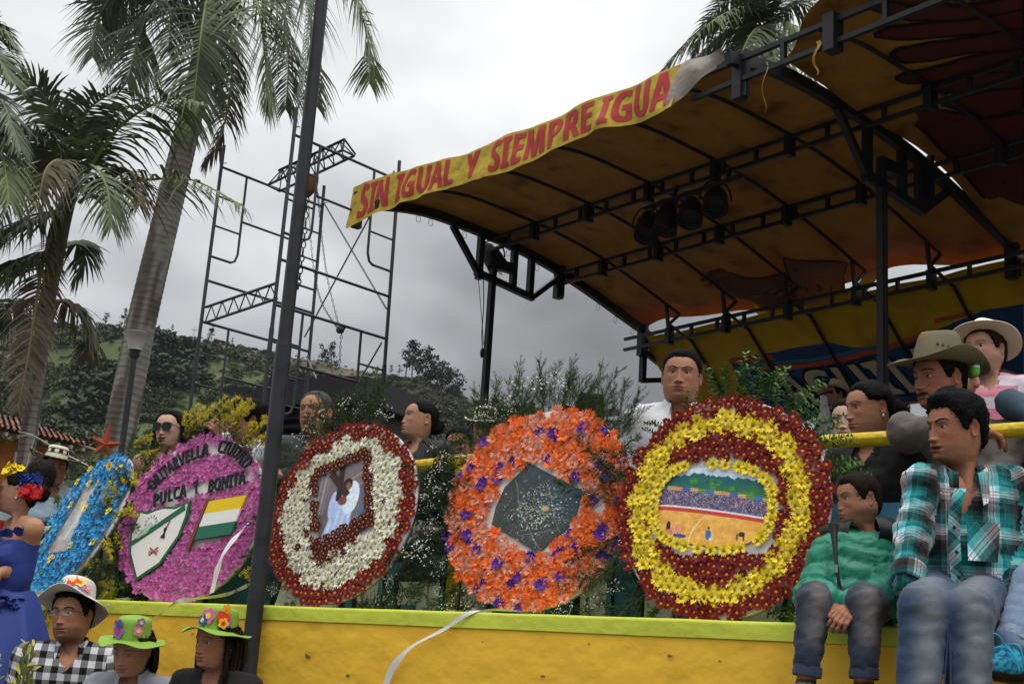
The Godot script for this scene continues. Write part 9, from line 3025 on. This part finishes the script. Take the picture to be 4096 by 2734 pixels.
func seated_man(skin: Color) -> void:
	var at: Vector3 = Vector3(1.503, 2.491, -4.38)
	var t := thing("person", "young man in a turquoise plaid shirt and worn jeans sitting on the wall", "person", Vector3(at.x, WTOP, at.z))
	var o := t.position
	var body := MB.new()
	var x := put_head(t, at, -70, 3, -2, {"size": 0.95, "skin": skin, "nose": 1.15, "brow": 1.1, "brow_thick": 1.3, "frown": 0.8, "lid": 0.20, "open": 0.75, "lips": 1.35, "jaw": 0.98, "stubble": 0.15, "hair": lin(0.009, 0.009, 0.010), "hair_top": 0.030, "hair_side": 0.014, "hair_front": 0.010, "lump": 0.012, "comb": Vector3(0.1, -0.3, 0.6), "strands": 2600, "strand": 0.020, "lift": 0.30, "mess": 0.7, "recede": -0.006}, body)
	var fw := Vector3(-0.22, 0, 0.97)
	var neck := x * Vector3(0, -0.172, -0.032)
	var sl: Vector3 = Vector3(1.698, 2.333, -4.42) - o; var sr: Vector3 = Vector3(1.38, 2.302, -4.36) - o
	var el: Vector3 = Vector3(1.793, 2.146, -4.42) - o; var er: Vector3 = Vector3(1.336, 2.124, -4.3) - o
	var wl: Vector3 = Vector3(1.639, 1.927, -4.24) - o; var wr: Vector3 = Vector3(1.273, 1.953, -4.16) - o
	var c1: Vector3 = Vector3(1.541, 2.246, -4.42) - o; var c2: Vector3 = Vector3(1.523, 2.034, -4.4) - o; var c3: Vector3 = Vector3(1.545, 1.936, -4.44) - o
	var red := Vector3(0.055, 0, 0)
	var plaid := woven("plaid", check_cloth([[0.24, Color(0.03, 0.42, 0.43)], [0.10, Color(0.50, 0.78, 0.82)], [0.18, Color(0.88, 0.86, 0.88)], [0.12, Color(0.40, 0.35, 0.36)], [0.24, Color(0.05, 0.045, 0.05)], [0.14, Color(0.02, 0.26, 0.27)]], 256, [[0.39, Color(0.05, 0.05, 0.09), 2], [0.47, Color(0.05, 0.05, 0.09), 2], [0.12, Color(0.55, 0.75, 0.75), 1], [0.74, Color(0.30, 0.25, 0.2), 1]], 0.4), 0.135)
	var lf := Vector3(0.97, 0, 0.22)
	var bust := [[neck + Vector3(0.055, -0.02, 0), sl, 0.047, 0.046, 1.0, 1], [neck + Vector3(-0.055, -0.02, 0), sr, 0.047, 0.046, 1.0, 1], [c1 + red, c2 + red, 0.118, 0.120, 1.2, 1], [c1 - red, c2 - red, 0.116, 0.118, 1.2, 1]]
	var chest := []
	for q in bust: chest.append([q[0] + Vector3(0, -0.006, 0), q[1] + Vector3(0, -0.006, 0), q[2] - 0.008, q[3] - 0.008, q[4]])
	chest += [[sl, el, 0.045, 0.038], [el, wl, 0.037, 0.026], [sr, er, 0.045, 0.038], [er, wr, 0.037, 0.026]]
	var sm := field_mesh(bust + [[c2, c3, 0.140, 0.150, 1.15, 1], [sl, el, 0.051, 0.051], [el, wl + (wl - el).normalized() * -0.01, 0.057, 0.046], [sr, er, 0.050, 0.051], [er, wr, 0.052, 0.046]], 0.0115, 0.048, fw, neck, 0.010, 9.0)
	sm.cut(func(q: Vector3) -> bool:
		var d := q - neck
		return d.dot(fw) > 0.0 and d.y > -0.15 and absf(d.dot(lf) + 0.012) < 0.050 * clampf(1.0 + (d.y + 0.045) / 0.105, 0.0, 1.0))
	var skin_chest := field_mesh(chest, 0.014, 0.034, fw, neck)
	for i in skin_chest.c.size(): skin_chest.c[i] = skin
	body.add(skin_chest)
	obj("plaid_shirt", sm, plaid, t)
	collar(t, neck + Vector3(0, -0.014, 0), Vector3(-0.15, 0, 0.98), 1.08, plaid, 24.0, 0.05, 0.09)
	# button strip with the skin showing above, chest pocket, cuffs
	var top: Vector3 = Vector3(1.472, 2.225, -4.28) - o; var mid: Vector3 = Vector3(1.456, 2.144, -4.265) - o; var bot: Vector3 = Vector3(1.459, 1.957, -4.24) - o
	var pk := MB.new()
	var strip := curve([Vector3(1.492, 2.279, -4.305) - o, top, mid, Vector3(1.453, 2.046, -4.25) - o, bot], 24)
	rm_strip(pk, strip, Vector3(0.019, 0, 0.003))
	for i in pk.v.size(): pk.uv[i] = Vector2((pk.v[i].x + pk.v[i].y) * 0.7, (pk.v[i].y - pk.v[i].x) * 0.7)
	obj("button_strip", pk, plaid, t)
	buttons(t, mid + Vector3(0, 0.002, 0.004), bot + Vector3(0, 0.03, 0.006), fw, 3, lin(0.015, 0.015, 0.02))
	var pc := MB.new()
	var q0: Vector3 = Vector3(1.496, 2.168, -4.262) - o; var q1: Vector3 = Vector3(1.61, 2.169, -4.275) - o; var q2: Vector3 = Vector3(1.591, 2.041, -4.255) - o; var q3: Vector3 = Vector3(1.491, 2.041, -4.24) - o
	for i in 6:
		for k in 6:
			var a := q0.lerp(q1, k / 5.0); var b := q3.lerp(q2, k / 5.0)
			pc.vert(a.lerp(b, i / 5.0) + fw * (0.010 * sin(PI * k / 5.0)), Vector2((k * 0.016 + i * 0.016) * 0.7, (i * 0.016 - k * 0.016) * 0.7))
	for i in 5:
		for k in 5: pc.face(i * 6 + k, i * 6 + k + 1, i * 6 + k + 7, i * 6 + k + 6)
	obj("chest_pocket", pc, plaid, t)
	for q in [[wl, el, 0.046], [wr, er, 0.054]]:
		var d: Vector3 = (q[0] - q[1]).normalized()
		var m := MB.new()
		m.tube([q[0] - d * 0.055, q[0] - d * 0.03, q[0] + d * 0.012, q[0] + d * 0.014], [q[2] + 0.003, q[2] + 0.006, q[2] + 0.004, q[2] - 0.006], 22, false)
		for i in m.v.size(): m.uv[i] = Vector2(m.uv[i].x * 0.3, (m.v[i] - q[0]).dot(d))
		obj("cuff", m, plaid, t)
	# hands: his left flat on the wall, his right tucked beside the thigh
	var h1 := hand_mesh(wl + (wl - el).normalized() * 0.028, Vector3(-0.86, -0.36, 0.30), Vector3(0.05, 0.75, 0.66), 0.182, 22.0, false, 0.2)
	var h2 := hand_mesh(wr + (wr - er).normalized() * 0.03, Vector3(0.25, -0.9, 0.1), Vector3(-0.8, 0, 0.6), 0.182, 30.0, true, 0.4)
	for q in [h1, h2]:
		for i in q.c.size(): q.c[i] = skin
		body.add(q)
	obj("body", body, mat("skin"), t)
	# jeans
	var hl: Vector3 = Vector3(1.63, 1.902, -4.44) - o; var hr: Vector3 = Vector3(1.448, 1.892, -4.42) - o
	hl.y = 0.10; hr.y = 0.10
	var kl: Vector3 = Vector3(1.397, 1.864, -3.98) - o; var kr: Vector3 = Vector3(1.263, 1.868, -3.98) - o
	var al: Vector3 = Vector3(1.373, 1.39, -3.93) - o; var ar: Vector3 = Vector3(1.216, 1.38, -3.93) - o
	var jn := field_mesh([[hl, kl, 0.100, 0.071], [kl, al, 0.069, 0.056], [hr, kr, 0.095, 0.070], [kr, ar, 0.069, 0.056], [hl, hr, 0.115, 0.115]], 0.0115, 0.026, Vector3.BACK, o, 0.007, 7.0)
	wear_denim(jn, [[hl.lerp(kl, 0.5) + Vector3(0, 0.08, 0), kl + Vector3(-0.01, 0.05, 0.05), 0.75, 0.9], [kl + Vector3(0, 0.0, 0.075), kl.lerp(al, 0.55) + Vector3(0, 0, 0.07), 0.85, 0.8], [hr.lerp(kr, 0.6) + Vector3(0, 0.08, 0), kr + Vector3(0, 0.05, 0.05), 0.7, 0.9], [kr + Vector3(0, 0.0, 0.075), kr.lerp(ar, 0.42) + Vector3(0, 0, 0.07), 0.85, 0.75]], lin(0.17, 0.19, 0.205), lin(0.020, 0.047, 0.105), 0.06)
	obj("jeans", jn, denim("denim", Color(1, 1, 1)), t)
	var sm2 := MB.new()   # inner leg seams
	for q in [[kl, al, -1.0], [kr, ar, 1.0]]:
		var line := []
		for i in 14: line.append((q[0] as Vector3).lerp(q[1], i / 13.0) + Vector3(q[2] * lerpf(0.068, 0.056, i / 13.0), 0, 0.030))
		sm2.tube(line, 0.003, 4)
	sm2.col = lin(0.03, 0.05, 0.10)
	for i in sm2.c.size(): sm2.c[i] = sm2.col
	obj("seams", sm2, mats["denim"], t)
	for q in [al, ar]:
		var sh := field_mesh([[q + Vector3(0, -0.06, -0.05), q + Vector3(0, -0.07, 0.17), 0.045, 0.038]], 0.014, 0.02, Vector3.BACK, o)
		for i in sh.c.size(): sh.c[i] = lin(0.03, 0.025, 0.022)
		obj("shoe", sh, mat("shoe_grey"), t)

func rm_strip(m: MB, line: Array, half: Vector3) -> void:
	for i in line.size():
		m.vert(line[i] - half); m.vert((line[i] as Vector3) + Vector3(0, 0, 0.003)); m.vert(line[i] + half)
		if i:
			var q := m.v.size() - 6
			m.face(q, q + 1, q + 4, q + 3); m.face(q + 1, q + 2, q + 5, q + 4)

func edge_child() -> void:
	var at: Vector3 = Vector3(1.666, 1.984, -4.15)
	var t := thing("person", "child at the right edge, only a pale jeans leg and blue shoe showing", "person", Vector3(at.x, WTOP, at.z))
	var o := t.position
	var kn: Vector3 = Vector3(1.641, 1.973, -4.1) - o; var an: Vector3 = Vector3(1.539, 1.788, -4.02) - o; var hip: Vector3 = Vector3(1.894, 1.97, -4.35) - o
	var hip2 := hip + Vector3(0.13, 0.0, 0.05); var kn2 := kn + Vector3(0.16, 0, 0.05); var an2 := kn2 + Vector3(0, -0.26, 0)
	var jn := field_mesh([[hip, kn, 0.075, 0.058], [kn, an, 0.058, 0.050], [hip2, kn2, 0.075, 0.058], [kn2, an2, 0.056, 0.05], [hip, hip2, 0.08, 0.08]], 0.011, 0.02, Vector3.BACK, o, 0.005, 14.0)
	wear_denim(jn, [[kn, an, 0.4, 1.5]], lin(0.24, 0.31, 0.42), lin(0.15, 0.22, 0.34), 0.06)
	obj("jeans", jn, denim("denim", Color(1, 1, 1)), t)
	var d := (an - kn).normalized()
	var hem := MB.new()
	hem.col = lin(0.20, 0.27, 0.38)
	hem.tube([an - d * 0.03, an, an + d * 0.004], [0.050, 0.053, 0.05], 18, false)
	obj("trouser_hem", hem, mats["denim"], t)
	var sock := field_mesh([[an, an + d * 0.05, 0.033, 0.033]], 0.010, 0.02, Vector3.BACK, o)
	for i in sock.c.size(): sock.c[i] = lin(0.10, 0.10, 0.12)
	obj("sock", sock, mat("knit_grey"), t)
	var heel := an + d * 0.085 + Vector3(0.02, 0, 0); var toe: Vector3 = Vector3(1.445, 1.713, -3.96) - o
	var sh := field_mesh([[heel, toe, 0.038, 0.030], [heel, an + d * 0.05, 0.036, 0.036], [heel.lerp(toe, 0.4), heel.lerp(toe, 0.4) + Vector3(0, 0.025, 0), 0.030, 0.026]], 0.008, 0.02, Vector3.BACK, o)
	for i in sh.c.size():
		var k := fold_noise.get_noise_3dv(sh.v[i] * Vector3(60, 160, 60))
		sh.c[i] = lin(0.02, 0.27, 0.42) if k > -0.12 else lin(0.015, 0.07, 0.13)
	obj("shoe", sh, mat("knit_shoe", Color(1, 1, 1), 0.8), t)
	var sole := field_mesh([[heel + Vector3(0.02, -0.030, 0), toe + Vector3(-0.005, -0.016, 0), 0.028, 0.026, 1.0]], 0.009, 0.02, Vector3.UP, o)
	for i in sole.c.size(): sole.c[i] = lin(0.016, 0.016, 0.018)
	obj("sole", sole, mat("rubber"), t)
	var lace := MB.new()
	lace.col = lin(0.02, 0.30, 0.48)
	var l0 := heel.lerp(toe, 0.35) + Vector3(0, 0.055, 0.02)
	lace.tube(curve([l0, l0 + Vector3(-0.03, 0.03, 0.02), l0 + Vector3(-0.06, 0.02, 0.02), l0 + Vector3(-0.05, -0.01, 0.02), l0], 20), 0.0028, 5)
	lace.tube(curve([l0, l0 + Vector3(0.01, -0.02, 0.03), l0 + Vector3(0.03, -0.07, 0.03)], 12), 0.0028, 5)
	lace.tube(curve([l0, l0 + Vector3(0.03, 0.0, 0.03), l0 + Vector3(0.045, -0.06, 0.03)], 12), 0.0028, 5)
	obj("laces", lace, mat("crepe"), t)
	var tor := field_mesh([[hip + Vector3(0.065, 0.05, 0.02), hip + Vector3(0.065, 0.30, 0.0), 0.11, 0.10, 1.2], [hip + Vector3(-0.03, 0.31, 0), hip + Vector3(0.16, 0.31, 0), 0.05, 0.05], [hip + Vector3(-0.05, 0.3, 0), hip + Vector3(-0.03, 0.1, 0.05), 0.045, 0.04], [hip + Vector3(0.18, 0.3, 0), hip + Vector3(0.2, 0.1, 0.05), 0.045, 0.04]], 0.018, 0.03, Vector3.BACK, o, 0.004, 12.0)
	obj("shirt", tor, cloth("shirt_pale_blue", lin(0.30, 0.36, 0.45)), t)
	var body := MB.new()
	put_head(t, o + hip + Vector3(0.065, 0.53, 0.03), -30, 5, 0, {"size": 0.84, "skin": lin(0.36, 0.17, 0.10), "child": true, "cheek": 1.0, "hair": lin(0.016, 0.011, 0.009), "strands": 200}, body)
	for q in [hip + Vector3(-0.03, 0.1, 0.05), hip + Vector3(0.2, 0.1, 0.05)]:
		var hd := hand_mesh(q, Vector3(0.1, -0.6, 0.7), Vector3(0, 0.7, 0.6), 0.13, 30.0, true)
		for i in hd.c.size(): hd.c[i] = lin(0.36, 0.17, 0.10)
		body.add(hd)
	obj("body", body, mat("skin"), t)
